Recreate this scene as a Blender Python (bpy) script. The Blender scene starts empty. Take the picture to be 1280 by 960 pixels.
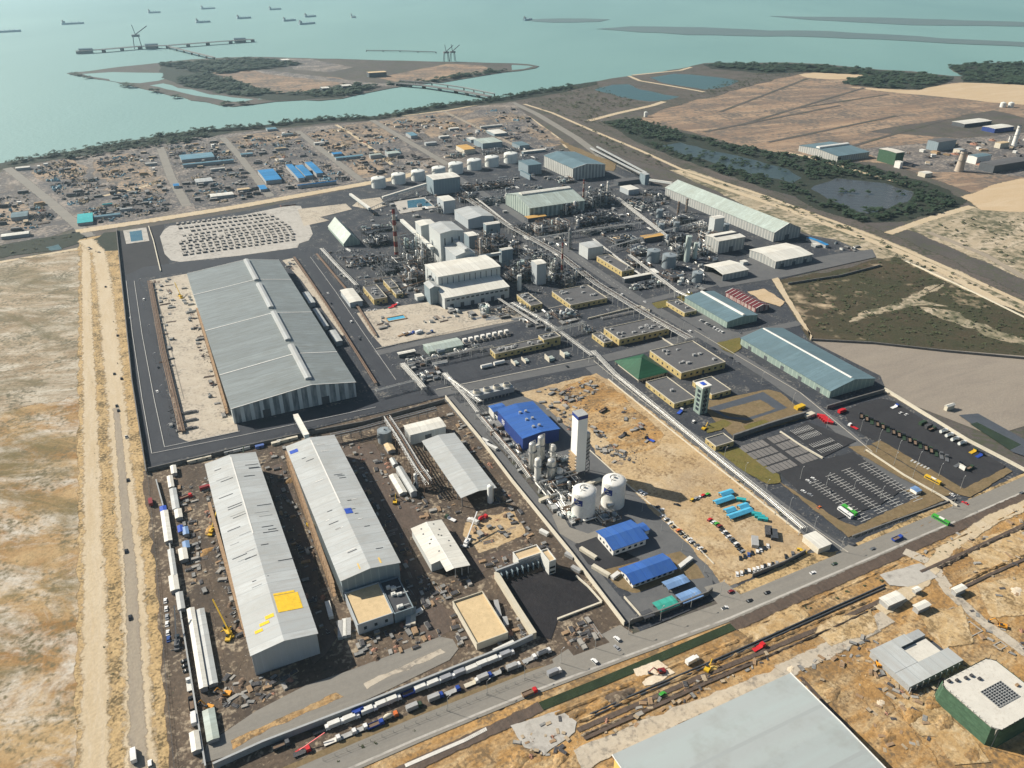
import bpy,math,random
from math import radians as RAD,sin,cos,pi,atan,hypot,atan2
from mathutils import Vector
S=bpy.context.scene
COL=S.collection
random.seed(7)
# camera, sky, sun, exposure
FPX,HORIZON,CAMH,YAW=975.0,-65.0,320.0,RAD(25.7)
PITCH=atan((480-HORIZON)/FPX)
cam_d=bpy.data.cameras.new('camera');cam=bpy.data.objects.new('camera',cam_d);COL.objects.link(cam)
cam_d.sensor_width=36.0;cam_d.lens=36.0*FPX/1280.0;cam_d.clip_start=1.0;cam_d.clip_end=60000.0
cam.location=(0,0,CAMH);cam.rotation_euler=(pi/2-PITCH,0,-YAW)
S.camera=cam
HAZE=0.48e-4
SUN_AZ,SUN_EL=RAD(-42.8),RAD(35.0)
W=bpy.data.worlds.new('World');S.world=W;W.use_nodes=True
wn=W.node_tree.nodes;wl=W.node_tree.links
sky=wn.new('ShaderNodeTexSky');sky.sky_type='NISHITA';sky.sun_disc=False
sky.sun_elevation=SUN_EL;sky.sun_rotation=SUN_AZ;sky.dust_density=1.6;sky.air_density=1.2;sky.ozone_density=2.0
bg=wn['Background'];bg.inputs['Strength'].default_value=0.05;wl.new(sky.outputs[0],bg.inputs['Color'])
sd=bpy.data.lights.new('sun','SUN');sun=bpy.data.objects.new('sun',sd);COL.objects.link(sun)
sd.energy=5.0;sd.angle=RAD(0.5);sd.color=(1.0,0.92,0.80)
sdir=Vector((sin(SUN_AZ)*cos(SUN_EL),cos(SUN_AZ)*cos(SUN_EL),sin(SUN_EL)))
sun.location=sdir*3000;sun.rotation_euler=sdir.to_track_quat('Z','Y').to_euler()
S.view_settings.view_transform='Standard';S.view_settings.look='None';S.view_settings.exposure=0.6
S.view_settings.gamma=1.0;S.view_settings.use_curve_mapping=False
S.render.engine='CYCLES'
try:
 S.cycles.use_denoising=True;S.cycles.denoiser='OPENIMAGEDENOISE'
 S.cycles.max_bounces=6;S.cycles.transparent_max_bounces=40;S.cycles.diffuse_bounces=3;S.cycles.volume_bounces=1
 S.cycles.use_adaptive_sampling=True
except Exception:pass
# projection of a sight line onto the ground plane
CP,SP,CY,SY=cos(PITCH),sin(PITCH),cos(YAW),sin(YAW)
def G(x,y,z=0.0):
 a,b=(x-640)/FPX,(480-y)/FPX
 f=CP+b*SP;dz=-SP+b*CP
 t=(z-CAMH)/dz
 return((f*SY+a*CY)*t,(f*CY-a*SY)*t)
def GP(pts,z=0.0):return[G(p[0],p[1],z)for p in pts]
def RC(p,q,z=0.0):
 a,b=G(*p,z),G(*q,z)
 return min(a[0],b[0]),min(a[1],b[1]),max(a[0],b[0]),max(a[1],b[1])
 # materials
MATS={}
def _mix(nt,fac,a,b):
 m=nt.nodes.new('ShaderNodeMix');m.data_type='RGBA'
 if hasattr(fac,'links')or hasattr(fac,'is_linked'):nt.links.new(fac,m.inputs[0])
 else:m.inputs[0].default_value=fac
 for s,v in((6,a),(7,b)):
  if hasattr(v,'is_linked'):nt.links.new(v,m.inputs[s])
  else:m.inputs[s].default_value=(*v,1)
 return m.outputs[2]
def _ramp(nt,src,lo,hi):
 r=nt.nodes.new('ShaderNodeMapRange');r.inputs[1].default_value=lo;r.inputs[2].default_value=hi;r.clamp=True
 nt.links.new(src,r.inputs[0]);return r.outputs[0]
def _pos(nt,scale=(1,1,1),rot=0.0,obj=False):
 if obj:src=nt.nodes.new('ShaderNodeTexCoord').outputs['Object']
 else:src=nt.nodes.new('ShaderNodeNewGeometry').outputs['Position']
 if rot:
  vr=nt.nodes.new('ShaderNodeVectorRotate');vr.rotation_type='Z_AXIS';vr.inputs['Angle'].default_value=rot
  nt.links.new(src,vr.inputs['Vector']);src=vr.outputs[0]
 mu=nt.nodes.new('ShaderNodeVectorMath');mu.operation='MULTIPLY';mu.inputs[1].default_value=scale
 nt.links.new(src,mu.inputs[0]);return mu.outputs[0]
def _noise(nt,vec,scale,detail=4,rough=0.55,dist=0.0):
 n=nt.nodes.new('ShaderNodeTexNoise');n.inputs['Scale'].default_value=scale;n.inputs['Detail'].default_value=detail
 n.inputs['Roughness'].default_value=rough;n.inputs['Distortion'].default_value=dist
 nt.links.new(vec,n.inputs['Vector']);return n.outputs[0]
def _new(name,rough=0.8,metal=0.0):
 m=bpy.data.materials.new(name);m.use_nodes=True;nt=m.node_tree
 b=nt.nodes['Principled BSDF'];b.inputs['Roughness'].default_value=rough;b.inputs['Metallic'].default_value=metal
 if rough>0.6:b.inputs['Specular IOR Level'].default_value=0.25
 MATS[name]=m;return m,nt,b
def _bump(nt,b,h,strength,dist):
 bu=nt.nodes.new('ShaderNodeBump');bu.inputs['Strength'].default_value=strength;bu.inputs['Distance'].default_value=dist
 nt.links.new(h,bu.inputs['Height']);nt.links.new(bu.outputs[0],b.inputs['Normal'])
def ground(name,cols,s=0.02,stretch=(1,1),rot=0.0,fine=0.6,speck=None,rough=0.9,bump=0.5,contrast=0.16,mid=0.5,dist=0.6):
 """earth-like surface: large patches of two or three colours, streaks, small grain, optional specks"""
 m,nt,b=_new(name,rough)
 v=_pos(nt,(stretch[0],stretch[1],1),rot)
 n1=_noise(nt,v,s,8,0.66,dist)
 c=_mix(nt,_ramp(nt,n1,mid-contrast*1.4,mid+contrast*1.4),cols[0],cols[1])
 if len(cols)>2:
  n2=_noise(nt,v,s*2.7,8,0.72,0.5)
  c=_mix(nt,_ramp(nt,n2,0.46,0.5+contrast*1.8),c,cols[2])
 if len(cols)>3:
  n4=_noise(nt,v,s*0.5,9,0.74,dist*1.5)
  c=_mix(nt,_ramp(nt,n4,0.48,0.54+contrast*1.5),c,cols[3])
 n3=_noise(nt,_pos(nt),0.55,5,0.7)
 hv=nt.nodes.new('ShaderNodeHueSaturation');nt.links.new(c,hv.inputs['Color'])
 mr=nt.nodes.new('ShaderNodeMapRange');mr.inputs[1].default_value=0.3;mr.inputs[2].default_value=0.7
 mr.inputs[3].default_value=1-0.5*fine;mr.inputs[4].default_value=1+0.5*fine
 nt.links.new(n3,mr.inputs[0]);nt.links.new(mr.outputs[0],hv.inputs['Value']);c=hv.outputs[0]
 if speck:
  col,sc,th=speck
  n5=_noise(nt,_pos(nt),sc,3,0.6)
  n6=_noise(nt,_pos(nt),sc*0.12,3,0.6)
  ad=nt.nodes.new('ShaderNodeMath');ad.operation='MULTIPLY_ADD';ad.inputs[1].default_value=0.8
  nt.links.new(n6,ad.inputs[0]);nt.links.new(n5,ad.inputs[2])
  c=_mix(nt,_ramp(nt,ad.outputs[0],th,th+0.22),c,col)
 nt.links.new(c,b.inputs['Base Color'])
 if bump:_bump(nt,b,n3,bump,0.6)
 at_=nt.nodes.new('ShaderNodeAttribute');at_.attribute_name='fade'
 n7=_noise(nt,_pos(nt),0.16,6,0.72)
 sm=nt.nodes.new('ShaderNodeMath');sm.operation='MULTIPLY_ADD';sm.inputs[1].default_value=1.6;sm.inputs[2].default_value=-0.8
 nt.links.new(n7,sm.inputs[0])
 s2=nt.nodes.new('ShaderNodeMath');s2.operation='ADD';nt.links.new(sm.outputs[0],s2.inputs[0]);nt.links.new(at_.outputs['Fac'],s2.inputs[1])
 s3=nt.nodes.new('ShaderNodeMath');s3.operation='MULTIPLY';nt.links.new(_ramp(nt,s2.outputs[0],0.38,0.62),s3.inputs[0]);nt.links.new(_ramp(nt,at_.outputs['Fac'],0.0,0.06),s3.inputs[1])
 tr=nt.nodes.new('ShaderNodeBsdfTransparent');mx=nt.nodes.new('ShaderNodeMixShader')
 nt.links.new(s3.outputs[0],mx.inputs[0]);nt.links.new(b.outputs[0],mx.inputs[1]);nt.links.new(tr.outputs[0],mx.inputs[2]);nt.links.new(mx.outputs[0],nt.nodes['Material Output'].inputs['Surface'])
 return m
def paint(name,col,rough=0.6,metal=0.0,var=0.14,s=0.25,dirt=None,streak=(1,1,1),obj=False):
 m,nt,b=_new(name,rough,metal)
 n1=_noise(nt,_pos(nt,streak,0,obj),s,5,0.6,0.2)
 lo=tuple(max(0,x*(1-var))for x in col);hi=tuple(min(1,x*(1+var))for x in col)
 c=_mix(nt,_ramp(nt,n1,0.3,0.7),lo,hi)
 if dirt:
  n2=_noise(nt,_pos(nt,streak,0,obj),s*3.3,5,0.7)
  c=_mix(nt,_ramp(nt,n2,0.52,0.75),c,dirt)
 nt.links.new(c,b.inputs['Base Color']);return m
def striped(name,ca,cb,period,duty,rough=0.6,var=0.1,base=None):
 """cladding with upright bands: the band runs along whichever way the wall faces"""
 m,nt,b=_new(name,rough)
 ge=nt.nodes.new('ShaderNodeNewGeometry')
 sp=nt.nodes.new('ShaderNodeSeparateXYZ');nt.links.new(ge.outputs['Position'],sp.inputs[0])
 sn=nt.nodes.new('ShaderNodeSeparateXYZ');nt.links.new(ge.outputs['True Normal'],sn.inputs[0])
 def mth(op,a,bb,c=None):
  n=nt.nodes.new('ShaderNodeMath');n.operation=op
  for i,v in enumerate((a,bb)if c is None else(a,bb,c)):
   if hasattr(v,'is_linked'):nt.links.new(v,n.inputs[i])
   else:n.inputs[i].default_value=v
  return n.outputs[0]
 ax,ay=mth('ABSOLUTE',sn.outputs[0],0),mth('ABSOLUTE',sn.outputs[1],0)
 t=mth('ADD',mth('MULTIPLY',sp.outputs[0],ay),mth('MULTIPLY',sp.outputs[1],ax))
 fr=mth('FRACT',mth('DIVIDE',t,period),0)
 msk=mth('LESS_THAN',fr,duty)
 n1=_noise(nt,_pos(nt,(1,1,0.2)),0.4,4)
 c=_mix(nt,msk,ca,cb)
 c=_mix(nt,_ramp(nt,n1,0.35,0.8),c,tuple(x*0.75 for x in ca))
 nt.links.new(c,b.inputs['Base Color']);return m
def sheeted(name,col,along='x',panel=6.0,rough=0.5,metal=0.0,var=0.10,dirt=None,seam=0.8,streak=0.5):
 """profiled metal roof: sheets of slightly different tone with thin seams, weather streaks down the slope"""
 m,nt,b=_new(name,rough,metal)
 if rough<=0.6:b.inputs['Specular IOR Level'].default_value=0.35
 k=0 if along=='x' else 1
 ge=nt.nodes.new('ShaderNodeNewGeometry')
 sp=nt.nodes.new('ShaderNodeSeparateXYZ');nt.links.new(ge.outputs['Position'],sp.inputs[0])
 dv=nt.nodes.new('ShaderNodeMath');dv.operation='DIVIDE';dv.inputs[1].default_value=panel
 nt.links.new(sp.outputs[1-k],dv.inputs[0])
 fl=nt.nodes.new('ShaderNodeMath');fl.operation='FLOOR';nt.links.new(dv.outputs[0],fl.inputs[0])
 wn_=nt.nodes.new('ShaderNodeTexWhiteNoise');wn_.noise_dimensions='1D';nt.links.new(fl.outputs[0],wn_.inputs['W'])
 fr=nt.nodes.new('ShaderNodeMath');fr.operation='FRACT';nt.links.new(dv.outputs[0],fr.inputs[0])
 ls=nt.nodes.new('ShaderNodeMath');ls.operation='LESS_THAN';ls.inputs[1].default_value=0.07;nt.links.new(fr.outputs[0],ls.inputs[0])
 var*=1.7
 lo=tuple(x*(1-var)for x in col);hi=tuple(min(1,x*(1+var))for x in col)
 c=_mix(nt,wn_.outputs[0],lo,hi)
 st=(0.05,1,1)if k==0 else(1,0.05,1)
 n1=_noise(nt,_pos(nt,st),streak,4,0.7)
 c=_mix(nt,_ramp(nt,n1,0.42,0.72),c,dirt or(col[0]*.68,col[1]*.64,col[2]*.6))
 n2=_noise(nt,_pos(nt),0.05,7,0.7)
 c=_mix(nt,_ramp(nt,n2,0.48,0.8),c,(col[0]*.78,col[1]*.74,col[2]*.69))
 c=_mix(nt,ls.outputs[0],c,tuple(x*seam for x in col))if seam!=1 else c
 nt.links.new(c,b.inputs['Base Color']);return m
 # mesh builder
class MB:
 def __init__(s):s.v=[];s.f=[];s.sm=[]
 def face(s,idx,smooth=False):s.f.append(idx);s.sm.append(smooth)
 def poly(s,pts,smooth=False):
  n=len(s.v);s.v+=[tuple(p)for p in pts];s.face(list(range(n,n+len(pts))),smooth)
 def box(s,x0,y0,z0,x1,y1,z1,rot=0.0):
  cx,cy=(x0+x1)/2,(y0+y1)/2;c,q=cos(rot),sin(rot)
  n=len(s.v)
  for z in(z0,z1):
   for x,y in((x0,y0),(x1,y0),(x1,y1),(x0,y1)):
    dx,dy=x-cx,y-cy
    s.v.append((cx+dx*c-dy*q,cy+dx*q+dy*c,z))
  for f in((3,2,1,0),(4,5,6,7),(0,1,5,4),(1,2,6,5),(2,3,7,6),(3,0,4,7)):
   s.face([n+i for i in f])
  return s
 def cbox(s,cx,cy,z0,w,d,h,rot=0.0):return s.box(cx-w/2,cy-d/2,z0,cx+w/2,cy+d/2,z0+h,rot)
 def prism(s,pts,z0,z1):
  a=sum(pts[i][0]*pts[(i+1)%len(pts)][1]-pts[(i+1)%len(pts)][0]*pts[i][1]for i in range(len(pts)))
  if a<0:pts=pts[::-1]
  n,k=len(s.v),len(pts)
  s.v+=[(p[0],p[1],z0)for p in pts]+[(p[0],p[1],z1)for p in pts]
  s.face([n+k-1-i for i in range(k)]);s.face([n+k+i for i in range(k)])
  for i in range(k):j=(i+1)%k;s.face([n+i,n+j,n+k+j,n+k+i])
  return s
 def cyl(s,cx,cy,z0,z1,r0,r1=None,n=16,cap=True,smooth=True):
  r1=r0 if r1 is None else r1;b=len(s.v)
  for z,r in((z0,r0),(z1,r1)):
   for i in range(n):a=2*pi*i/n;s.v.append((cx+r*cos(a),cy+r*sin(a),z))
  for i in range(n):j=(i+1)%n;s.face([b+i,b+j,b+n+j,b+n+i],smooth)
  if cap:s.caps(b,b+n,n)
  return s
 def caps(s,lo,hi,n):
  k=len(s.v);s.v+=s.v[lo:lo+n]+s.v[hi:hi+n]
  s.face([k+n-1-i for i in range(n)]);s.face([k+n+i for i in range(n)])
 def lathe(s,cx,cy,prof,n=18):
  b=len(s.v);m=len(prof)
  for r,z in prof:
   for i in range(n):a=2*pi*i/n;s.v.append((cx+r*cos(a),cy+r*sin(a),z))
  for k in range(m-1):
   for i in range(n):
    j=(i+1)%n;s.face([b+k*n+i,b+k*n+j,b+(k+1)*n+j,b+(k+1)*n+i],True)
  s.caps(b,b+(m-1)*n,n)
  return s
 def bar(s,p,q,r,n=5,cap=True):
  p,q=Vector(p),Vector(q);d=q-p
  if d.length<1e-6:return s
  d.normalize();u=d.cross(Vector((0,0,1))if abs(d.z)<0.9 else Vector((1,0,0))).normalized();w=d.cross(u)
  b=len(s.v)
  for c in(p,q):
   for i in range(n):
    a=2*pi*(i+0.5)/n;o=u*(r*cos(a))+w*(r*sin(a));s.v.append(tuple(c+o))
  for i in range(n):j=(i+1)%n;s.face([b+i,b+n+i,b+n+j,b+j],n>5)
  if cap:
   k=len(s.v);s.v+=s.v[b:b+2*n];s.face([k+i for i in range(n)]);s.face([k+2*n-1-i for i in range(n)])
  return s
 def path(s,pts,r,n=5):
  for a,b in zip(pts,pts[1:]):s.bar(a,b,r,n)
  return s
 def ribbon(s,pts,w,z0,z1):
  """a strip of width w along a plan polyline, from z0 to z1"""
  L,Rr=[],[]
  for i,p in enumerate(pts):
   a=pts[max(0,i-1)];c=pts[min(len(pts)-1,i+1)]
   dx,dy=c[0]-a[0],c[1]-a[1];l=hypot(dx,dy)or 1
   ww=w[i]if isinstance(w,(list,tuple))else w
   nx,ny=-dy/l*ww/2,dx/l*ww/2
   L.append((p[0]+nx,p[1]+ny));Rr.append((p[0]-nx,p[1]-ny))
  if z1-z0<1e-4:
   for i in range(len(pts)-1):
    s.poly([(*Rr[i],z1),(*Rr[i+1],z1),(*L[i+1],z1),(*L[i],z1)])
  else:
   for i in range(len(pts)-1):s.prism([Rr[i],Rr[i+1],L[i+1],L[i]],z0,z1)
  return s
 def build(s,name,mat,parent=None,loc=None):
  me=bpy.data.meshes.new(name)
  o0=Vector((0,0,0))
  if parent is not None:
   q=parent
   while q is not None:o0=o0+Vector(q.location);q=q.parent
  if loc is not None:o0=o0+Vector(loc)
  me.from_pydata([(x-o0.x,y-o0.y,z-o0.z)for x,y,z in s.v],[],s.f)
  me.polygons.foreach_set('use_smooth',s.sm)
  me.materials.append(MATS[mat]if isinstance(mat,str)else mat)
  me.update()
  ob=bpy.data.objects.new(name,me);COL.objects.link(ob)
  if parent is not None:ob.parent=parent
  if loc is not None:ob.location=loc
  return ob
def tag(o,label,cat,group=None,kind=None):
 if label:o['label']=label
 if cat:o['category']=cat
 if group:o['group']=group
 if kind:o['kind']=kind
 return o
def thing(name,label,cat,loc,group=None):
 o=bpy.data.objects.new(name,None);COL.objects.link(o);o.location=loc;o.empty_display_size=1
 return tag(o,label,cat,group)
def dup(o,loc=None,rz=None,label=None,group=None,parent=None):
 c=o.copy();COL.objects.link(c)
 if parent is not None:c.parent=parent
 if loc is not None:c.location=loc
 if rz is not None:c.rotation_euler=(0,0,rz)
 if label:c['label']=label
 if group:c['group']=group
 for ch in list(o.children):dup(ch,parent=c)
 return c
ZL=[0.0]
def patch(name,pts,mat,px=True,z=None):
 """a flush sheet of ground; each later sheet lies a little above the earlier ones"""
 ZL[0]+=0.005;zz=ZL[0]if z is None else z
 p=GP(pts)if px else pts
 a=sum(p[i][0]*p[(i+1)%len(p)][1]-p[(i+1)%len(p)][0]*p[i][1]for i in range(len(p)))
 if a<0:p=p[::-1]
 mb=MB();mb.poly([(x,y,zz)for x,y in p]);o=mb.build(name,mat);o['kind']='structure';return o
def rough_edge(pts,amp,step,seed=1):
 """subdivide a plan polygon and wobble it so that a natural edge has no straight runs"""
 rd=random.Random(seed);out=[]
 for i,p in enumerate(pts):
  q=pts[(i+1)%len(pts)];l=hypot(q[0]-p[0],q[1]-p[1]);n=max(1,min(60,int(l/step)))
  for k in range(n):
   t=k/n;a=amp if k else amp*0.5
   out.append((p[0]+(q[0]-p[0])*t+rd.uniform(-a,a),p[1]+(q[1]-p[1])*t+rd.uniform(-a,a)))
 return out
def set_fade(o,vals):
 at_=o.data.attributes.new('fade','FLOAT','POINT');at_.data.foreach_set('value',vals)
def npatch(name,pts,mat,amp=3,step=10,seed=1,feather=True):
 p=rough_edge(GP(pts),amp,step,seed);n=len(p)
 if not feather or 'water' in mat or 'pond' in mat:return patch(name,p,mat,px=False)
 if sum(p[i][0]*p[(i+1)%n][1]-p[(i+1)%n][0]*p[i][1]for i in range(n))<0:p=p[::-1]
 w=max(1.2,min(amp,8)*1.5);ZL[0]+=0.005;mb=MB();out=[];inn=[]
 for i in range(n):
  a,c=p[i-3],p[(i+3)%n];l=hypot(c[0]-a[0],c[1]-a[1])or 1;nx,ny=(c[1]-a[1])/l,-(c[0]-a[0])/l
  out.append((p[i][0]+nx*w,p[i][1]+ny*w,ZL[0]-.003));inn.append((p[i][0],p[i][1],ZL[0]))
 mb.v=out+inn;mb.face([n+i for i in range(n)])
 for i in range(n):j=(i+1)%n;mb.face([i,j,n+j,n+i])
 o=mb.build(name,mat);o['kind']='structure';set_fade(o,[1.0]*n+[0.0]*n);return o
def road(name,pts,w,mat,px=True,z=None):
 if name in('haul_road','dirt_road','site_track','paved_strip','coast_road','ditch','trench','lot_road'):
  P=GP(pts);Q=[];Wd=[]
  for k,(a,b)in enumerate(zip(P,P[1:])):
   l=hypot(b[0]-a[0],b[1]-a[1]);m=max(1,min(40,int(l/6)))
   for i in range(m):
    f=i/m;Q.append((a[0]+(b[0]-a[0])*f,a[1]+(b[1]-a[1])*f));Wd.append(w[k]+(w[k+1]-w[k])*f if isinstance(w,list)else w)
  Q.append(P[-1]);Wd.append(w[-1]if isinstance(w,list)else w);ZL[0]+=0.005;mb=MB();n=len(Q)
  for i,(x,y)in enumerate(Q):
   a=Q[max(0,i-1)];c=Q[min(n-1,i+1)];l=hypot(c[0]-a[0],c[1]-a[1])or 1;nx,ny=-(c[1]-a[1])/l,(c[0]-a[0])/l
   fw=(-.85,-.2,.2,.85)if name in('haul_road','paved_strip')else(-.66,-.32,.32,.66)
   for s in fw:mb.v.append((x+nx*Wd[i]*s,y+ny*Wd[i]*s,ZL[0]))
  for i in range(n-1):
   for k in range(3):mb.face([i*4+k,(i+1)*4+k,(i+1)*4+k+1,i*4+k+1][::-1])
  o=mb.build(name,mat);o['kind']='structure';set_fade(o,[1.0,0.0,0.0,1.0]*n);return o
 ZL[0]+=0.005;zz=ZL[0]if z is None else z
 mb=MB();mb.ribbon(GP(pts)if px else pts,w,zz,zz);o=mb.build(name,mat);o['kind']='structure';return o
def rough_open(pts,amp,step,seed=1):
 k=len(pts);q=rough_edge(pts,amp,step,seed);n=max(1,min(60,int(hypot(pts[0][0]-pts[-1][0],pts[0][1]-pts[-1][1])/step)))
 return q[:len(q)-n+1]
 # materials of the ground
ground('terrain_scrub',[(.075,.07,.069),(.11,.096,.086),(.055,.055,.051),(.135,.112,.095)],.012,(1,.5),0.2,.5,((.07,.075,.05),.22,.86))
ground('sand_lot',[(.39,.275,.14),(.25,.14,.05),(.49,.45,.38),(.15,.118,.05)],.011,(.75,1.3),0.5,.4,((.13,.11,.06),.3,.92),contrast=.07,dist=2)
ground('sand_lot_grey',[(.37,.30,.21),(.21,.155,.09),(.47,.43,.35),(.14,.12,.065)],.012,(.7,1.5),0.3,.4,((.12,.11,.07),.3,.9),contrast=.07,dist=2)
ground('pale_track',[(.50,.42,.295),(.44,.345,.215),(.54,.47,.36)],.04,(2.2,.35),0,.2,contrast=.2)
ground('grey_track',[(.27,.235,.185),(.33,.28,.21),(.22,.19,.16)],.04,(2.2,.3),0,.2,contrast=.2)
ground('tan_verge',[(.42,.29,.13),(.48,.36,.2),(.3,.2,.095)],.05,(1.6,.5),0,.55,((.12,.09,.045),.6,.86),dist=1)
ground('plain_red',[(.33,.225,.145),(.19,.135,.1),(.42,.31,.21),(.14,.105,.085)],.007,(.3,2.4),.06,.5,((.12,.105,.09),.1,.83),contrast=.1)
ground('plain_pale',[(.50,.385,.25),(.44,.33,.2),(.54,.44,.31)],.01,(.4,2),.05,.25)
ground('dirt_lot',[(.46,.345,.2),(.37,.25,.12),(.52,.43,.29),(.3,.225,.145)],.016,(1,1),.4,.4,((.22,.15,.08),.5,.93),contrast=.13,dist=1.2)
ground('construction_tan',[(.43,.255,.095),(.27,.155,.058),(.52,.42,.26),(.165,.1,.042)],.022,(.6,1.5),-.1,.7,((.16,.11,.06),.5,.88),contrast=.13,dist=1.2)
ground('construction_brown',[(.07,.055,.043),(.10,.076,.055),(.052,.043,.038),(.15,.11,.076)],.03,(1.5,.7),0,.6,((.34,.28,.2),.4,.95),contrast=.14)
ground('wet_mud',[(.085,.063,.05),(.12,.09,.07),(.06,.05,.042)],.05,(2,.5),0,.4,rough=.7)
ground('plant_yard',[(.036,.042,.053),(.05,.056,.066),(.027,.032,.042),(.075,.078,.08)],.03,(1,1),0,.35,((.2,.19,.17),.5,.98))
ground('asphalt',[(.04,.045,.055),(.05,.055,.064),(.033,.037,.046)],.03,(1,.4),0,.18,bump=.2)
ground('asphalt_black',[(.03,.031,.035),(.04,.041,.045),(.024,.025,.03)],.03,(1,1),0,.2,bump=.2)
ground('coal',[(.014,.014,.017),(.022,.021,.024),(.03,.028,.03)],.05,(1,1),0,.4,rough=.75)
ground('road_grey',[(.205,.195,.172),(.24,.225,.195),(.175,.168,.152)],.02,(.15,3),0,.14,bump=.15)
ground('plant_road',[(.105,.109,.113),(.128,.13,.13),(.088,.092,.097)],.03,(1,1),0,.14,bump=.15)
ground('concrete',[(.42,.40,.36),(.36,.345,.31),(.47,.45,.41)],.04,(1,1),0,.16,((.25,.235,.21),.2,.94),bump=.15)
ground('concrete_warm',[(.45,.40,.32),(.38,.33,.26),(.5,.46,.38)],.04,(1,1),0,.2,((.22,.2,.17),.4,.92),bump=.15)
ground('laydown_grey',[(.23,.20,.165),(.28,.245,.2),(.2,.175,.15)],.012,(.4,1.8),0,.2)
ground('scrub_field',[(.045,.05,.024),(.06,.047,.03),(.032,.04,.02),(.085,.062,.04)],.018,(1,.8),.3,.6,((.42,.33,.22),.05,1.0),contrast=.13)
ground('pale_scrub',[(.46,.38,.27),(.28,.235,.16),(.54,.46,.35),(.16,.15,.09)],.014,(.35,1.8),-.25,.4,((.1,.1,.06),.12,.84),contrast=.12)
ground('grey_scrub',[(.095,.082,.076),(.125,.104,.09),(.068,.065,.058),(.055,.06,.045)],.02,(2.6,.3),0,.5,((.05,.055,.036),.2,.86))
ground('mangrove_floor',[(.02,.03,.021),(.028,.036,.025),(.04,.04,.03)],.03,(1,1),0,.6)
ground('lawn',[(.125,.115,.03),(.155,.12,.04),(.095,.1,.025)],.06,(1,1),0,.4)
ground('brown_verge',[(.16,.115,.06),(.2,.15,.085),(.13,.105,.05)],.06,(1,1),0,.4)
ground('pond_lining',[(.06,.07,.085),(.075,.085,.1),(.05,.06,.07)],.05,(1,1),0,.1,bump=0,rough=.6)
ground('dark_sea_band',[(.10,.15,.155),(.12,.17,.17)],.003,(.2,2),0,.3)
ground('north_lot',[(.36,.265,.175),(.25,.185,.13),(.13,.115,.105),(.42,.325,.23)],.011,(1,1),.3,.5,((.09,.088,.085),.16,.8),contrast=.12)
ground('north_lot_grey',[(.078,.082,.09),(.125,.115,.107),(.055,.06,.068),(.19,.155,.12)],.014,(1,1),.5,.5,((.3,.26,.22),.2,.86),contrast=.12)
ground('north_lot_dark',[(.065,.068,.075),(.095,.09,.088),(.05,.055,.064),(.15,.13,.11)],.02,(1,1),.5,.5,((.25,.22,.19),.25,.88))
ground('pale_clay',[(.5,.37,.2),(.40,.26,.115),(.54,.44,.29),(.3,.19,.08)],.04,(1,1),0,.5,((.2,.14,.07),.5,.9),contrast=.09,dist=1.4)
ground('white_clay',[(.66,.58,.46),(.58,.48,.34)],.06,(1,1),0,.3)
paint('marking',(.42,.42,.4),.8);paint('kerb',(.5,.47,.4),.85,dirt=(.3,.27,.2));paint('kerb_dark',(.2,.19,.17),.85)
def water_mat(name,c1,c2,s,rough=.3):
 m,nt,b=_new(name,rough);b.inputs['Specular IOR Level'].default_value=.9
 n=_noise(nt,_pos(nt,(1,.35,1),.5),s,4,.6,.4)
 c=_mix(nt,_ramp(nt,n,.35,.68),c1,c2);nt.links.new(c,b.inputs['Base Color'])
 w=_noise(nt,_pos(nt,(1,1,1),.4),.09,6,.62);_bump(nt,b,w,.55,1.6);return m
water_mat('sea_water',(.16,.305,.285),(.12,.25,.24),.0009,.7)
water_mat('pond_murky',(.03,.052,.05),(.04,.06,.058),.01,.3)
water_mat('pond_water',(.03,.085,.09),(.04,.1,.1),.004,.3)
water_mat('pond_mud',(.045,.048,.048),(.06,.06,.057),.006,.1)
water_mat('basin_water',(.02,.10,.15),(.025,.12,.17),.02,.15)
water_mat('drain_water',(.025,.035,.012),(.035,.05,.018),.05,.12)
# sea, land, island
mb=MB();mb.poly([(-14000,-6000,-1.2),(14000,-6000,-1.2),(14000,14000,-1.2),(-14000,14000,-1.2)]);o=mb.build('sea','sea_water');o['kind']='structure'
SHORE=[(-700,330),(-260,258),(-120,228),(0,206),(40,198),(75,192),(120,184),(160,177),(200,170),(240,164),(290,160),(320,158),(360,153),(400,149),(440,147),(470,146),(500,141),(540,133),(580,128),(612,125),(634,121),(660,116),(690,111),(715,107),(745,102),(765,98),(785,95),(815,91),(850,86),(866,82),(880,79),(900,78),(930,79),(960,78),(985,78),(1030,80),(1070,84),(1100,87),(1140,89),(1165,92),(1190,95),(1205,95),(1192,89),(1186,83),(1200,81),(1225,79),(1250,78),(1290,80),(1500,84),(2600,70)]
land=rough_open(GP(SHORE),5,40,3)+GP([(2600,70),(3600,500),(2200,1500),(-500,1500),(-1600,700)])
mb=MB();mb.prism(land,-4,0.0);o=mb.build('terrain','terrain_scrub');o['kind']='structure'
ISL=[(83,91.5),(110,89),(150,83.5),(180,80.5),(210,77),(240,74),(290,71.5),(330,71),(380,72.5),(420,73.5),(480,75.5),(560,77),(600,78),(640,79),(660,80),(673,82.5),(668,85),(650,88.5),(630,90.5),(600,95),(578,99),(555,103),(535,104),(510,107),(490,110),(470,114),(445,119),(430,123),(400,125.5),(380,125),(345,127),(320,130),(291,133),(275,131),(240,125),(200,116),(165,107),(130,100),(105,96)]
mb=MB();mb.prism(rough_edge(GP(ISL),6,45,5),-4,0.0);o=mb.build('island','terrain_scrub');o['kind']='structure'
def water_patch(name,pts,mat,amp=4,step=18,seed=1):return npatch(name,pts,mat,amp,step,seed)
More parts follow.
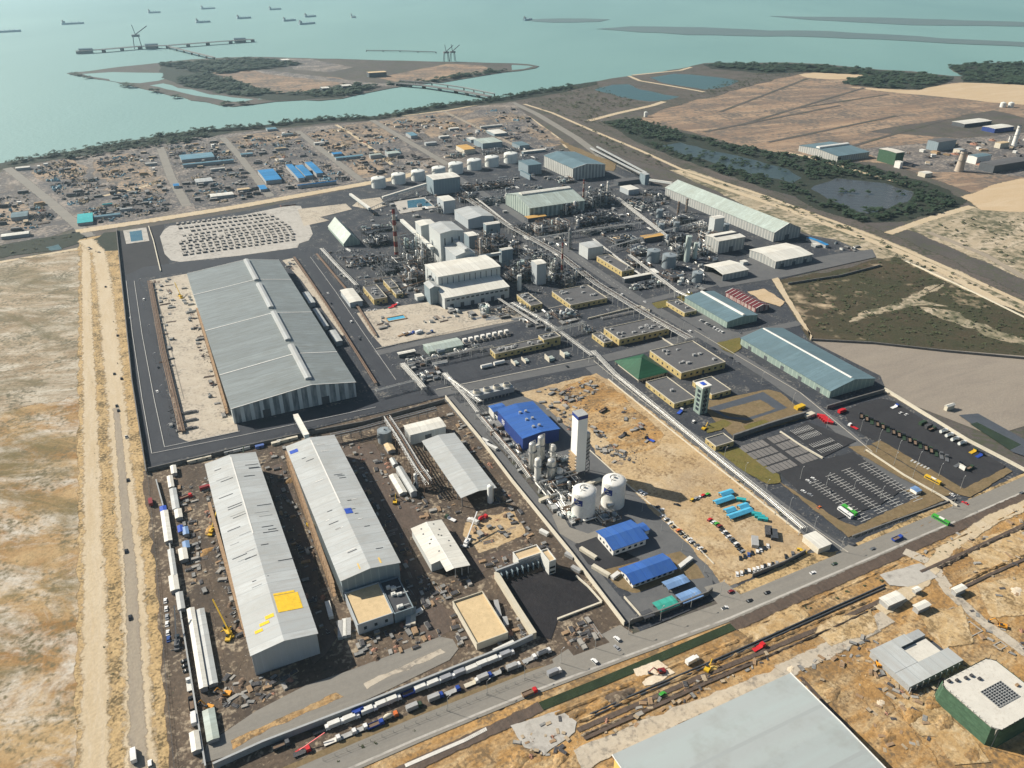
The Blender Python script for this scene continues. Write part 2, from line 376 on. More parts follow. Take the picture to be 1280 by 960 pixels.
water_patch('lagoon',[(104,92.5),(140,90),(180,91),(206,91),(209,97),(198,101),(176,104),(150,103),(125,97)],'sea_water',7,40,1)
water_patch('lagoon',[(186,107),(205,104),(222,110),(240,112),(262,118),(290,122),(317,124),(306,126.5),(288,127),(262,122),(230,116)],'sea_water',6,40,2)
water_patch('lagoon',[(322,124),(340,119),(358,121),(345,123.5)],'sea_water',4,30,3)
water_patch('lagoon',[(640,81),(660,82),(667,83),(655,86),(640,87.5)],'sea_water',2,30,4)
npatch('island_ground',[(250,91),(300,86),(335,92),(420,97),(440,103),(418,107),(395,112),(365,116),(340,118),(318,108),(290,100)],'plain_red',8,40,5)
npatch('island_ground',[(470,97),(500,92),(560,80),(600,82),(612,87),(575,95),(540,100),(500,103)],'plain_red',6,40,6)
npatch('island_ground',[(360,73),(390,74),(440,84),(410,90),(370,87)],'north_lot_grey',6,40,7)
npatch('island_road',[(318,88),(336,88),(470,104),(505,105),(500,108),(460,107),(330,92)],'north_lot_grey',2,40,8)
for k,pts in enumerate(([(655,25),(700,23),(760,24),(750,27),(690,28)],[(748,36),(790,33),(880,34),(960,38),(1035,39),(1110,43),(1180,48),(1290,53),(1290,58),(1180,54),(1100,49),(1020,46),(950,45),(860,43),(800,40)],[(960,20),(1100,22),(1290,28),(1290,33),(1140,31),(1020,25)])):
 npatch('dark_sea_band',pts,'dark_sea_band',18,90,20+k)  # flat bands, darker than the sea around them
 # right-hand and far land
npatch('sandy_plain',[(800,150),(860,128),(900,120),(960,101),(1008,91),(1020,92),(1105,95),(1060,104),(1100,111),(1150,112),(1185,104),(1240,103),(1290,108),(1500,115),(1700,200),(1500,260),(1290,236),(1215,240),(1180,226),(1120,205),(1060,200),(960,190),(900,173),(840,160)],'plain_red',9,40,31)
npatch('pale_sand',[(1150,113),(1190,105),(1240,103),(1290,108),(1500,115),(1500,140),(1290,131),(1235,127),(1150,118),(1060,109),(1090,111)],'plain_pale',8,40,32)
npatch('pale_sand',[(1000,93),(1018,91),(1104,95),(1096,98),(1040,99),(1010,97)],'plain_pale',5,30,33)
npatch('works_yard',[(1080,187),(1150,180),(1230,170),(1290,160),(1500,165),(1500,240),(1290,222),(1230,215),(1170,215),(1110,203)],'north_lot_grey',6,30,34)
npatch('works_yard',[(1090,165),(1180,150),(1240,138),(1290,150),(1290,165),(1200,172)],'terrain_scrub',6,30,35)
npatch('scrub_ground',[(640,126),(700,113),(745,104),(800,110),(850,92),(880,84),(960,82),(1000,91),(900,117),(820,137),(760,140),(740,150)],'grey_scrub',8,40,36)
water_patch('pond',[(742,112),(765,106),(785,105),(800,112),(830,118),(850,121),(835,125),(812,127),(775,121)],'pond_water',5,30,37)
water_patch('pond',[(812,97),(842,92),(862,93),(900,97),(925,101),(912,107),(895,111),(880,112),(850,107),(830,104)],'pond_water',3,30,38)
npatch('mangrove_ground',[(750,152),(795,149),(850,166),(900,178),(960,190),(1010,196),(1060,202),(1110,216),(1170,232),(1204,250),(1192,262),(1110,276),(1075,278),(1030,262),(1000,245),(950,232),(890,212),(840,195),(790,175)],'mangrove_floor',7,25,39)
water_patch('pond',[(828,182),(850,178),(880,186),(930,197),(985,212),(1002,222),(990,229),(940,217),(890,203),(845,190)],'pond_murky',4,20,40)
water_patch('pond',[(1013,236),(1045,223),(1075,226),(1105,229),(1142,240),(1138,252),(1110,260),(1088,268),(1060,261),(1048,254)],'pond_mud',4,20,41)
npatch('scrub_ground',[(645,128),(690,122),(750,152),(800,180),(850,200),(950,235),(1020,262),(1090,284),(1150,310),(1290,375),(1290,392),(1100,312),(1000,270),(900,232),(850,216),(790,198),(720,168)],'grey_scrub',4,25,42)
npatch('pale_scrub_lot',[(1135,286),(1170,272),(1220,259),(1290,262),(1500,280),(1500,460),(1290,352),(1240,328),(1190,308)],'pale_scrub',5,20,43)
npatch('pale_sand',[(1205,246),(1240,232),(1290,222),(1500,240),(1500,285),(1290,264),(1230,262)],'plain_pale',5,30,44)
npatch('sandy_corridor',[(838,213),(862,212),(920,232),(1000,262),(1080,290),(1135,312),(1200,340),(1290,383),(1500,480),(1500,560),(1290,420),(1220,378),(1160,346),(1110,324),(1070,318),(1000,288),(960,272),(900,240)],'pale_scrub',3,20,45)
road('dirt_road',[(846,213),(900,233),(985,262),(1060,290),(1118,312),(1180,340),(1290,400),(1450,490)],13,'pale_track')
road('dirt_road',[(655,130),(690,141),(740,163),(800,188),(850,211),(950,243),(1040,276),(1110,303),(1200,342),(1290,384),(1450,460)],8,'pale_track')
road('dirt_road',[(1110,292),(1160,274),(1215,258)],12,'pale_track')
road('dirt_road',[(1160,290),(1230,318),(1290,352),(1450,440)],10,'grey_track')
road('dirt_road',[(736,151),(770,142),(815,132),(830,127)],15,'pale_track')
road('dirt_road',[(786,95),(800,101),(830,106),(870,113),(880,115)],12,'pale_track')
road('dirt_road',[(790,94),(850,88),(864,84)],12,'pale_track')
road('dirt_road',[(980,190),(1010,196),(1040,205),(1080,216),(1130,230)],10,'pale_track')
road('coastal_road',[(640,128),(670,142),(720,172),(752,196),(800,226),(830,245)],16,'road_grey')
road('dirt_road',[(630,130),(660,146),(700,175),(710,185)],9,'pale_track')
npatch('scrub_field',[(975,352),(1050,338),(1117,321),(1180,352),(1290,398),(1500,500),(1500,480),(1290,446),(1180,436),(1090,428),(1014,424),(1000,395)],'scrub_field',3,15,46)
npatch('sand_gap',[(1100,386),(1130,378),(1155,362),(1180,354),(1168,363),(1146,374),(1160,378),(1180,382),(1150,380),(1115,388),(1080,396),(1060,402),(1075,393)],'pale_scrub',3,8,47)
npatch('sand_gap',[(1150,384),(1190,390),(1215,402),(1260,418),(1290,428),(1290,434),(1245,422),(1200,404),(1170,393)],'pale_scrub',4,8,48)
patch('laydown_yard',[(1014,425),(1090,429),(1180,437),(1290,446),(1600,470),(1600,640),(1290,530),(1240,545),(1150,510),(1105,492),(1060,460)],'laydown_grey')
# north lots between the coast and the plant
patch('north_lots',[(-400,330),(0,216),(80,198),(240,172),(320,164),(470,151),(580,135),(640,128),(700,178),(690,190),(640,200),(460,232),(300,258),(110,290),(95,285),(0,318),(-400,400)],'north_lot_grey')
for k,(m,pts)in enumerate((('north_lot',[(52,206),(75,198),(110,210),(100,222),(60,226),(44,217)]),('north_lot',[(120,200),(160,192),(178,205),(190,218),(165,232),(122,222)]),('north_lot',[(135,235),(200,222),(205,240),(150,262),(120,258)]),('north_lot_dark',[(205,186),(280,178),(300,203),(225,214)]),('north_lot_dark',[(226,217),(302,206),(328,246),(245,260)]),('north_lot',[(285,172),(345,164),(372,172),(310,186)]),('north_lot_dark',[(295,188),(370,176),(398,196),(320,210)]),('north_lot_grey',[(330,205),(400,198),(440,224),(345,240)]),('north_lot',[(385,168),(420,160),(448,178),(412,190)]),('north_lot',[(428,158),(466,152),(500,170),(450,184)]),('north_lot',[(415,190),(460,184),(478,200),(438,206)]),('north_lot',[(438,208),(475,204),(484,218),(450,222)]),('north_lot',[(475,152),(560,140),(600,135),(575,146),(530,158),(520,168),(500,165)]),('north_lot_dark',[(500,170),(545,165),(575,190),(530,200)]),('north_lot',[(525,160),(600,148),(640,142),(650,150),(590,158),(540,172)]),('north_lot',[(655,158),(676,158),(705,180),(685,183)]),('north_lot_dark',[(-100,262),(30,236),(72,268),(40,290),(0,300),(-100,330)]),('north_lot',[(0,258),(30,255),(60,276),(40,286),(0,285)]),('north_lot_dark',[(560,172),(640,160),(680,185),(600,205)]),('north_lot_dark',[(95,245),(120,238),(210,245),(215,262),(130,276)]))):
 npatch('storage_yard',pts,m,5,18,60+k)
RG='road_grey'
road('lot_road',[(4,207),(20,218),(60,250),(98,283),(112,296)],15,RG)
road('lot_road',[(200,184),(214,222),(234,258)],14,RG)
road('lot_road',[(278,172),(300,196),(338,246)],13,RG)
road('lot_road',[(372,164),(405,190),(452,226)],13,RG)
road('lot_road',[(465,150),(500,171),(560,206)],14,RG)
road('lot_road',[(556,140),(640,180),(700,208)],9,'grey_track')
road('lot_road',[(420,156),(440,168),(470,190),(490,206)],7,'pale_track')
road('coast_road',[(0,207),(80,195),(240,168),(320,161),(400,153),(470,149),(560,138),(610,129)],8,'pale_track')
road('lot_road',[(95,290),(200,274),(300,258),(400,240),(455,230),(500,222),(530,214)],19,'pale_track')
road('lot_road',[(130,245),(170,236),(200,228)],8,'pale_track')
npatch('vegetated_strip',[(-200,335),(0,308),(40,300),(98,291),(104,302),(70,312),(0,322),(-200,372)],'mangrove_floor',3,10,90)
water_patch('pond',[(58,309),(72,306),(77,312),(64,314)],'pond_water',2,6,91)
road('lot_road',[(-100,345),(0,328),(60,318),(104,310)],8,'pale_track')
# left sand lot with its haul roads
npatch('sand_lot',[(-500,480),(-200,372),(0,330),(60,320),(104,312),(100,500),(105,700),(100,1000),(95,1250),(-300,1400)],'sand_lot',2,8,92)
npatch('sand_lot',[(-500,480),(-200,372),(0,330),(60,320),(104,313),(102,360),(103,420),(100,490),(40,505),(-100,530),(-400,600)],'sand_lot_grey',5,8,93)
npatch('track_verge',[(100,300),(145,291),(166,480),(181,600),(196,730),(218,960),(240,1250),(80,1250),(95,960),(100,700),(100,480)],'tan_verge',1.5,8,94)
npatch('grass_patch',[(118,300),(132,291),(146,290),(149,312),(132,314)],'mangrove_floor',2,6,95)
road('haul_road',[(107,300),(108,330),(109,400),(112,480),(115,600),(118,720),(120,840),(118,960),(112,1250)],[8,9,8.5,9,10,11,11.5,12,13],'pale_track')
road('haul_road',[(107,300),(124,316),(131,360),(138,430),(144,480),(150,560),(158,640),(166,720),(170,820),(176,960),(184,1250)],[16,14,14,13.5,13,12.5,12,11.5,11.5,11.5,12],'pale_track')
road('paved_strip',[(145,510),(151,570),(157,640),(164,720),(168,820),(174,960),(180,1250)],[4,4.4,5,6,6,7,8],'grey_track')
# the plant's own ground
patch('plant_yard',[(147,290),(300,265),(460,232),(560,215),(640,195),(690,186),(745,196),(830,235),(870,245),(1000,292),(1045,300),(1095,322),(985,347),(965,352),(1010,425),(1100,470),(1110,495),(1280,590),(1250,612),(905,745),(800,790),(640,560),(560,495),(185,588),(166,480)],'plant_yard')
npatch('mangrove_ground',[(0,205)]+[(x,y-.2)for x,y in SHORE if 0<x<330]+[(330,160),(290,164),(262,172),(240,171),(160,186),(85,197),(40,204),(0,212)],'mangrove_floor',3,20,97)
npatch('mangrove_ground',[(x,y-.2)for x,y in SHORE if 318<=x<=745]+[(745,106),(700,116),(640,126),(600,131),(540,139),(470,150),(400,154),(318,163)],'mangrove_floor',3,20,98)
npatch('mangrove_ground',[(880,80),(1000,80),(1100,88),(1190,96),(1184,103),(1150,112),(1100,110),(1056,105),(1062,98),(1100,94),(1010,90),(960,92),(890,86)],'mangrove_floor',5,30,99)
npatch('mangrove_ground',[(1187,84),(1200,81),(1250,79),(1300,81),(1300,107),(1205,103),(1205,95)],'mangrove_floor',5,30,100)
npatch('mangrove_ground',[(200,80),(260,76),(330,73),(380,80),(330,86),(260,91),(290,100),(318,110),(345,117),(400,113),(440,106),(470,108),(425,122),(345,125),(280,116),(235,108),(208,99)],'mangrove_floor',7,30,101)
ground('bay_grey',[(.15,.145,.14),(.19,.18,.17),(.13,.125,.12)],.05,(1,1),0,.2)
road('dirt_road',[(900,140),(955,119.0),(1010,98)],9,'terrain_scrub')
road('dirt_road',[(930,155),(1005,132.5),(1080,110)],9,'terrain_scrub')
road('dirt_road',[(880,165),(965,148.5),(1050,132)],9,'terrain_scrub')
road('dirt_road',[(960,178),(1040,161.5),(1120,145)],9,'terrain_scrub')
road('dirt_road',[(1040,190),(1110,170.0),(1180,150)],9,'terrain_scrub')
road('dirt_road',[(1000,135),(1055,126.5),(1110,118)],9,'terrain_scrub')
# yards, roads and markings inside the works
def rect_px(p,q):a=RC(p,q);return[(a[0],a[1]),(a[2],a[1]),(a[2],a[3]),(a[0],a[3])]
npatch('construction_ground',[(180,590),(300,562),(560,497),(600,545),(660,625),(720,705),(790,790),(640,865),(400,962),(330,1020),(232,1100),(214,960),(197,720)],'construction_brown',1.2,8,101)
npatch('building_site_ground',[(300,1060),(420,975),(560,915),(690,862),(910,778),(1040,722),(1250,636),(1500,520),(1900,900),(1500,1500),(100,1500)],'construction_tan',1.5,8,102)
npatch('mud_track',[(338,585),(352,580),(372,640),(396,720),(418,800),(392,830),(372,770),(352,690)],'wet_mud',1.5,6,103)
npatch('mud_track',[(425,555),(445,552),(480,620),(520,700),(545,755),(580,780),(540,800),(505,770),(470,690),(440,610)],'wet_mud',1.5,6,104)
npatch('mud_track',[(447,560),(468,556),(500,620),(530,650),(560,660),(590,700),(640,690),(655,700),(600,715),(560,690),(516,668),(486,640)],'wet_mud',1.5,6,105)
npatch('earth_patch',[(240,600),(258,590),(275,650),(290,720),(310,800),(296,850),(275,800),(262,720)],'construction_brown',1,5,106)
npatch('sand_heap_ground',[(585,655),(640,640),(655,668),(600,690),(580,670)],'dirt_lot',1.5,5,107)
patch('asphalt_yard',[(147,290),(205,281),(212,335),(158,346)],'asphalt_black')
patch('ring_road',[(152,349),(172,343),(188,380),(200,450),(216,530),(222,548),(300,530),(470,500),(556,480),(750,444),(752,458),(557,496),(470,515),(300,556),(220,575),(190,580),(182,570),(170,480)],'asphalt')
patch('ring_road',[(152,347),(180,334),(215,330),(300,322),(372,310),(380,318),(300,331),(235,340),(186,347)],'asphalt')
road('ring_road',[(380,316),(410,356),(450,415),(497,485)],17,'asphalt')
road('plant_road',[(545,492),(640,472),(742,452),(800,438),(868,419)],13,'plant_road')
road('plant_road',[(470,442),(560,421),(640,401),(720,384),(768,372)],10,'plant_road')
road('main_plant_road',[(560,215),(600,240),(650,272),(722,324),(790,370),(860,410),(905,436),(960,470),(1000,498),(1040,528),(1090,572),(1150,618),(1192,648)],13,'plant_road')
road('plant_road',[(806,378),(860,364),(905,352),(985,338),(1040,327),(1088,315)],10,'plant_road')
road('plant_road',[(890,429),(926,420),(972,410),(1000,404)],10,'plant_road')
road('plant_road',[(560,497),(600,543),(640,591),(700,668),(760,742),(790,778)],9,'plant_road')
road('plant_road',[(742,458),(800,506),(880,562),(960,628),(1010,666),(1060,700)],17,'plant_road')
road('plant_road',[(755,585),(787,615),(840,663),(890,712),(915,738)],11,'plant_road')
road('plant_road',[(742,205),(790,228),(840,262),(900,300),(960,330)],8,'plant_road')
road('plant_road',[(690,255),(730,240),(800,225)],8,'plant_road')
patch('slab_yard',[(205,288),(212,283),(300,270),(362,257),(376,258),(388,284),(391,293),(386,301),(374,305),(372,310),(300,320),(225,328),(214,326),(206,318),(200,296)],'concrete')
patch('pale_yard',[(372,262),(432,255),(440,262),(400,272),(412,276),(380,283)],'concrete_warm')
patch('pale_yard',[(450,250),(475,247),(483,257),(466,263),(440,258)],'concrete_warm')
patch('smelter_yard',[(446,392),(500,383),(536,378),(560,388),(640,386),(660,393),(640,402),(478,434),(462,416)],'concrete_warm')
patch('warehouse_yard',[(187,351),(232,343),(243,343),(296,530),(298,540),(236,553),(224,548),(212,480),(196,400)],'concrete_warm')
patch('side_yard',[(350,324),(364,322),(392,360),(430,415),(475,478),(462,486),(440,450),(400,400)],'plant_yard')
patch('pale_strip',[(353,326),(366,323),(402,373),(432,418),(428,421),(396,378),(376,350)],'concrete_warm')
patch('dark_yard',[(508,450),(600,428),(612,445),(640,462),(560,482),(545,474),(520,470)],'asphalt')
patch('grey_yard',[(690,378),(770,372),(800,398),(740,412),(700,405)],'plant_yard');patch('car_park',[(850,398),(880,388),(905,412),(930,418),(898,428),(878,414)],'plant_road')
patch('store_yard',[(880,340),(940,322),(975,330),(1045,318),(1090,312),(1095,322),(985,346),(900,360)],'plant_road')
npatch('dirt_lot',[(652,492),(690,482),(745,468),(765,480),(800,506),(850,543),(900,585),(960,633),(1000,668),(1012,686),(975,704),(905,736),(893,716),(850,670),(800,622),(760,585),(730,545),(690,520)],'dirt_lot',1,6,108)
npatch('rubble_ground',[(695,490),(740,472),(770,490),(800,520),(828,545),(818,560),(780,570),(760,550),(725,525)],'construction_tan',2,6,109)
patch('gas_plant_yard',[(572,506),(640,490),(680,507),(735,560),(775,600),(830,655),(870,700),(885,722),(800,755),(765,720),(735,680),(690,625),(640,575)],'plant_road')
patch('apron',[(690,645),(700,640),(712,660),(735,668),(755,660),(790,664),(766,680),(720,680),(700,668)],'road_grey')
patch('dark_compound',[(718,682),(745,672),(800,700),(790,712),(752,712),(735,706)],'asphalt_black')
patch('verge',[(752,714),(808,700),(850,690),(872,708),(888,735),(862,745),(790,742),(772,735)],'brown_verge')
patch('compound_yard',[(780,748),(830,730),(890,722),(892,742),(803,774)],'plant_road')
npatch('coal_yard',[(627,730),(682,714),(700,712),(722,720),(752,754),(722,766),(696,776),(688,800),(664,792)],'coal',.8,5,110)
patch('entrance_apron',[(695,838),(690,825),(710,812),(726,832)],'road_grey');patch('entrance_apron',[(752,794),(775,782),(798,798),(772,814)],'road_grey')
patch('loop_road',[(252,956),(258,932),(320,890),(382,858),(440,838),(550,797),(566,800),(573,812),(562,826),(480,866),(400,902),(330,932)],'road_grey')
npatch('median',[(455,856),(550,813),(556,816),(470,854),(458,861)],'concrete_warm',.6,4,111)
npatch('median',[(290,928),(420,868),(428,872),(350,905),(292,936)],'construction_tan',.8,4,112)
HWY=[(180,1075),(300,1010),(400,966),(520,914),(660,857),(780,812),(912,764),(1042,709),(1150,663),(1245,623),(1400,556),(1700,430)]
npatch('verge',[(160,1060),(300,985),(420,932),(660,838),(690,832),(665,850),(400,958),(180,1090)],'brown_verge',.6,5,113)
npatch('verge',[(905,742),(950,722),(1010,694),(1060,690),(1035,704),(960,735),(910,752)],'tan_verge',.6,5,114)
npatch('verge',[(1070,680),(1185,630),(1200,638),(1180,645),(1080,692)],'tan_verge',.6,5,115);npatch('verge',[(1210,625),(1290,588),(1500,500),(1500,515),(1290,602),(1225,632)],'tan_verge',.6,5,116)
road('highway',HWY,13.5,'road_grey')
road('highway_shoulder',[(x,y+7.5+(y-600)*.012)for x,y in HWY],1.2,'concrete')
patch('entrance_apron',[(880,735),(905,728),(930,748),(935,756),(905,766)],'road_grey');patch('entrance_apron',[(1045,692),(1060,682),(1085,690),(1060,706),(1040,710)],'road_grey');patch('entrance_apron',[(1180,640),(1205,628),(1240,622),(1225,636),(1195,654)],'road_grey')
road('canal',[(676,884),(760,850),(850,812),(916,784)],5.0,'drain_water')
road('ditch',[(916,784),(1000,746),(1080,712),(1160,676),(1235,643),(1290,618),(1500,530)],7,'wet_mud')
road('ditch',[(480,975),(560,938),(640,902),(676,884)],6,'wet_mud')
road('trench',[(722,914),(800,880),(880,845),(960,813),(1040,780),(1102,751)],2.6,'wet_mud')
road('site_track',[(1130,690),(1165,705),(1185,740),(1230,780),(1300,830)],7,'concrete_warm');road('site_track',[(975,842),(1010,826),(1070,795),(1110,772)],9,'concrete_warm')
road('site_track',[(1100,765),(1150,730),(1180,690),(1240,650),(1300,625)],8,'pale_track')
npatch('pale_slab',[(640,908),(700,890),(720,904),(716,916),(680,944),(656,934)],'concrete',.5,5,117);npatch('white_earth',[(792,838),(822,828),(842,842),(806,858)],'white_clay',1,4,118)
npatch('pale_slab',[(1100,720),(1150,706),(1170,722),(1135,734),(1112,732)],'concrete',.5,5,119)
npatch('ochre_earth',[(1000,842),(1050,830),(1110,880),(1150,930),(1200,990),(1120,1000),(1040,870)],'construction_tan',2,6,120)
npatch('pale_earth',[(720,940),(800,905),(970,838),(985,846),(780,935),(730,965)],'concrete_warm',1,6,121)
for k,pts in enumerate(([(1005,862),(1040,850),(1060,872),(1030,884)],[(1120,880),(1165,868),(1185,905),(1150,920)],[(1190,900),(1215,925),(1235,955),(1195,960),(1170,930)],[(1205,685),(1270,660),(1290,690),(1225,710)],[(1225,735),(1290,715),(1290,765),(1240,770)],[(1020,790),(1085,765),(1090,785),(1040,805)],[(930,790),(1000,760),(1010,770),(940,800)],[(1150,770),(1200,760),(1210,800),(1180,812)])):npatch('pale_earth',pts,'pale_clay',2.5,8,170+k)
patch('truck_yard',[(1055,515),(1075,505),(1102,499),(1118,503),(1180,542),(1240,574),(1256,583),(1250,592),(1212,611),(1200,612),(1140,578),(1100,556),(1062,535)],'asphalt_black')
npatch('verge',[(1090,556),(1100,552),(1205,613),(1258,586),(1264,590),(1212,622),(1196,618)],'brown_verge',.4,5,122)
patch('car_park',[(922,561),(977,542),(1026,577),(972,594)],'asphalt_black');patch('car_park',[(975,594),(1066,566),(1130,612),(1100,632),(1040,652)],'asphalt_black');patch('car_park',[(985,542),(1008,528),(1070,552),(1030,572)],'asphalt_black')
patch('car_park',[(972,592),(1024,577),(1050,570),(1000,602)],'asphalt_black')
npatch('lawn',[(898,566),(922,560),(972,594),(975,604),(960,606),(930,590)],'lawn',.5,4,123)
npatch('verge',[(975,604),(1040,655),(1060,672),(1130,645),(1180,626),(1150,610),(1130,614),(1150,622),(1070,660),(1048,652)],'brown_verge',.5,4,124)
npatch('verge',[(1060,560),(1090,558),(1190,618),(1175,622),(1130,600)],'brown_verge',.4,4,125)
npatch('lawn',[(896,430),(924,423),(926,436),(916,443),(904,438)],'lawn',.4,3,126);npatch('lawn',[(815,380),(834,376),(838,384),(822,386)],'lawn',.4,3,127);npatch('lawn',[(846,372),(864,366),(866,372),(856,378)],'lawn',.4,3,128)
npatch('verge',[(870,500),(890,502),(960,488),(975,492),(990,505),(1010,522),(920,548),(895,528)],'brown_verge',.6,4,129)
npatch('lawn',[(885,532),(905,526),(914,530),(900,538),(884,542)],'lawn',.4,3,130);npatch('lawn',[(930,534),(955,526),(965,532),(938,542)],'lawn',.4,3,131);npatch('lawn',[(700,176),(745,196),(770,204),(766,214),(740,212)],'brown_verge',2,10,132)
patch('settling_basin',[(885,511),(954,491),(984,511),(935,527),(908,524)],'pond_lining');npatch('basin_floor',[(899,515),(950,501),(968,512),(934,523),(912,522)],'brown_verge',.3,3,133)
patch('retention_basin',[(1198,520),(1222,518),(1290,556),(1290,575),(1265,566)],'pond_lining');patch('basin_water',[(1212,531),(1221,529),(1276,557),(1262,564)],'drain_water')
patch('basin',[(154,289),(183,285),(187,302),(158,306)],'concrete');patch('basin_water',[(162,290.5),(177,288.5),(179,301),(164,303)],'basin_water')
patch('settling_pond',[(492,253),(530,247),(545,260),(500,268)],'concrete');patch('pond_water',[(509,251.5),(530,249),(541,258),(510,261)],'basin_water')
npatch('pipe_corridor',[(1015,421),(1000,404),(965,350),(972,348),(985,372),(1013,418),(1012,426)],'pale_track',.4,5,134)
npatch('earth_yard',[(935,366),(955,362),(980,378),(975,384),(955,378)],'plain_pale',1,5,135)
def marks(name,segs,w=.25,mat='marking',px=False):
 ZL[0]+=0.005;mb=MB()
 for p,q in segs:
  if px:p,q=G(*p),G(*q)
  mb.ribbon([p,q],w,ZL[0],ZL[0])
 o=mb.build(name,mat);o['kind']='structure';return o
def lots(r,rows,n,along='x',depth=5,dbl=True):
 x0,y0,x1,y1=r;S_=[]
 for i in range(rows):
  yb=y0+(y1-y0)*i/max(1,rows-1)if along=='x' else x0+(x1-x0)*i/max(1,rows-1)
  if along=='x':S_.append(((x0,yb),(x1,yb)))
  else:S_.append(((yb,y0),(yb,y1)))
  for k in range(n+1):
   if along=='x':x=x0+(x1-x0)*k/n;S_.append(((x,yb-depth*(1 if dbl else 0)),(x,yb+depth)))
   else:y=y0+(y1-y0)*k/n;S_.append(((yb-depth*(1 if dbl else 0),y),(yb+depth,y)))
 return S_
for p,q in(((1080,580),(1145,627)),((1055,589),(1125,632)),((1035,596),(1105,640)),((1014,605),(1085,650))):
 a,b=G(*p),G(*q);marks('parking_lines',lots(((a[0]+b[0])/2,min(a[1],b[1]),(a[0]+b[0])/2,max(a[1],b[1])),1,17,'y',4.4),.38)
ZL[0]+=.005
g=MB();u0,v0,u1,v1=*G(972,593),*G(977,542)
U0,V0=G(922.5,560.6);U1,V1=G(1023.7,575);Va,Vb=G(971,592.5)[1],G(977.5,542)[1]
for i in range(4):
 va=Va+(Vb-Va)*(i+.06)/4;vb=Va+(Vb-Va)*(i+.9)/4
 for k in range(11):
  ua=U0+(U1-U0)*(k+.05)/11;ub=U0+(U1-U0)*(k+.93)/11
  if k==6:continue
  g.poly([(ua,va,ZL[0]),(ub,va,ZL[0]),(ub,vb,ZL[0]),(ua,vb,ZL[0])])
o=g.build('parking_bays','bay_grey');o['kind']='structure'
marks('parking_lines',lots((*[c+2 for c in G(992,545)],*[c for c in G(1022,541)]),2,10,'x',4),.4)
marks('parking_lines',lots((*[c for c in G(1016,560)],*[c for c in G(1048,556)]),2,10,'x',4),.4)
marks('lane_lines',[((158,352),(166,420)),((166,420),(178,500)),((178,500),(190,568)),((190,568),(300,546)),((300,546),(470,510)),((168,352),(178,420)),((178,420),(193,500)),((193,500),(206,560)),((206,560),(300,540)),((388,322),(420,366)),((420,366),(455,418)),((455,418),(495,476))],.45,px=True)
marks('lane_lines',[((420,957-0),(660,857))]if False else[((722+68*i/14,324+46*i/14),(722+68*(i+.5)/14,324+46*(i+.5)/14))for i in range(14)],.3,px=True)
marks('kerb',[((742,452),(800,500)),((800,500),(960,622)),((960,622),(1060,692)),((868,414),(1000,492)),((1000,492),(1090,566)),((545,488),(742,448)),((470,437),(640,397)),((640,397),(768,368))],.6,'kerb',px=True)
marks('slab_joint',[((190,352),(204,400)),((204,400),(230,500))],.3,'kerb_dark',px=True)
marks('lane_lines',[((1138+i*4,578+i*2),(1141+i*4,576+i*2))for i in range(6)],1.2,px=True)
# materials of built things
sheeted('roof_teal_grey',(.225,.255,.255),'x',10,.45,0,.05)
sheeted('roof_pale_x',(.43,.455,.45),'x',8,.5,0,.06,(.38,.38,.36))
sheeted('roof_pale_y',(.43,.455,.45),'y',8,.5,0,.06,(.38,.38,.36))
sheeted('roof_white_x',(.68,.67,.60),'x',6,.5,0,.05,(.55,.53,.47))
sheeted('roof_white_y',(.68,.67,.60),'y',6,.5,0,.05,(.55,.53,.47))
sheeted('roof_green_white_x',(.40,.47,.43),'x',8,.5,0,.06)
sheeted('roof_green_white_y',(.40,.47,.43),'y',8,.5,0,.06)
sheeted('roof_steel_x',(.13,.20,.23),'x',7,.5,0,.06,(.1,.16,.18))
sheeted('roof_steel_y',(.13,.20,.23),'y',7,.5,0,.06,(.1,.16,.18))
sheeted('roof_blue_x',(.035,.11,.36),'x',5,.45,0,.08,(.05,.13,.34))
sheeted('roof_blue_y',(.035,.11,.36),'y',5,.45,0,.08,(.05,.13,.34))
sheeted('roof_light_blue',(.17,.29,.50),'y',4,.45,0,.1)
sheeted('roof_jade',(.05,.34,.27),'y',4,.45,0,.1)
sheeted('roof_bright_blue',(.03,.22,.48),'x',5,.5,0,.12)
sheeted('roof_dull_blue',(.13,.26,.33),'x',5,.5,0,.12)
sheeted('roof_maroon',(.12,.02,.026),'x',4,.6,0,.1)
sheeted('roof_green',(.018,.09,.045),'x',3,.6,0,.1)
sheeted('roof_foreground',(.335,.365,.36),'x',26,.5,0,.03,(.36,.42,.41),.93,.05)
sheeted('roof_cream',(.60,.47,.29),'x',5,.8,0,.08,(.46,.34,.2),.8)
sheeted('roof_ochre',(.55,.34,.11),'x',5,.8,0,.1)
striped('wall_band_grey',(.55,.60,.59),(.10,.13,.145),7.4,.62)
striped('wall_band_white',(.52,.53,.49),(.17,.18,.18),6.0,.55)
striped('wall_band_pale',(.5,.5,.46),(.24,.26,.26),5.2,.7)
striped('wall_band_green',(.42,.50,.44),(.14,.18,.17),7.0,.6)
striped('wall_panel_grey',(.46,.50,.51),(.39,.43,.45),3.0,.93)
striped('wall_panel_pale',(.62,.65,.63),(.48,.51,.5),4.0,.93)
striped('wall_steel_blue',(.27,.34,.37),(.2,.26,.29),4.5,.85)
striped('wall_teal',(.34,.43,.37),(.22,.29,.26),5.0,.8)
striped('wall_maroon',(.2,.035,.04),(.5,.42,.38),5.6,.82)
striped('wall_yellow',(.58,.46,.19),(.44,.34,.15),5.0,.8)
striped('wall_blue',(.02,.055,.25),(.016,.045,.2),4.0,.9)
paint('white_paint',(.72,.71,.66),.5,0,.06,.3,(.55,.52,.45));paint('tank_white',(.66,.68,.64),.5,0,.04,.1,(.52,.53,.49),(1,1,.3))
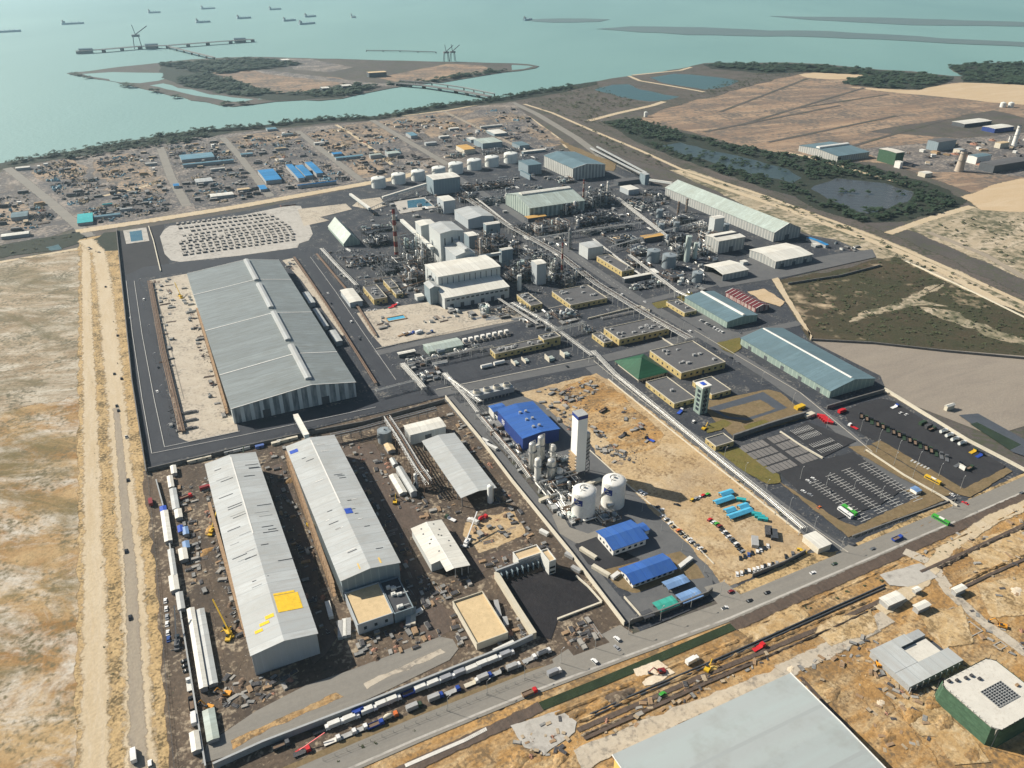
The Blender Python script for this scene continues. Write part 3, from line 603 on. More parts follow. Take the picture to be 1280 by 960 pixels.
paint('tank_pale_green',(.45,.53,.49),.5,0,.05,.1,(.36,.42,.39),(1,1,.3));paint('tank_grey',(.22,.26,.28),.55,0,.06,.1,(.17,.2,.21),(1,1,.3))
paint('cream_wall',(.56,.52,.42),.8,0,.06,.2,(.42,.38,.3));paint('grey_wall',(.33,.345,.345),.75,0,.07,.2,(.24,.25,.25))
paint('dark_wall',(.085,.095,.105),.7,0,.12,.2);paint('blue_sign',(.012,.035,.2),.5);paint('glass_dark',(.03,.042,.055),.15)
paint('roof_deck_grey',(.10,.102,.106),.9,0,.1,.12,(.14,.135,.125));paint('roof_deck_dark',(.06,.064,.072),.9,0,.1,.12,(.085,.085,.085))
paint('roof_deck_sand',(.56,.43,.25),.9,0,.1,.3,(.42,.31,.17));paint('roof_deck_concrete',(.56,.54,.48),.9,0,.06,.2,(.45,.42,.36))
paint('parapet',(.50,.46,.36),.8,0,.06,.3);paint('steel',(.16,.17,.175),.6,.2,.2,.4,(.10,.095,.09));paint('steel_pale',(.40,.41,.40),.55,.1,.14,.4,(.25,.22,.18))
paint('steel_rust',(.20,.14,.10),.8,.1,.25,.5,(.12,.085,.07));paint('steel_dark',(.06,.068,.078),.65,.1,.25,.3);paint('pipe_silver',(.52,.52,.49),.35,.5,.1,.3,(.36,.34,.3))
paint('pipe_white',(.62,.61,.56),.5,0,.08,.3);paint('cold_box_white',(.78,.78,.74),.5,0,.03,.1);paint('chimney_red',(.17,.03,.024),.8);paint('chimney_concrete',(.42,.36,.29),.85,0,.08,.2)
paint('netting_green',(.055,.11,.068),.95,0,.3,.3,(.03,.065,.042),(1,1,3));paint('yellow_insulation',(.80,.52,.035),.8,0,.15,.5,(.66,.42,.06))
paint('yellow_sheet',(.66,.46,.14),.8,0,.1,.4);paint('plank_brown',(.28,.19,.115),.9,0,.25,.5);paint('orange_machine',(.62,.27,.02),.5);paint('yellow_machine',(.6,.38,.02),.5)
paint('red_paint',(.52,.02,.025),.45);paint('dark_red',(.2,.018,.02),.45);paint('orange_paint',(.58,.14,.03),.5);paint('green_paint',(.05,.33,.04),.45);paint('dark_green',(.03,.055,.03),.5)
paint('car_black',(.012,.013,.015),.25);paint('car_white',(.70,.70,.68),.3);paint('car_silver',(.38,.39,.40),.3,.3);paint('car_grey',(.12,.125,.13),.3);paint('truck_blue',(.02,.06,.3),.4);paint('car_blue',(.035,.08,.26),.3)
paint('tarp_blue',(.03,.085,.42),.7);paint('tarp_sky',(.07,.34,.52),.7);paint('tarp_teal',(.03,.33,.35),.7);paint('tyre_black',(.016,.016,.018),.9);paint('container_white',(.60,.60,.56),.6,0,.08,.4,(.42,.4,.34));paint('container_grey',(.33,.335,.33),.6,0,.1,.4,(.22,.21,.19))
paint('container_cream',(.54,.50,.40),.7,0,.08,.4,(.4,.36,.28));paint('container_blue',(.06,.12,.34),.6);paint('concrete_block',(.31,.295,.265),.9,0,.12,.4);paint('concrete_dark',(.15,.148,.142),.9,0,.2,.3,(.09,.09,.088));paint('timber',(.34,.25,.15),.9,0,.25,.8)
paint('stack_dark',(.055,.055,.06),.8,0,.35,.5,(.2,.19,.18));paint('stack_grey',(.22,.22,.21),.8,0,.3,.6,(.08,.08,.08));paint('stack_tan',(.36,.29,.2),.85,0,.25,.6);paint('stack_brick',(.3,.16,.11),.85,0,.25,.6);paint('stack_white',(.62,.6,.55),.8,0,.1,.6)
paint('spoil_tan',(.46,.34,.17),.95,0,.2,.3,(.33,.24,.12));paint('spoil_white',(.48,.37,.22),.95,0,.15,.4);paint('spoil_brown',(.17,.12,.085),.95,0,.25,.4);paint('rock_pale',(.44,.34,.2),.95,0,.15,.6);paint('mesh_fence',(.16,.17,.17),.7)
paint('leaf_mangrove',(.021,.04,.022),.85,0,.4,.12,(.036,.052,.026));paint('leaf_scrub',(.05,.06,.03),.9,0,.4,.15,(.075,.07,.04));paint('bark',(.1,.08,.06),.9);paint('ship_hull',(.34,.44,.46),.6);paint('ship_red',(.2,.1,.08),.6)
paint('solar_dark',(.02,.022,.03),.25)
# builders of structures
def ft(root,face,x0,y0,x1,y1,z0,z1,a,b,mat,name,d=0.12):
 """a panel set proud of one wall; a..b run along that wall in metres from its low-coordinate end"""
 mb=MB()
 if face=='S':mb.box(x0+a,y0-d,z0,x0+b,y0-.003,z1)
 elif face=='N':mb.box(x0+a,y1+.003,z0,x0+b,y1+d,z1)
 elif face=='W':mb.box(x0-d,y0+a,z0,x0-.003,y0+b,z1)
 else:mb.box(x1+.003,y0+a,z0,x1+d,y0+b,z1)
 return mb.build(name,mat,root)
def row(root,face,r,z0,z1,n,w,mat,name,m=1.0,d=.12):
 x0,y0,x1,y1=r;L=(x1-x0)if face in 'SN' else(y1-y0)
 for i in range(n):
  c=m+(L-2*m)*(i+.5)/n;ft(root,face,x0,y0,x1,y1,z0,z1,c-w/2,c+w/2,mat,name,d)
def hall(name,label,r,h,axis='y',rise=2.0,frac=.5,roof='roof_pale_x',wall='wall_panel_grey',cat='hall',group=None,vent=None,doors=(),windows=(),over=.5,seams=(),trim='white_paint',open_side=None):
 """gabled or single-pitch hall on rectangle r with its ridge along axis"""
 x0,y0,x1,y1=r
 t=thing(name,label,cat,(x0,y0,0),group)
 wallb,roofb,tb=MB(),MB(),MB()
 if axis=='y':
  L,lo,hi=(y0,y1),x0,x1;P=lambda s,l,z:(s,l,z)
 else:
  L,lo,hi=(x0,x1),y0,y1;P=lambda s,l,z:(l,s,z)
 rg=lo+(hi-lo)*frac
 if open_side is None:
  prof=[(lo,-.3),(hi,-.3),(hi,h),(rg,h+rise),(lo,h)]
  if frac>=1:prof=[(lo,-.3),(hi,-.3),(hi,h+rise),(lo,h)]
  if frac<=0:prof=[(lo,-.3),(hi,-.3),(hi,h),(lo,h+rise)]
  k=len(prof);n0=len(wallb.v)
  for l in L:wallb.v+=[P(s,l,z)for s,z in prof]
  rev=axis=='y'
  A=list(range(k));B=[k+i for i in range(k)]
  wallb.face(A if rev else A[::-1]);wallb.face(B[::-1]if rev else B)
  for i in range(k):
   j=(i+1)%k;q=[i,k+i,k+j,j];wallb.face(q if rev else q[::-1])
  wallb.build('wall',wall,t)
 else:
  nb=max(2,int((L[1]-L[0])/8))
  for i in range(nb+1):
   l=L[0]+.4+(L[1]-L[0]-.8)*i/nb
   pb=MB()
   for s in(lo+.4,hi-.4):pb.cbox(*P(s,l,0)[:2],-.3,.5,.5,h+.2)
   pb.bar(P(lo+.4,l,h),P(rg,l,h+rise-.3),.18);pb.bar(P(rg,l,h+rise-.3),P(hi-.4,l,h),.18)
   pb.build('steel_frame','steel',t)
  if open_side!='all':
   cb=MB();x0_,y0_,x1_,y1_=r
   if 'N' not in open_side:cb.box(x0_,y1_-.3,0,x1_,y1_,h)
   if 'S' not in open_side:cb.box(x0_,y0_,0,x1_,y0_+.3,h)
   if 'W' not in open_side:cb.box(x0_,y0_+.4,0,x0_+.3,y1_-.4,h)
   if 'E' not in open_side:cb.box(x1_-.3,y0_+.4,0,x1_,y1_-.4,h)
   cb.build('wall',wall,t)
 la,lb=L[0]-over,L[1]+over;th=.3
 def slab(mb,s0,z0,s1,z1,la=la,lb=lb,th=th):
  n=len(mb.v)
  for dz in(0,th):
   mb.v+=[P(s0,la,z0+dz),P(s1,la,z1+dz),P(s1,lb,z1+dz),P(s0,lb,z0+dz)]
  fs=[(3,2,1,0),(4,5,6,7),(0,1,5,4),(1,2,6,5),(2,3,7,6),(3,0,4,7)]
  for f in fs:mb.face([n+i for i in(f if axis=='y' else f[::-1])])
 e=.02
 if 0<frac<1:
  k1,k2=rise/max(rg-lo,.01),rise/max(hi-rg,.01)
  slab(roofb,lo-over,h+e-over*k1,rg,h+rise+e);slab(roofb,rg,h+rise+e,hi+over,h+e-over*k2)
 else:
  k=rise/(hi-lo)*(1 if frac>=1 else-1)
  z0,z1=(h,h+rise)if frac>=1 else(h+rise,h)
  slab(roofb,lo-over,z0+e-over*k,hi+over,z1+e+over*k)
 ro=roofb.build('roof',roof,t)
 def zr(s):return h+rise*((s-lo)/max(rg-lo,.01)if s<=rg else(hi-s)/max(hi-rg,.01))
 rw=.45 if len(seams)<5 else.2
 for l in seams:
  slab(tb,lo-over,h+.34-over*rise/max(rg-lo,.01),rg,h+rise+.34,l-rw,l+rw,.25)
  slab(tb,rg,h+rise+.34,hi+over,h+.34-over*rise/max(hi-rg,.01),l-rw,l+rw,.25)
  tb.build('roof_rib','white_paint',ro);tb=MB()
 if seams or trim=='edge':
  for l in(la,lb):
   slab(tb,lo-over,h+.34-over*rise/max(rg-lo,.01),rg,h+rise+.34,l-.25,l+.25,.2)
   slab(tb,rg,h+rise+.34,hi+over,h+.34-over*rise/max(hi-rg,.01),l-.25,l+.25,.2)
   tb.build('roof_trim','white_paint',ro);tb=MB()
 if vent:
  w,vh,nn=vent[:3];gap=vent[3]if len(vent)>3 else 4;vm=vent[4]if len(vent)>4 else roof
  seg=(L[1]-L[0])/nn
  for i in range(nn):
   vb=MB();a,b=L[0]+seg*i+gap,L[0]+seg*(i+1)-gap*.2
   zb=h+rise-.6
   for s0,s1 in((rg-w/2,rg+w/2),):
    pr=[(s0,zb),(s1,zb),(s1,zb+vh),(rg,zb+vh+w*.12),(s0,zb+vh)]
    n0=len(vb.v)
    for l in(a,b):vb.v+=[P(s,l,z)for s,z in pr]
    A=list(range(n0,n0+5));B=list(range(n0+5,n0+10));rev=axis=='y'
    vb.face(A if rev else A[::-1]);vb.face(B[::-1]if rev else B)
    for q in range(5):
     j=(q+1)%5;f=[n0+q,n0+5+q,n0+5+j,n0+j];vb.face(f if rev else f[::-1])
   vb.build('ridge_vent',vm,ro)
 for f,n,w,hh in doors:row(t,f,r,.02,hh,n,w,'dark_wall','door',2)
 for f,n,w,z0,z1 in windows:row(t,f,r,z0,z1,n,w,'glass_dark','window',1)
 t['_r']=0;del t['_r']
 return t
def block(name,label,r,h,deck='roof_deck_grey',wall='cream_wall',cat='building',group=None,par=.9,windows=(),doors=(),units=0,seed=1,trim=None,z0=-.3,unit_mat='container_grey'):
 """flat-roofed building: wall up to a parapet, sunk deck, windows, roof machines"""
 x0,y0,x1,y1=r;t=thing(name,label,cat,(x0,y0,0),group);rd=random.Random(seed)
 mb=MB();mb.box(x0,y0,z0,x1,y1,h-par);mb.build('wall',wall,t)
 pb=MB();q=.35
 pb.box(x0-.1,y0-.1,h-par+.004,x1+.1,y0+q,h);pb.box(x0-.1,y1-q,h-par+.004,x1+.1,y1+.1,h)
 pb.box(x0-.1,y0+q,h-par+.004,x0+q,y1-q,h);pb.box(x1-q,y0+q,h-par+.004,x1+.1,y1-q,h)
 db=MB();db.box(x0+q+.003,y0+q+.003,h-par+.004,x1-q-.003,y1-q-.003,h-par+.12);ro=db.build('roof',deck,t)
 pb.build('parapet',trim or wall,ro)
 for f,n,w,a,b in windows:row(t,f,r,a,b,n,w,'glass_dark','window',1)
 for f,n,w,hh in doors:row(t,f,r,.02,hh,n,w,'dark_wall','door',2)
 for i in range(units):
  cx,cy=rd.uniform(x0+3,x1-3),rd.uniform(y0+3,y1-3);w,d,hh=rd.uniform(1.6,3.6),rd.uniform(1.4,2.6),rd.uniform(.9,1.8)
  ub=MB();zz=h-par+.125;ub.cbox(cx,cy,zz,w,d,hh);ub.cyl(cx-w*.2,cy,zz+hh,zz+hh+.25,.5,n=8)
  ub.bar((cx+w/2,cy,zz+hh*.5),(cx+w/2+rd.uniform(1,4),cy,zz+hh*.5),.3);ub.build('rooftop_unit',unit_mat,ro)
 return t
def tank(name,label,cx,cy,rad,h,mat='tank_white',dome=.12,cat='storage tank',group=None,ring=True,n=24,top='cone',stair=True):
 t=thing(name,label,cat,(cx,cy,0),group)
 mb=MB();mb.cyl(cx,cy,-.3,h,rad,n=n);mb.build('shell',mat,t)
 rb=MB()
 if top=='cone':rb.cyl(cx,cy,h+.003,h+rad*dome+.003,rad*1.01,rad*.12,n=n)
 else:
  pr=[(rad*cos(a),h+.003+rad*dome*sin(a))for a in[i*pi/2/6 for i in range(6)]]+[(rad*.08,h+rad*dome)]
  rb.lathe(cx,cy,pr,n)
 ro=rb.build('roof',mat,t)
 vb=MB();vb.cyl(cx,cy,h+rad*dome,h+rad*dome+1.1,rad*.11,n=8);vb.build('vent','steel_pale',ro)
 if ring:
  g=MB()
  for zz in(h+.55,h+1.1):
   for i in range(n):
    a,b=2*pi*i/n,2*pi*(i+1)/n
    g.bar((cx+rad*.99*cos(a),cy+rad*.99*sin(a),zz),(cx+rad*.99*cos(b),cy+rad*.99*sin(b),zz),.05,3,False)
  g.build('railing','steel_pale',ro)
 if stair:
  g=MB();m=10
  for i in range(m):
   a=2.2+1.6*i/m;b=2.2+1.6*(i+1)/m
   g.bar(((rad+.5)*cos(a)+cx,(rad+.5)*sin(a)+cy,h*i/m),((rad+.5)*cos(b)+cx,(rad+.5)*sin(b)+cy,h*(i+1)/m),.35,4)
  g.build('stair','steel',t)
 return t
def column_vessel(name,label,cx,cy,rad,h,mat='pipe_silver',cat='column',group=None,decks=3,cone=True,base=0.0,pipe=True):
 t=thing(name,label,cat,(cx,cy,0),group)
 mb=MB();pr=[(rad,base-.3 if base==0 else base),(rad,h-rad*.5),(rad*.86,h-rad*.2),(rad*.45,h),(rad*.16,h+rad*.05)]
 mb.lathe(cx,cy,pr,14);mb.build('shell',mat,t)
 for i in range(decks):
  z=base+(h-base)*(i+1)/(decks+.4);g=MB();g.cyl(cx,cy,z,z+.15,rad+1.1,n=10)
  for k in range(10):
   a,b=2*pi*k/10,2*pi*(k+1)/10
   g.bar((cx+(rad+1)*cos(a),cy+(rad+1)*sin(a),z+1.1),(cx+(rad+1)*cos(b),cy+(rad+1)*sin(b),z+1.1),.05,3,False)
  g.build('platform','steel',t)
 if pipe:
  g=MB();a=random.uniform(0,6.28);px,py=cx+(rad+.5)*cos(a),cy+(rad+.5)*sin(a)
  g.path([(px,py,.3),(px,py,h+.7),(cx,cy,h+.9)],.28,6);g.build('pipe','pipe_silver',t)
 if base>0:
  for k in range(4):
   a=pi/4+k*pi/2;g=MB();g.bar((cx+rad*.9*cos(a),cy+rad*.9*sin(a),0),(cx+rad*.9*cos(a),cy+rad*.9*sin(a),base+1),.22);g.build('leg','steel',t)
 return t
def process_unit(name,label,r,h,floors=3,seed=1,mat='steel',vessels=4,pipes=8,group=None,cat='process unit',clad=0.0,vmat='pipe_silver',deckmat='steel_dark'):
 """open steel frame with floors, vessels standing in it and pipework threading through it"""
 x0,y0,x1,y1=r;rd=random.Random(seed);t=thing(name,label,cat,(x0,y0,0),group)
 nx,ny=max(1,round((x1-x0)/7)),max(1,round((y1-y0)/7));g=MB()
 hs=[[h*(1 if rd.random()<.6 else rd.choice((.45,.66,.8)))for j in range(ny+1)]for i in range(nx+1)]
 X=[x0+(x1-x0)*i/nx for i in range(nx+1)];Y=[y0+(y1-y0)*j/ny for j in range(ny+1)]
 for i in range(nx+1):
  for j in range(ny+1):g.bar((X[i],Y[j],-.2),(X[i],Y[j],hs[i][j]),.28,4)
 for f in range(1,floors+1):
  z=h*f/floors
  for i in range(nx+1):
   for j in range(ny+1):
    if i<nx and min(hs[i][j],hs[i+1][j])>=z-.1:g.bar((X[i],Y[j],z),(X[i+1],Y[j],z),.22,4,False)
    if j<ny and min(hs[i][j],hs[i][j+1])>=z-.1:g.bar((X[i],Y[j],z),(X[i],Y[j+1],z),.22,4,False)
    if i<nx and rd.random()<.4 and min(hs[i][j],hs[i+1][j])>=z-.1:g.bar((X[i],Y[j],z-h/floors),(X[i+1],Y[j],z),.14,3,False)
 g.build('steel_frame',mat,t)
 for f in range(1,floors+1):
  z=h*f/floors;g=MB();any_=False
  for i in range(nx):
   for j in range(ny):
    if min(hs[i][j],hs[i+1][j],hs[i][j+1],hs[i+1][j+1])>=z-.1 and rd.random()<.72:
     g.box(X[i]+.1,Y[j]+.1,z+.22,X[i+1]-.1,Y[j+1]-.1,z+.34);any_=True
  for i in range(int(nx*ny*.9)):
   if any_ and f<floors+1:
    cx,cy=rd.uniform(x0+1.5,x1-1.5),rd.uniform(y0+1.5,y1-1.5);g.cbox(cx,cy,z+.3,rd.uniform(.8,3),rd.uniform(.8,3),rd.uniform(.6,2.2))
  if g.v:g.build('platform',deckmat,t)
 for i in range(vessels):
  cx,cy=rd.uniform(x0+2,x1-2),rd.uniform(y0+2,y1-2);ra=rd.uniform(.9,2.2);vh=h*rd.uniform(.35,1.1)
  g=MB()
  if rd.random()<.72:g.lathe(cx,cy,[(ra,.2),(ra,vh-ra*.4),(ra*.7,vh-ra*.1),(ra*.2,vh)],12)
  else:
   z=rd.choice((2.0,h/floors+2));L=rd.uniform(4,8)
   g.bar((cx-L/2,cy,z),(cx+L/2,cy,z),ra*.8,10)
   for s in(-.3,.3):g.box(cx+s*L-.3,cy-ra*.6,z-2,cx+s*L+.3,cy+ra*.6,z)
  g.build('vessel',rd.choice((vmat,vmat,'tank_grey','pipe_white')),t)
 for i in range(pipes):
  g=MB();z=rd.uniform(1.5,h*.95);ra=rd.choice((.18,.25,.35,.55))
  a=[rd.uniform(x0-1.5,x1+1.5),rd.uniform(y0-1.5,y1+1.5),z];P=[tuple(a)]
  for k in range(rd.randint(2,4)):
   ax=rd.choice((0,1,2));
   if ax==2:a[2]=rd.uniform(.5,h*1.02)
   else:a[ax]=rd.uniform((x0,y0)[ax]-1.5,(x1,y1)[ax]+1.5)
   P.append(tuple(a))
  g.path(P,ra,6);g.build('pipe',rd.choice(('pipe_silver','pipe_white','steel_pale','steel_rust')),t)
 if clad:
  g=MB();z=h*(1-clad);g.box(x0-.3,y0-.3,z,x1+.3,y1+.3,h+2);w=g.build('cladding','wall_panel_pale',t)
 return t
def pipe_rack(name,label,pts,w=6,h=6,n=6,levels=2,step=9,mat='steel_pale',pm='pipe_white',px=True,group=None,cat='pipe rack',seed=1,r=.3):
 """portal frames carrying parallel pipes along a plan line"""
 P=GP(pts,h*.8)if px else pts;rd=random.Random(seed)
 t=thing(name,label,cat,(P[0][0],P[0][1],0),group)
 frames=[]
 for(ax,ay),(bx,by)in zip(P,P[1:]):
  l=hypot(bx-ax,by-ay);k=max(1,int(l/step));dx,dy=(bx-ax)/l,(by-ay)/l
  for i in range(k+1):frames.append((ax+(bx-ax)*i/k,ay+(by-ay)*i/k,-dy,dx))
 if len(frames)>95:frames=frames[::2]
 for x,y,nx,ny in frames:
  g=MB()
  for s in(-.5,.5):g.bar((x+nx*w*s,y+ny*w*s,-.2),(x+nx*w*s,y+ny*w*s,h+.6),.2,4)
  for lv in range(levels):
   z=h-lv*1.9;g.bar((x-nx*w*.5,y-ny*w*.5,z),(x+nx*w*.5,y+ny*w*.5,z),.18,4,False)
  g.build('steel_bent',mat,t)
 for lv in range(levels):
  for i in range(n):
   o=w*(-.44+.88*(i+.5)/n)+rd.uniform(-.15,.15);ra=r*rd.uniform(.6,1.5);g=MB()
   Q=[]
   for j,(x,y)in enumerate(P):
    a=P[max(0,j-1)];c=P[min(len(P)-1,j+1)];l=hypot(c[0]-a[0],c[1]-a[1]);Q.append((x-(c[1]-a[1])/l*o,y+(c[0]-a[0])/l*o,h-lv*1.9+.2+ra))
   g.path(Q,ra,6);g.build('pipe',pm if i%2==0 else rd.choice(('pipe_silver','steel','steel_pale','steel_rust')),t)
 return t
def gallery(name,label,p,q,w=3.2,hh=3,mat='wall_panel_pale',roof='roof_white_x',step=22,cat='conveyor',group=None,leg='steel'):
 """enclosed conveyor bridge from p to q, each (x, y, z of its floor)"""
 t=thing(name,label,cat,(p[0],p[1],0),group);a,b=Vector(p),Vector(q);d=b-a;l=d.length;u=d.normalized()
 s=Vector((-u.y,u.x,0)).normalized()*(w/2);up=Vector((0,0,hh))
 g=MB();c=[a-s,a+s,b+s,b-s]
 g.v=[tuple(x)for x in c]+[tuple(x+up)for x in c]
 for f in((3,2,1,0),(4,5,6,7),(0,1,5,4),(1,2,6,5),(2,3,7,6),(3,0,4,7)):g.face(list(f)[::-1])
 g.build('gallery',mat,t);g=MB();s2=s*1.12;up2=up+Vector((0,0,.25));c2=[a-s2,a+s2,b+s2,b-s2]
 g.v=[tuple(x+up+Vector((0,0,.01)))for x in c2]+[tuple(x+up2)for x in c2]
 for f in((3,2,1,0),(4,5,6,7),(0,1,5,4),(1,2,6,5),(2,3,7,6),(3,0,4,7)):g.face(list(f)[::-1])
 g.build('roof',roof,t)
 k=max(1,int(l/step))
 for i in range(k+1):
  m=a+d*(i/k);
  if m.z<2:continue
  g=MB()
  for sg in(-1,1):g.bar(m+s*sg*1.3-Vector((0,0,m.z+.2)),m+s*sg*.9,.2,4)
  for zz in(.35,.7):g.bar(m-s*1.15-Vector((0,0,m.z*zz)),m+s*1.15-Vector((0,0,m.z*zz)),.13,4)
  g.build('trestle',leg,t)
 return t
def wall(name,label,pts,h=2.6,w=.35,mat='cream_wall',cap=None,px=True,cat='wall',posts=0,group=None):
 P=GP(pts)if px else pts;t=thing(name,label,cat,(P[0][0],P[0][1],0),group)
 g=MB();g.ribbon(P,w,-.2,h);g.build('panel',mat,t)
 g=MB();g.ribbon(P,w+.3,h+.003,h+.22);g.build('coping',cap or mat,t)
 return t
def fence(name,label,pts,h=2.4,px=True,cat='fence',mat='mesh_fence',step=5,group=None):
 P=GP(pts)if px else pts;t=thing(name,label,cat,(P[0][0],P[0][1],0),group);g=MB()
 for(ax,ay),(bx,by)in zip(P,P[1:]):
  l=hypot(bx-ax,by-ay);k=max(1,min(30,int(l/step)))
  for i in range(k):
   g.bar((ax+(bx-ax)*i/k,ay+(by-ay)*i/k,-.2),(ax+(bx-ax)*i/k,ay+(by-ay)*i/k,h),.09,4)
   g.build('post',mat,t);g=MB()
 g=MB()
 for(ax,ay),(bx,by)in zip(P,P[1:]):
  for z in(.4,h*.5,h-.1):g.bar((ax,ay,z),(bx,by,z),.06,3)
 g.build('rails',mat,t);return t
def chimney(name,label,cx,cy,r0,r1,h,bands=None,mat='chimney_concrete',group=None):
 t=thing(name,label,'chimney',(cx,cy,0),group)
 n=bands or 1
 for i in range(n):
  za,zb=h*i/n-(.3 if i==0 else 0),h*(i+1)/n-.004;g=MB()
  g.cyl(cx,cy,za,zb,r0+(r1-r0)*i/n,r0+(r1-r0)*(i+1)/n,n=14)
  if bands:g.build('band','chimney_red' if(n-i)%2 else 'chimney_concrete',t)
  else:g.build('shaft',mat,t)
 g=MB();g.cyl(cx,cy,h,h+.6,r1*1.12,n=14);g.build('rim','steel_dark',t)
 for z in(h*.55,h*.9):
  g=MB();rr=r0+(r1-r0)*z/h;g.cyl(cx,cy,z,z+.18,rr+1.1,n=10);g.build('platform','steel',t)
 return t
def lamp_post(label=None):
 t=thing('lamp_post',label or 'x','lamp post',(0,0,0));g=MB();g.cyl(0,0,0,10,.16,.09,n=6);g.bar((0,0,10),(1.8,0,10.5),.06,4);g.build('pole','steel_pale',t)
 g=MB();g.box(1.3,-.2,10.35,2.3,.2,10.55);g.build('lamp_head','steel_pale',t);return t
 # the great halls
yy=[G(x,y,14)[1]for x,y in((276,469),(257.5,413.8),(243.8,368.8))]
hall('concentrate_warehouse','huge grey-green roofed warehouse with white roof ribs and a banded gable beside the ring road',(28.3,551,124.5,863),14,'y',6.0,.64,'roof_teal_grey','wall_band_grey','warehouse',vent=(5.0,2.4,4,9,'roof_pale_y'),seams=yy,doors=(('S',2,6,7),),over=.8)
A=hall('long_workshop','long pale roofed workshop with yellow insulation showing near its plain grey end gable',(1.5,300,34,481),15,'y',2.6,.5,'roof_pale_x','wall_panel_grey','workshop',over=.6)
def sheet_on(root,poly,z,mat,name,th=.12):
 mb=MB();p=GP(poly,z);mb.prism(p,z,z+th);return mb.build(name,mat,root)
roofA=[c for c in A.children if c.name.startswith('roof')][0]
def slope_patch(root,u0,v0,u1,v1,zf,mat,name,lift=.34):
 """a thin sheet lying on a roof whose height over plan is zf(u)"""
 mb=MB();mb.v=[(u0,v0,zf(u0)+lift),(u1,v0,zf(u1)+lift),(u1,v1,zf(u1)+lift),(u0,v1,zf(u0)+lift)]
 mb.v+=[(x,y,z+.1)for x,y,z in mb.v]
 for f in((3,2,1,0),(4,5,6,7),(0,1,5,4),(1,2,6,5),(2,3,7,6),(3,0,4,7)):mb.face(list(f))
 return mb.build(name,mat,root)
zA=lambda u:15.02+2.6*(1-abs(u-17.75)/16.25)
for k,(u0,v0,u1,v1)in enumerate(((19,320,31.5,333),(5.5,312,9.5,314),(8.5,315.5,13.5,317.5),(12,318.5,16.5,321),(19,333.4,30,335))):
 slope_patch(roofA,u0,v0,u1,v1,zA,'yellow_insulation','insulation_sheet')
rd=random.Random(3)
for k in range(30):
 v=rd.uniform(340,470);s=rd.choice((0,1));u=rd.uniform(3,11)if s==0 else rd.uniform(19,27)
 slope_patch(roofA,u,v,u+rd.uniform(4,9),v+.55,zA,'steel_dark' if k%3 else 'roof_pale_y','purlin' if k%3 else 'loose_sheet')
slope_patch(roofA,17.5,390,18.3,478,zA,'white_paint','ridge_cap',.36)
B=hall('long_mill_hall','long pale roofed hall with a blue tarpaulin on its ridge and scaffolding on one side',(55,331,88.3,477),16,'y',2.6,.5,'roof_pale_x','wall_steel_blue','workshop',over=.7)
roofB=[c for c in B.children if c.name.startswith('roof')][0]
zB=lambda u:16.02+2.6*(1-abs(u-71.65)/16.65)
slope_patch(roofB,72.2,383,76.5,388.5,zB,'tarp_blue','tarpaulin');slope_patch(roofB,55.5,466,61,470,zB,'tarp_blue','tarpaulin')
slope_patch(roofB,66,333,79,338,zB,'yellow_sheet','insulation_sheet');slope_patch(roofB,71.2,395,72,474,zB,'white_paint','ridge_cap',.36)
for k in range(22):
 v=rd.uniform(345,468);u=rd.choice((rd.uniform(57,64),rd.uniform(74,80)))
 slope_patch(roofB,u,v,u+rd.uniform(2,6),v+.5,zB,'steel_dark' if k%3 else 'white_paint','purlin' if k%3 else 'loose_sheet')
block('annexe','flat annexe with a sand-coloured roof deck at the foot of the blue-grey gable',(55.5,303.5,75,329.5),8,'roof_deck_sand','wall_panel_grey',windows=(('S',3,1.6,3,5),),seed=2)
block('annexe','flat annexe with a grey roof littered with tools beside the sand-coloured deck',(75.6,303,86.5,329.5),7.6,'roof_deck_dark','wall_steel_blue',units=5,unit_mat='container_white',seed=3)
hall('open_shed','pale green-grey open-sided shed beside the long white boundary wall',(147,381,171,454),8,'y',1.6,.5,'roof_pale_x','wall_panel_pale','shed',open_side='SWE',over=.8)
hall('crosswise_shed','cream roofed shed standing crosswise behind the pale open-sided shed',(141,464.5,168.6,478.5),9,'x',.8,.5,'roof_white_y','wall_panel_pale','shed',doors=(('S',1,5,6),))
t=thing('notched_shed','pale roofed shed with a corner cut out of its roof and vent holes in it','shed',(107,321,0))
g=MB();g.box(107.5,332,-.2,117.2,366,6.6);g.box(117.2,338,-.2,126.8,366,6.6);g.build('wall','wall_panel_pale',t)
for i in range(3):g=MB();g.cbox(118.5+i*4,321.8,-.2,.5,.5,7.2);g.build('post','steel_pale',t)
zD=lambda u:7+1.6*(1-abs(u-117.2)/10.2)
ro=slope_patch(t,117.25,320.6,127.4,366.7,zD,'roof_white_x','roof',0);slope_patch(ro,107,331,117.2,366.7,zD,'roof_white_x','roof_slope',0);slope_patch(ro,112.6,320.6,117.2,330.9,zD,'roof_white_x','roof_slope',0)
slope_patch(ro,116.9,320.6,117.5,366.7,zD,'white_paint','ridge_cap',.12)
for i,(u,v)in enumerate(((112,362),(111.5,357),(114,350),(112,347),(114.5,338),(120.5,363),(122,357),(121,351),(123.5,345),(122.5,340),(119.5,352))):slope_patch(ro,u,v,u+.9,v+.9,zD,'steel_dark','roof_vent',.12)
block('lined_basin_building','low block with a sand-coloured plank deck inside a white parapet by the truck yard',(108,266.6,126,300),5.5,'roof_deck_sand','cream_wall',trim='parapet',par=1.1)
block('control_building','white block with a sand-coloured roof behind the coal yard',RC((641,690),(678,690),8),8,'roof_cream','container_white',windows=(('S',5,1.6,2,5),))
block('stair_block','white three-storey stair block with balconies at the corner of the coal yard',RC((676,688),(695,699),11),11,'roof_cream','container_white',windows=(('S',2,2.4,1.5,3),('S',2,2.4,5,6.5)))
r=RC((622,513),(699,536),11)
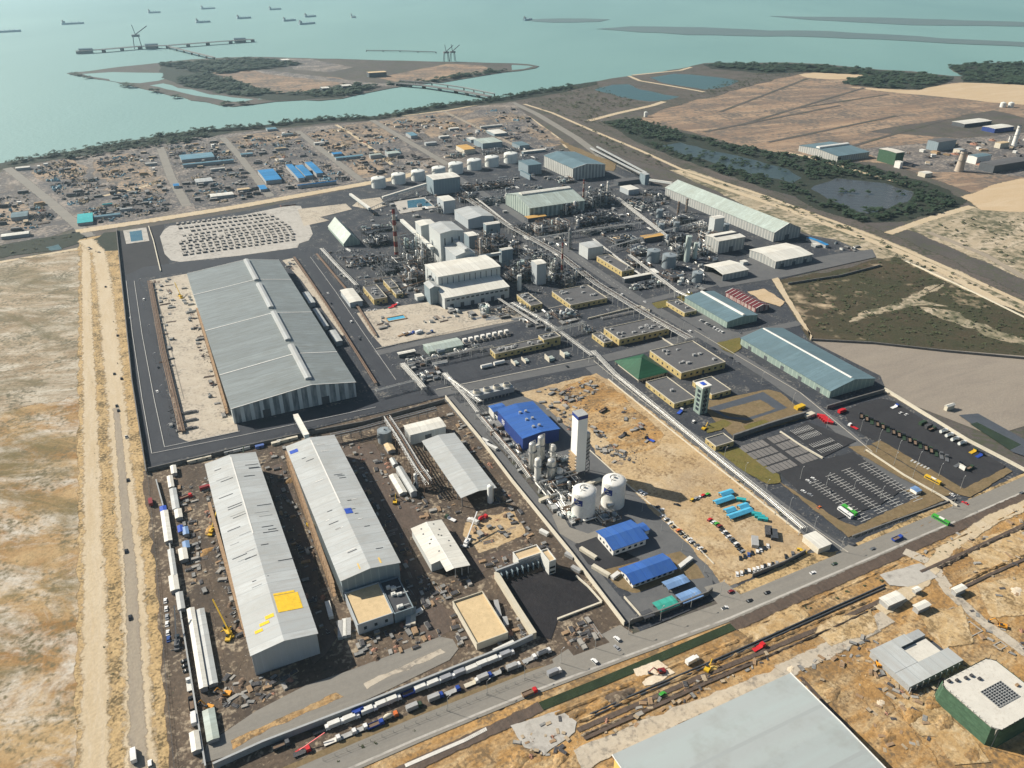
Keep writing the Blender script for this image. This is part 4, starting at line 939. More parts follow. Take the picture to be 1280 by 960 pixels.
BH=hall('compressor_hall','deep blue gas plant hall with roof vents along its ridge',r,11,'y',1.6,.5,'roof_blue_x','wall_blue','hall',over=.6)
ro=[c for c in BH.children if c.name.startswith('roof')][0]
for i in range(3):
 for s in(-1,1):g=MB();g.cyl((r[0]+r[2])/2+s*2.4,r[1]+8+i*11,12.2,14,1.1,n=10);g.build('roof_vent','pipe_silver',ro)
sg=ft(BH,'W',*r,4,9,30,36,'blue_sign','sign');g=MB()
for i,(a,b,z0,z1)in enumerate(((31,35.5,7.2,7.9),(30.8,33,5.6,6.4),(33.6,35.6,5.6,6.4),(31.4,35,4.4,4.9))):g.box(r[0]-.2,r[1]+a,z0,r[0]-.13,r[1]+b,z1)
g.build('lettering','white_paint',sg)
hall('lean_to','white-walled blue-roofed lean-to on the corner of the deep blue hall',RC((611,508),(633,511),7),7,'x',.8,.5,'roof_blue_y','container_white','shed')
hall('blue_roof_office','white building with a bright blue roof just below the two white gas silos',(210.6,297.5,234,315),6,'x',1.8,.5,'roof_blue_y','white_paint','building',over=1.2,windows=(('W',4,1.4,2,3.6),('S',5,2,2,3.6)))
hall('small_annexe','small blue-roofed annexe at the far end of the white blue-roofed building',(237,305,241.5,312),4,'x',.6,.5,'roof_blue_y','white_paint','building')
hall('blue_roof_office','white building with a bright blue roof beside the walled compound of canopies',(206.3,269.5,235,282),4.4,'x',1.6,.5,'roof_blue_y','white_paint','building',over=1.2,windows=(('S',7,2,1.4,3),('W',3,1.2,1.4,3)))
for lab,p,q,m in(('light blue parking canopy nearest the bright blue roofs',(828,728),(862,727),'roof_light_blue'),('pale grey-blue parking canopy along the road wall',(845,744),(879,745),'roof_light_blue'),('jade green canopy in the walled compound',(816,754),(849,756),'roof_jade'),('small dark grey canopy in the corner of the walled compound',(800,766),(818,769),'roof_deck_dark')):
 hall('canopy',lab,RC(p,q,3),3,'x',.5,.5,m,cat='canopy',open_side='all',over=.3)
hall('product_warehouse','very long pale roofed warehouse with banded walls along the sandy corridor',(698,701,741,930),12.5,'y',9,.5,'roof_green_white_x','wall_band_pale','warehouse',over=.6,doors=(('S',1,7,7),),trim='edge')
hall('white_roof_store','broad white roofed store with banded walls at the plant corner by the sand track',(635,628,690.5,672),9,'x',2.2,.5,'roof_white_y','wall_band_pale','warehouse',over=.6,doors=(('S',3,5,5),))
hall('open_front_store','white roofed store open on one long side beside the grey storage tank',(556.5,624,592,656),8,'x',2.2,.5,'roof_white_y','wall_band_pale','shed',open_side='W',over=.6)
hall('bagging_house','tall white roofed block with a slot in its roof and a dark doorway',(607.5,696,647,721),16,'x',1.2,.5,'roof_white_y','wall_band_pale','hall',vent=(3,1.6,1,3,'roof_deck_dark'),doors=(('S',1,6,7),))
hall('striped_hall','tall hall with white and grey upright bands near the coastal road',(619,1066,678,1163),19,'y',4.5,.4,'roof_steel_x','wall_band_white','hall',trim='edge',over=.6)
hall('precious_metal_hall','big white roofed hall with a split ridge and a grey near slope',(468,917,553,993),15,'x',8,.55,'roof_green_white_y','wall_band_green','hall',vent=(10,1.6,1,6,'roof_white_y'),over=.8)
hall('gabled_hall','pale gabled hall behind the tall smelter blocks',RC((568,262.5),(617,270),13),13,'y',2.4,.55,'roof_pale_x','wall_panel_grey','hall')
T1=hall('teal_workshop','teal-walled workshop with a white clerestory beside the maroon shed',(482,525,519,592),7,'y',2.4,.55,'roof_steel_x','wall_teal','workshop',vent=(3,1.6,1,1,'white_paint'))
hall('teal_warehouse','large teal-walled warehouse with a white ridge strip by the grey laydown yard',(470,382,519.5,491),7,'y',5,.5,'roof_steel_x','wall_teal','warehouse',vent=(2.2,1.0,1,3,'white_paint'),doors=(('W',5,4,4),))
hall('maroon_shed','maroon shed with pale roof ribs across it',(532,542,549,588),5,'y',2.6,.5,'roof_maroon','wall_maroon','shed',seams=[547+i*5.2 for i in range(8)])
hall('smelter_lower_block','long pale low-roofed front of the smelter with a row of openings',(254,684,326,711),12.5,'x',3.0,1.0,'roof_white_y','wall_panel_pale','hall',windows=(('S',13,3.4,8.6,10.2),),doors=(('S',6,4,5),))
r=RC((531,331),(620,329),25)
hall('smelter_upper_block','pale upper block of the smelter with tall wall panels above the low-roofed front',(r[0],711.3,r[2],r[3]),25,'x',1.2,.5,'roof_white_y','wall_panel_pale','hall',windows=(('S',11,.7,14,23),('W',3,.7,14,23)))
r=RC((536,281),(579,288),42)
hall('furnace_tower','tallest white block of the smelter with a bright face',r,42,'y',2,.5,'roof_pale_x','wall_panel_pale','tower block',windows=(('S',3,1.4,20,36),))
r=RC((554,304),(594,313),30)
hall('furnace_annexe','mid-height pale block with a raised ridge in front of the tallest white block',r,27,'y',3.5,.6,'roof_pale_x','wall_panel_grey','tower block',vent=(6,3,1,1,'roof_pale_x'))
hall('boiler_house','pale roofed house with pipe ducts left of the tallest white block',RC((519,277),(545,280),30),30,'y',1,.5,'roof_white_x','wall_panel_pale','tower block')
hall('slag_house','low grey-white roofed house on the near left corner of the smelter front',RC((530,354),(549,359),18),18,'y',2,.5,'roof_pale_x','wall_steel_blue','tower block')
for k,(nm,lab,p,q,z,rf,wl)in enumerate((('filter_house','white roofed filter house on dark legs behind the smelter blocks',(604,279),(625,279),22,'roof_white_y','wall_steel_blue'),('filter_house','low white roofed house in shadow between two tall smelter blocks',(580,291),(597,294),16,'roof_white_y','wall_steel_blue'),('filter_house','small white roofed house with a rusty edge beside the grey silo',(624,311),(641,311),20,'roof_white_y','wall_steel_blue'),('filter_house','white roofed box tower among the dark vessels near the slim banded stack',(664,326),(683,329),24,'roof_white_y','wall_panel_grey'),('square_house','plain pale square house beside the main pipe rack',(724,304),(754,307.5),14,'roof_pale_y','wall_panel_pale'),('tall_store','tall grey store with a white roof in front of the row of white tanks',(532.5,219),(575,221),23,'roof_white_y','wall_steel_blue'),('white_house','white roofed house on the edge of the dark settling pond',(546,246),(569,250),18,'roof_white_y','wall_panel_grey'),('grey_house','two-level grey house between the white tanks and the striped hall',(648,201),(677,205),16,'roof_steel_y','wall_steel_blue'),('grey_house','low grey annexe in front of the two-level grey house',(650,213),(664,219),8,'roof_steel_y','wall_steel_blue'),('far_store','grey-green roofed store behind the row of white tanks',(592,174),(628,177),10,'roof_green_white_y','wall_steel_blue'),('far_store','brownish store beyond the white tanks beside the grey-green roof',(570,182),(594,186),8,'roof_ochre','cream_wall'),('far_store','flat white roofed store at the coastal end of the plant',(608,163),(634,166),5,'roof_white_y','wall_steel_blue'),('far_store','narrow white roofed store beyond the far grey-green roof',(583,172),(597,174),6,'roof_white_y','wall_steel_blue'),('far_store','dark blue-grey store in the shade of the striped hall',(640,178),(662,181),7,'roof_steel_y','wall_steel_blue'),('far_store','long white roofed shed beside the coastal end of the striped hall',(652,189),(682,187),4,'roof_white_y','wall_steel_blue'),('substation','ochre roofed substation left of the dark process area',(655.6,270.6),(683,270),6,'roof_ochre','dark_wall'),('substation','ochre roofed substation behind the two grey storage tanks',(800,295),(830,294),6,'roof_ochre','dark_wall'),('substation','cream roofed substation beside the ochre one near the grey tanks',(766,297),(786,297),5,'roof_cream','grey_wall'),('substation','plain white box house between the process area and the conveyor tower',(775,233),(799,236),8,'roof_white_y','wall_panel_grey'),('long_bunker','long dark low bunker below the conveyor tower',(767,225),(800,224),6,'roof_deck_grey','dark_wall'),('transfer_tower','grey conveyor transfer tower at the bend beside the sandy corridor',(800,216),(812,218),16,'roof_pale_y','wall_steel_blue'),('pump_house','long white roofed open pump house beside the pipe rack road',(778,347),(822,341),5,'roof_white_y','dark_wall'),('small_white_house','small white roofed house by the near smelter yard',(518,368),(530,370),5,'roof_white_y','wall_panel_pale'),('top_house','small white house on top of the twin grey silos',(887,271),(906,272),26,'roof_white_y','wall_panel_pale'),('kiosk','small white kiosk between the white roofed stores',(925,326),(935,327),4,'roof_white_y','wall_panel_pale'),('gatehouse','pale flat-roofed gatehouse at the end of the pipe rack by the highway',(1004,670),(1039,680),5,'roof_white_y','cream_wall'),('small_blue_hut','small blue and white hut on the lined car park',(1138,610),(1152,613),3,'roof_light_blue','white_paint'),('toilet_hut','white hut with a grey roof among the dark trucks at the yard end',(1200,580),(1207,584),4,'roof_white_y','white_paint'))):
 hall(nm,lab,RC(p,q,z),z,'x',max(.3,z*.04),.5,rf,wl,'building',over=.3)
hall('green_roof_shed','low pale green shed with a slotted roof beside the row of white bins',RC((529,431),(579,431),5),5,'x',1.4,.5,'roof_green_white_y','wall_teal','shed')
hall('white_canopy','small white roofed shelter left of the pale green shed',RC((497,441),(519,439),4),4,'x',.4,.5,'roof_white_y','dark_wall','shed')
hall('a_frame_store','steep A-frame store with pale green slopes beside the slab yard',RC((410,283),(450,302),4),4,'y',11,.5,'roof_green_white_x','wall_teal','store',over=.3)
YB=dict(deck='roof_deck_grey',wall='wall_yellow',trim='parapet')
for lab,p,q,z,un in(('yellow-walled building with a grey roof and bright pilasters beside the square pale house',(746,320),(793,336),7,4),('yellow-walled building with roof machines right of the smelter vessels',(690,364),(759,372),6,12),('yellow-walled building with many silver roof machines beside the pipe rack road',(755,410),(837,410),7,16),('small yellow annexe with a row of pilasters beside the machine-covered roof',(740,417),(766,426),5,3),('largest yellow-walled building, with two roof levels, behind the green pyramid roof',(812.5,438),(907,452),7,10),('yellow-walled building with an empty dark roof in front of the green pyramid roof',(807.5,477),(870,497),5,1),('yellow-walled building partly hidden by the slim green tower',(866,476),(914,486.6),5,0),('low yellow building beside the teal workshop car park',(833,377),(871,387.5),5,3),('long grey-fronted building with cooling fins below the row of white bins',(612.5,435.6),(684,428),6,14),('raised yellow block at the end of the long grey-fronted building',(673,419),(701,420),9,3),('yellow building with slotted roof at the foot of the slim white vessel',(646,368),(678,379),7,10),('yellow building between the white roofed sheds by the smelter yard',(454,358),(484,371),7,6),('low grey-roofed house right of the yellow building by the smelter yard',(479,350),(498,358),6,2),('second low grey-roofed house nearer the smelter yard',(489,361),(504,366),5,2),('flat grey-roofed guardhouse beside the strip of lawn',(882,547.5),(917.5,551),5,0)):
 r=RC(p,q,z);block('flat_roof_building',lab,r,z,'roof_deck_grey','wall_yellow','building',None,.7,(('S',max(2,int((r[2]-r[0])/6)),2.2,z*.35,z*.6),('W',max(2,int((r[3]-r[1])/7)),1.6,z*.35,z*.6)),(('S',1,2.4,2.6),),un,len(lab),'parapet')
hall('white_roof_shed','white roofed shed beside the ring road next to the yellow building',RC((425.6,363),(453,376),6),6,'y',.6,.5,'roof_white_x','wall_panel_grey','shed')
r=RC((767.5,451),(836,465),4);t=thing('prayer_hall','prayer hall under a dark green pyramid roof','building',(r[0],r[1],0));cx,cy=(r[0]+r[2])/2,(r[1]+r[3])/2
g=MB();g.box(r[0]+2.5,r[1]+2.5,-.2,r[2]-2.5,r[3]-2.5,4.2);g.build('wall','cream_wall',t)
g=MB();n=0;g.v=[(r[0],r[1],4),(r[2],r[1],4),(r[2],r[3],4),(r[0],r[3],4),(cx,cy,12.5)]
for f in((0,1,4),(1,2,4),(2,3,4),(3,0,4),(3,2,1,0)):g.face(list(f))
ro=g.build('roof','roof_green',t);g=MB();g.cyl(cx,cy,12.3,14.5,.35,.05,n=8);g.build('finial','dark_green',ro)
for i in range(8):
 for s in(0,1):g=MB();x=r[0]+1+(r[2]-r[0]-2)*i/7;y=(r[1]+1,r[3]-1)[s];g.cyl(x,y,-.2,4,.3,n=8);g.build('column','cream_wall',t)
r=RC((871,477.5),(887,480),26);r=(r[0],r[3]-8,r[0]+7.5,r[3])
t=thing('minaret_tower','slim green and grey tower with a white and blue cap','tower',(r[0],r[1],0));g=MB();g.box(r[0],r[1],-.2,r[2],r[3],24);g.build('shaft','wall_teal',t)
g=MB();g.box(r[0]-.6,r[1]-.6,24.01,r[2]+.6,r[3]+.6,25.6);c=g.build('cap','white_paint',t);g=MB();g.box(r[0]+1.5,r[1]+2,25.6,r[0]+5,r[3]-1.5,26);g.build('cap_panel','tarp_blue',c)
for i in range(5):
 for f in 'SW':ft(t,f,*r,3+i*4,5.4+i*4,2,5.5,'glass_dark','window')
ft(t,'S',*r,1,23.5,3.2,4.2,'dark_wall','glazed_strip',.3)
hall('foreground_warehouse','vast plain grey-green roof edge in the near foreground',(135,20,235,177),12,'x',1.2,.8,'roof_foreground','yellow_sheet','warehouse',over=.9,trim='edge')
c=[G(*p,12)for p in((1177,848),(1245,830),(1330,880),(1242,914))]
c=[(299.6,143.8),(331.2,138.2),(333,108),(296,113)]
t=thing('netted_building','new building wrapped in green safety netting with a roof opening of steel mesh','building',(c[3][0],c[3][1],0));r=(297,112.5,334,143)
g=MB();g.box(r[0]+1,r[1]+1,-.2,r[2]-1,r[3]-1,11);g.build('wall','concrete_block',t)
g=MB()
for q in range(24):
 pass
x0,y0,x1,y1=r;ring=[]
P=[(x0+3,y0),(x1-3,y0),(x1,y0+3),(x1,y1-3),(x1-3,y1),(x0+3,y1),(x0,y1-3),(x0,y0+3)]
n=len(P);lv=[(-.2,1.06),(4,1.05),(8,1.03),(11.2,1.015)];mx,my=(x0+x1)/2,(y0+y1)/2
for z,k in lv:g.v+=[(mx+(x-mx)*k,my+(y-my)*k,z)for x,y in P]
for a in range(3):
 for i in range(n):j=(i+1)%n;g.face([a*n+i,a*n+j,(a+1)*n+j,(a+1)*n+i])
g.build('netting','netting_green',t)
g=MB();g.prism([(mx+(x-mx)*.985,my+(y-my)*.985)for x,y in P],11.02,11.3);ro=g.build('roof','roof_deck_concrete',t)
for i in range(40):
 u=i/40*4;k=int(u);f=u-k;a,b=[(x0,y0),(x1,y0),(x1,y1),(x0,y1),(x0,y0)][k:k+2]
 x,y=a[0]+(b[0]-a[0])*f,a[1]+(b[1]-a[1])*f;g=MB();g.bar((x,y,0),(x,y,12.4),.12,4);g.build('scaffold_pole','steel_dark',t)
q=[G(*p,11.3)for p in((1226,866),(1250,852),(1274,870),(1249,884))];ux0,ux1=min(p[0]for p in q),max(p[0]for p in q);uy0,uy1=min(p[1]for p in q),max(p[1]for p in q)
g=MB();g.box(ux0,uy0,11.32,ux1,uy1,11.4);op=g.build('roof_opening','steel_dark',ro);g=MB()
for i in range(9):g.bar((ux0+(ux1-ux0)*i/8,uy0,11.6),(ux0+(ux1-ux0)*i/8,uy1,11.6),.14,4);g.bar((ux0,uy0+(uy1-uy0)*i/8,11.7),(ux1,uy0+(uy1-uy0)*i/8,11.7),.14,4)
g.build('mesh','steel_pale',op)
for i,(px,py)in enumerate(((1186,852),(1196,851),(1207,848),(1214,845),(1224,849),(1271,857))):x,y=G(px,py,11.3);g=MB();g.cbox(x,y,11.31,1.6,1.2,1);g.build('material_pile','stack_dark' if i!=5 else 'plank_brown',ro)
t=thing('courtyard_building','half-built U-shaped building with pale sheet roofs around a concrete yard','building',(*G(1135,858)[:2],0))
ua,ub=G(1091,814,5),G(1138,858,5);uc=G(1199,818,5);ud=G(1152,782,5);x0,x1,y0,y1=ub[0],uc[0],ub[1],ud[1]
ww=(x1-x0);hh=(y1-y0)
g=MB();g.box(x0+.5,y0+.5,-.2,x1-.5,y0+hh*.34,4.4);g.box(x0+.5,y0+hh*.34,-.2,x0+ww*.4,y1-.5,4.4);g.box(x0+ww*.4,y1-hh*.2,-.2,x1-ww*.1,y1-.5,4.4);g.build('wall','grey_wall',t)
for i,(a,b,c_,d)in enumerate(((x0,y0,x1-ww*.02,y0+hh*.36),(x0,y0+hh*.365,x0+ww*.42,y1),(x0+ww*.425,y1-hh*.22,x1-ww*.35,y1))):
 g=MB();g.box(a,b,4.42+i*.06,c_,d,4.66+i*.06);g.build('roof','roof_pale_y',t)
g=MB();g.box(x0+ww*.43,y0+hh*.38,.3,x1-ww*.12,y1-hh*.24,3.2);g.build('yard_slab','roof_deck_concrete',t)
g=MB();g.box(x1-ww*.11,y0+hh*.42,.1,x1-.5,y1-hh*.3,1.2);g.build('pit','steel_dark',t)
for i in range(9):g=MB();g.cbox(x0+ww*i/9,y0-.6,-.2,.4,.4,4.6);g.build('post','steel_pale',t)
for lab,p,q,z in(('largest of the three small white roofed huts on the building site',(1100,748),(1131,748),4),('white roofed hut beside the largest hut on the building site',(1142,757),(1163,756),4),('white roofed hut across the track from the other two site huts',(1190,736),(1208,735),4),('small grey hut behind the two neighbouring site huts',(1141,736),(1151,737),3)):
 hall('site_hut',lab,RC(p,q,z),z,'x',.3,.5,'roof_white_y','container_grey','hut')
 # tanks, silos, stacks
def GC(x,y):return G(x,y)
for k,(x,y,lab)in enumerate(((473.7,234,'white domed tank at the near left end of the row, next to the sandy road'),(498.7,229,'second white domed tank from the near left end of the row'),(523,225,'third white domed tank, just left of the tall grey store'),(548.7,220.5,'white domed tank half hidden behind the tall grey store'),(570,216,'white domed tank just right of the tall grey store'),(593,211.5,'sixth white domed tank, right of the one beside the grey store'),(615,207.5,'seventh white domed tank, next to the last of the row'),(638.5,203,'white domed tank at the far right end of the row'))):
 cx,cy=G(x,y);tank('storage_tank',lab,cx,cy,11 if k<4 else 12,14 if k<4 else 15,'tank_white',.2,group='row of white domed tanks',top='dome')
for x,y,r,h,lab in((742,602,7.6,0,''),):pass
for(x,y),lab in(((728.7,643),'nearer left white gas silo with a dark blue sign on its side'),((765.5,630),'farther right white gas silo with a dark blue sign on its side')):
 cx,cy=G(x,y);t=tank('gas_silo',lab,cx,cy,7.7,19,'white_paint',.32,group='two white gas silos',top='dome',n=32)
 a0=atan2(-cy,-cx)-.5;g=MB();m=8;sp=.62
 for i in range(m):
  a,b=a0+sp*(i/m-.5)*2*.68,a0+sp*((i+1)/m-.5)*2*.68
  g.poly([(cx+7.78*cos(a),cy+7.78*sin(a),12.2),(cx+7.78*cos(b),cy+7.78*sin(b),12.2),(cx+7.78*cos(b),cy+7.78*sin(b),16.6),(cx+7.78*cos(a),cy+7.78*sin(a),16.6)])
 s=g.build('sign','blue_sign',t);g=MB()
 for(f0,f1,z0,z1)in((.34,.62,14.6,15.3),(.2,.4,13.9,14.5),(.45,.85,13.1,13.6)):
  for i in range(4):
   a,b=a0+sp*((f0+(f1-f0)*i/4)-.5)*2*.68,a0+sp*((f0+(f1-f0)*(i+1)/4)-.5)*2*.68
   g.poly([(cx+7.83*cos(a),cy+7.83*sin(a),z0),(cx+7.83*cos(b),cy+7.83*sin(b),z0),(cx+7.83*cos(b),cy+7.83*sin(b),z1),(cx+7.83*cos(a),cy+7.83*sin(a),z1)])
 g.build('emblem','white_paint',s);g=MB()
 for i in range(10):
  q0,q1=2*pi*i/10*.7,2*pi*(i+1)/10*.7;g.bar((cx+3*cos(q0),cy+3*sin(q0),21.6),(cx+3*cos(q1),cy+3*sin(q1),21.6),.22,5)
 g.bar((cx,cy,21.4),(cx-4,cy-2,21),.25);g.build('roof_pipe','pipe_silver',t)
for x,y,r,h,m,lab in((816,327,7.4,14,'tank_grey','grey storage tank behind the larger grey tank by the pipe bridge'),(835.5,334,8,15,'tank_grey','larger grey storage tank in front of its neighbour by the pipe bridge'),(871,352,5.8,11,'tank_grey','grey storage tank in front of the open-fronted white store'),(892.5,290,5,10,'tank_grey','left of the twin grey silos behind the tall white roofed block'),(906.5,290,4.2,11,'tank_grey','right of the twin grey silos behind the tall white roofed block'),(481.5,552,5.2,10,'tank_grey','lone grey tank beside the steel conveyor frame on the building site'),(651,345,4,18,'tank_pale_green','pale green round silo among the dark smelter vessels'),(649,363,2.4,17,'tank_white','slim white vessel in front of the pale green silo'),(858,327,3.4,31,'tank_pale_green','taller of two pale cylinders beside the grey tanks'),(868,324,2.4,20,'tank_pale_green','shorter pale cylinder beside the taller one by the grey tanks'),(826,290,4,11,'tank_grey','small grey tank beside the ochre roofed substation'),(845,289,4,12,'tank_grey','grey tank with a white cap right of the ochre roofed substation'),(824,272,4.6,11,'tank_grey','dark grey tank left of the two lattice columns'),(852,352,2.4,4.6,'tank_white','small round tank left of the grey tank before the open-fronted store'),(849,356,2.2,4.4,'tank_white','smaller round tank in front of its twin by the pipe bridge'),(472,287,3,6,'tank_grey','low tank beside the red and white chimney'),(493,275,4.2,6,'tank_grey','low dark tank behind the red and white chimney')):
 cx,cy=G(x,y);tank('storage_tank',lab,cx,cy,r,h,m,.12)
x,y=G(496,321);chimney('banded_chimney','tall red and white banded chimney left of the smelter blocks',x,y,2.5,1.7,58,9)
x,y=G(702,351);chimney('banded_stack','slim red and white banded stack beside the main pipe rack',x,y,1.2,.9,44,7)
x,y=G(729,250);chimney('banded_stack','small red and white banded stack at the edge of the white split-ridge hall',x,y,1.5,1.1,30,5)
x,y=G(1198.5,214);chimney('concrete_chimney','stout tapering concrete chimney in the distant works yard',x,y,7,4.2,32)
x,y=G(1267,183);chimney('concrete_chimney','slender white concrete chimney far right in the distant works',x,y,4.6,3.2,37,None,'white_paint')
for i in range(2):x,y=G(1260+i*3.5,181);chimney('twin_stack',('left' if i==0 else 'right')+' one of two short stacks beside the slender white chimney',x,y,2,1.6,16,None,'white_paint')
for x,y,r,h,m,d,lab in((712,312,1.6,26,'steel',5,'dark lattice-clad column behind the slim banded stack'),(847,270,1.5,20,'steel_rust',4,'left of two tall deck-ringed columns in front of the long warehouse'),(857.5,266,1.5,20,'steel_rust',4,'right of two tall deck-ringed columns in front of the long warehouse'),(737,250,2.4,20,'pipe_silver',3,'silver column nearest the small banded stack'),(752,249,3,22,'pipe_silver',3,'broad silver column in the middle of the dark process area'),(759,248,1.6,25,'pipe_white',3,'slim pale column beside the broad silver column'),(665,589,2.4,24,'pipe_silver',1,'leftmost of the tall silver gas columns below the blue hall'),(671,586,2.2,20,'pipe_white',0,'curved-top duct column between two silver gas columns'),(676,582,2.5,25,'pipe_silver',1,'silver gas column with a thin spire next to the blue hall'),(691,578,2.0,15,'pipe_white',1,'short white column right of the spired silver column'),(672,603,2.3,20,'pipe_white',1,'front silver column left of the two nearest gas vessels'),(689,602,2.9,19,'pipe_silver',1,'stoutest silver column in the middle of the gas plant'),(699,602,2.4,11,'pipe_white',1,'low white vessel right of the stoutest silver column'),(613,628,2.0,14,'tank_white',0,'white cylinder at the corner of the pale open-sided shed'),(758,634,1.4,8,'pipe_white',0,'small white vessel between the two gas silos')):
 cx,cy=G(x,y);column_vessel('process_column',lab,cx,cy,r,h,m,'column',None,d)
cx,cy=G(724,597);t=thing('cold_box_tower','tall white square gas tower with a blue band around its top','tower',(cx,cy,0));x0,y0,x1,y1=cx-3.6,cy-1,cx+3.8,cy+7
g=MB()
for a in(x0+.4,x1-.4):
 for b in(y0+.4,y1-.4):g.bar((a,b,-.2),(a,b,6),.4,4)
g.build('leg','steel',t);g=MB();g.box(x0,y0,5.5,x1,y1,48);g.build('casing','cold_box_white',t)
g=MB();g.box(x0-.06,y0-.06,48.004,x1+.06,y1+.06,50.6);g.build('band','blue_sign',t);g=MB();g.box(x0-.1,y0-.1,50.604,x1+.1,y1+.1,50.9);g.build('cap','steel_pale',t)
for i in range(6):ft(t,'W',x0,y0,x1,y1,6+i*2.6,6.6+i*2.6,-.3,8.3,'timber','platform',1.6)
g=MB();g.box(x1+.8,y0+2,12,x1+4,y1-.5,34);g.build('side_casing','steel_pale',t)
for i in range(10):g=MB();g.bar((x1+1,y0+1.4,2+i*3),(x1+4,y0+1.4,3.5+i*3),.25,4);g.build('stair_flight','steel_dark',t)
for k in range(4):g=MB();a=(x1+.8,x1+4)[k%2];b=(y0+1.2,y1-.4)[k//2];g.bar((a,b,-.2),(a,b,12),.25,4);g.build('side_leg','steel',t)
# process units
PU=[('left of the smelter, around the chimney foot',(470,335),(545,335),16,3,12,14),('dark steel maze behind the chimney, beside the boiler house',(500,318),(531,322),24,4,8,12),('low equipment field between the smelter and the A-frame store',(432,330),(486,328),7,2,8,10),('steel tower with ducts on the left face of the white smelter blocks',(522,335),(534,338),30,5,3,10),('equipment frame on the near left corner of the smelter front',(535,366),(549,371),18,4,2,6),('vessel cluster right of the smelter around the pale green silo',(630,346),(672,350),18,3,9,14),('dark vessel block between the filter houses and the main rack',(600,316),(650,318),15,3,8,12),('reactor frame beside the slim banded stack',(684,345),(702,348),26,5,5,10),('tall reactor frame at the foot of the slim banded stack',(702,358),(716,356),14,3,4,8),('shaded process block in front of the split-ridge white hall',(716,282),(770,276),12,3,12,16),('left part of the dark process area behind the square pale house',(660,288),(712,290),14,3,10,14),('steel frame with silver vessels behind the dark process block',(728,254),(768,256),20,4,9,14),('long low banks of equipment beside the dark process block',(722,292),(790,285),6,2,8,14),('exchanger rows in front of the conveyor tower',(776,254),(830,262),5,2,8,12),('piping field left of the two deck-ringed columns',(820,284),(842,280),8,2,6,9),('process frame around the two deck-ringed columns',(838,278),(872,278),11,3,7,12),('pipework between the ochre substation and the pale cylinders',(786,318),(812,316),8,2,7,10),('vessel cluster right of the ochre roofed substation',(832,308),(856,304),12,3,8,12),('pump field behind the yellow pilastered building',(776,330),(806,332),5,2,8,12),('equipment rows below the open pump house',(786,362),(830,354),4,2,8,10),('frames and silos between the pale cylinders and the tall white roofed block',(864,316),(888,318),12,3,6,10),('open equipment beside the long warehouse door side',(856,290),(884,284),9,2,6,8),('equipment yard beside the white tanks',(580,238),(640,232),7,2,8,10),('dark equipment field behind the gabled hall',(600,256),(642,250),8,2,8,10),('machinery between the tall grey store and the settling pond',(572,252),(596,250),12,3,5,8),('equipment west of the settling pond',(452,292),(492,284),6,2,6,8),('shadowed ducts between smelter and gabled hall',(596,302),(622,302),14,3,5,8),('pipe field at the foot of the tall white gas tower',(676,612),(724,605),7,2,8,16),('valve skids around the feet of the gas silos',(700,640),(745,648),3.5,1,6,14),('skids between the gas columns and the blue hall',(650,580),(700,580),6,2,6,12),('small vessels beside the near gas silo',(744,648),(770,644),4,1,5,8),('twin white hoppers in front of the smelter openings',(598,388),(616,392),7,2,5,5),('racks of rusty equipment at the smelter yard corner',(618,392),(660,388),5,2,4,8),('dark frame of tanks on the edge of the yellow slotted-roof building',(684,352),(728,344),9,2,7,10),('concrete-framed hoppers at the foot of the main rack by the highway end',(728,412),(740,416),6,2,2,4),('equipment bay south of the ochre substation',(700,268),(722,266),16,4,4,8),('machines along the far side of the plant near the coastal stores',(600,192),(648,190),8,2,6,8),('small frames between the far stores',(560,196),(586,196),6,2,5,6),('tall dark frame just behind the smelter upper block',(598,320),(630,314),22,4,6,10),('frame of ducts behind the small rusty-edged filter house',(640,292),(690,286),10,3,8,10),('bank of silver vessels on the near side of the main pipe rack',(648,324),(692,332),12,3,8,12),('scrubber frame just left of the taller pale cylinder',(842,324),(856,320),18,4,4,7),('frame with ducts left of the tall white block with a slot',(876,302),(898,300),13,3,5,8),('frame of pipes in front of the ochre substation left of the dark area',(688,264),(738,260),13,3,8,12),('low frames between the square pale house and the ochre substation',(758,302),(798,304),7,2,7,12),('equipment rows between the A-frame store and the chimney',(452,300),(490,306),9,3,7,10),('dark block of ducts just left of the smelter front',(498,346),(530,352),13,3,7,10),('frames between the settling pond and the gabled hall',(546,266),(566,262),10,3,4,8),('row of coolers at the far edge of the dark yard',(512,454),(600,436),4,1,8,10),('frame beside the white tanker and the slotted-roof building',(690,394),(724,398),6,2,5,8),('scattered pumps right of the open pump house',(824,344),(856,350),5,2,6,10),('frame at the far end of the exchanger rows',(800,244),(836,250),8,2,6,8),('equipment strip beside the striped hall',(690,226),(720,228),5,2,6,8)]
for i,(lab,p,q,h,fl,nv,npi)in enumerate(PU):
 r=RC(p,q);r=(r[0],r[1]-6,r[2],r[3]+6)if r[3]-r[1]<8 else r
 process_unit('process_unit','open steel '+lab if not lab.startswith(('open','steel','dark','low','tall','long','small','equip','shad','twin','left'))else lab,r,h,fl,50+i,('steel','steel_dark','steel_rust','steel')[i%4],int(nv*2),int(npi*2.1),None,'process unit',0,('pipe_silver','tank_pale_green','tank_grey')[i%3])
t=process_unit('steel_frame_tower','bare steel tower at the near end of the conveyor frame on the building site',RC((516,612),(540,606)),14,4,5,'steel_rust',2,5)
pipe_rack('conveyor_structure','long bare steel conveyor frame running down to the steel tower on the building site',[(484,524),(500,548),(522,585),(536,604)],7,12,3,3,6,'steel_rust','steel_pale')
pipe_rack('conveyor_structure','steel frame along the far wall of the building site',[(414,546),(450,538),(486,528),(545,512)],4,7,3,2,7,'steel','steel_pale')
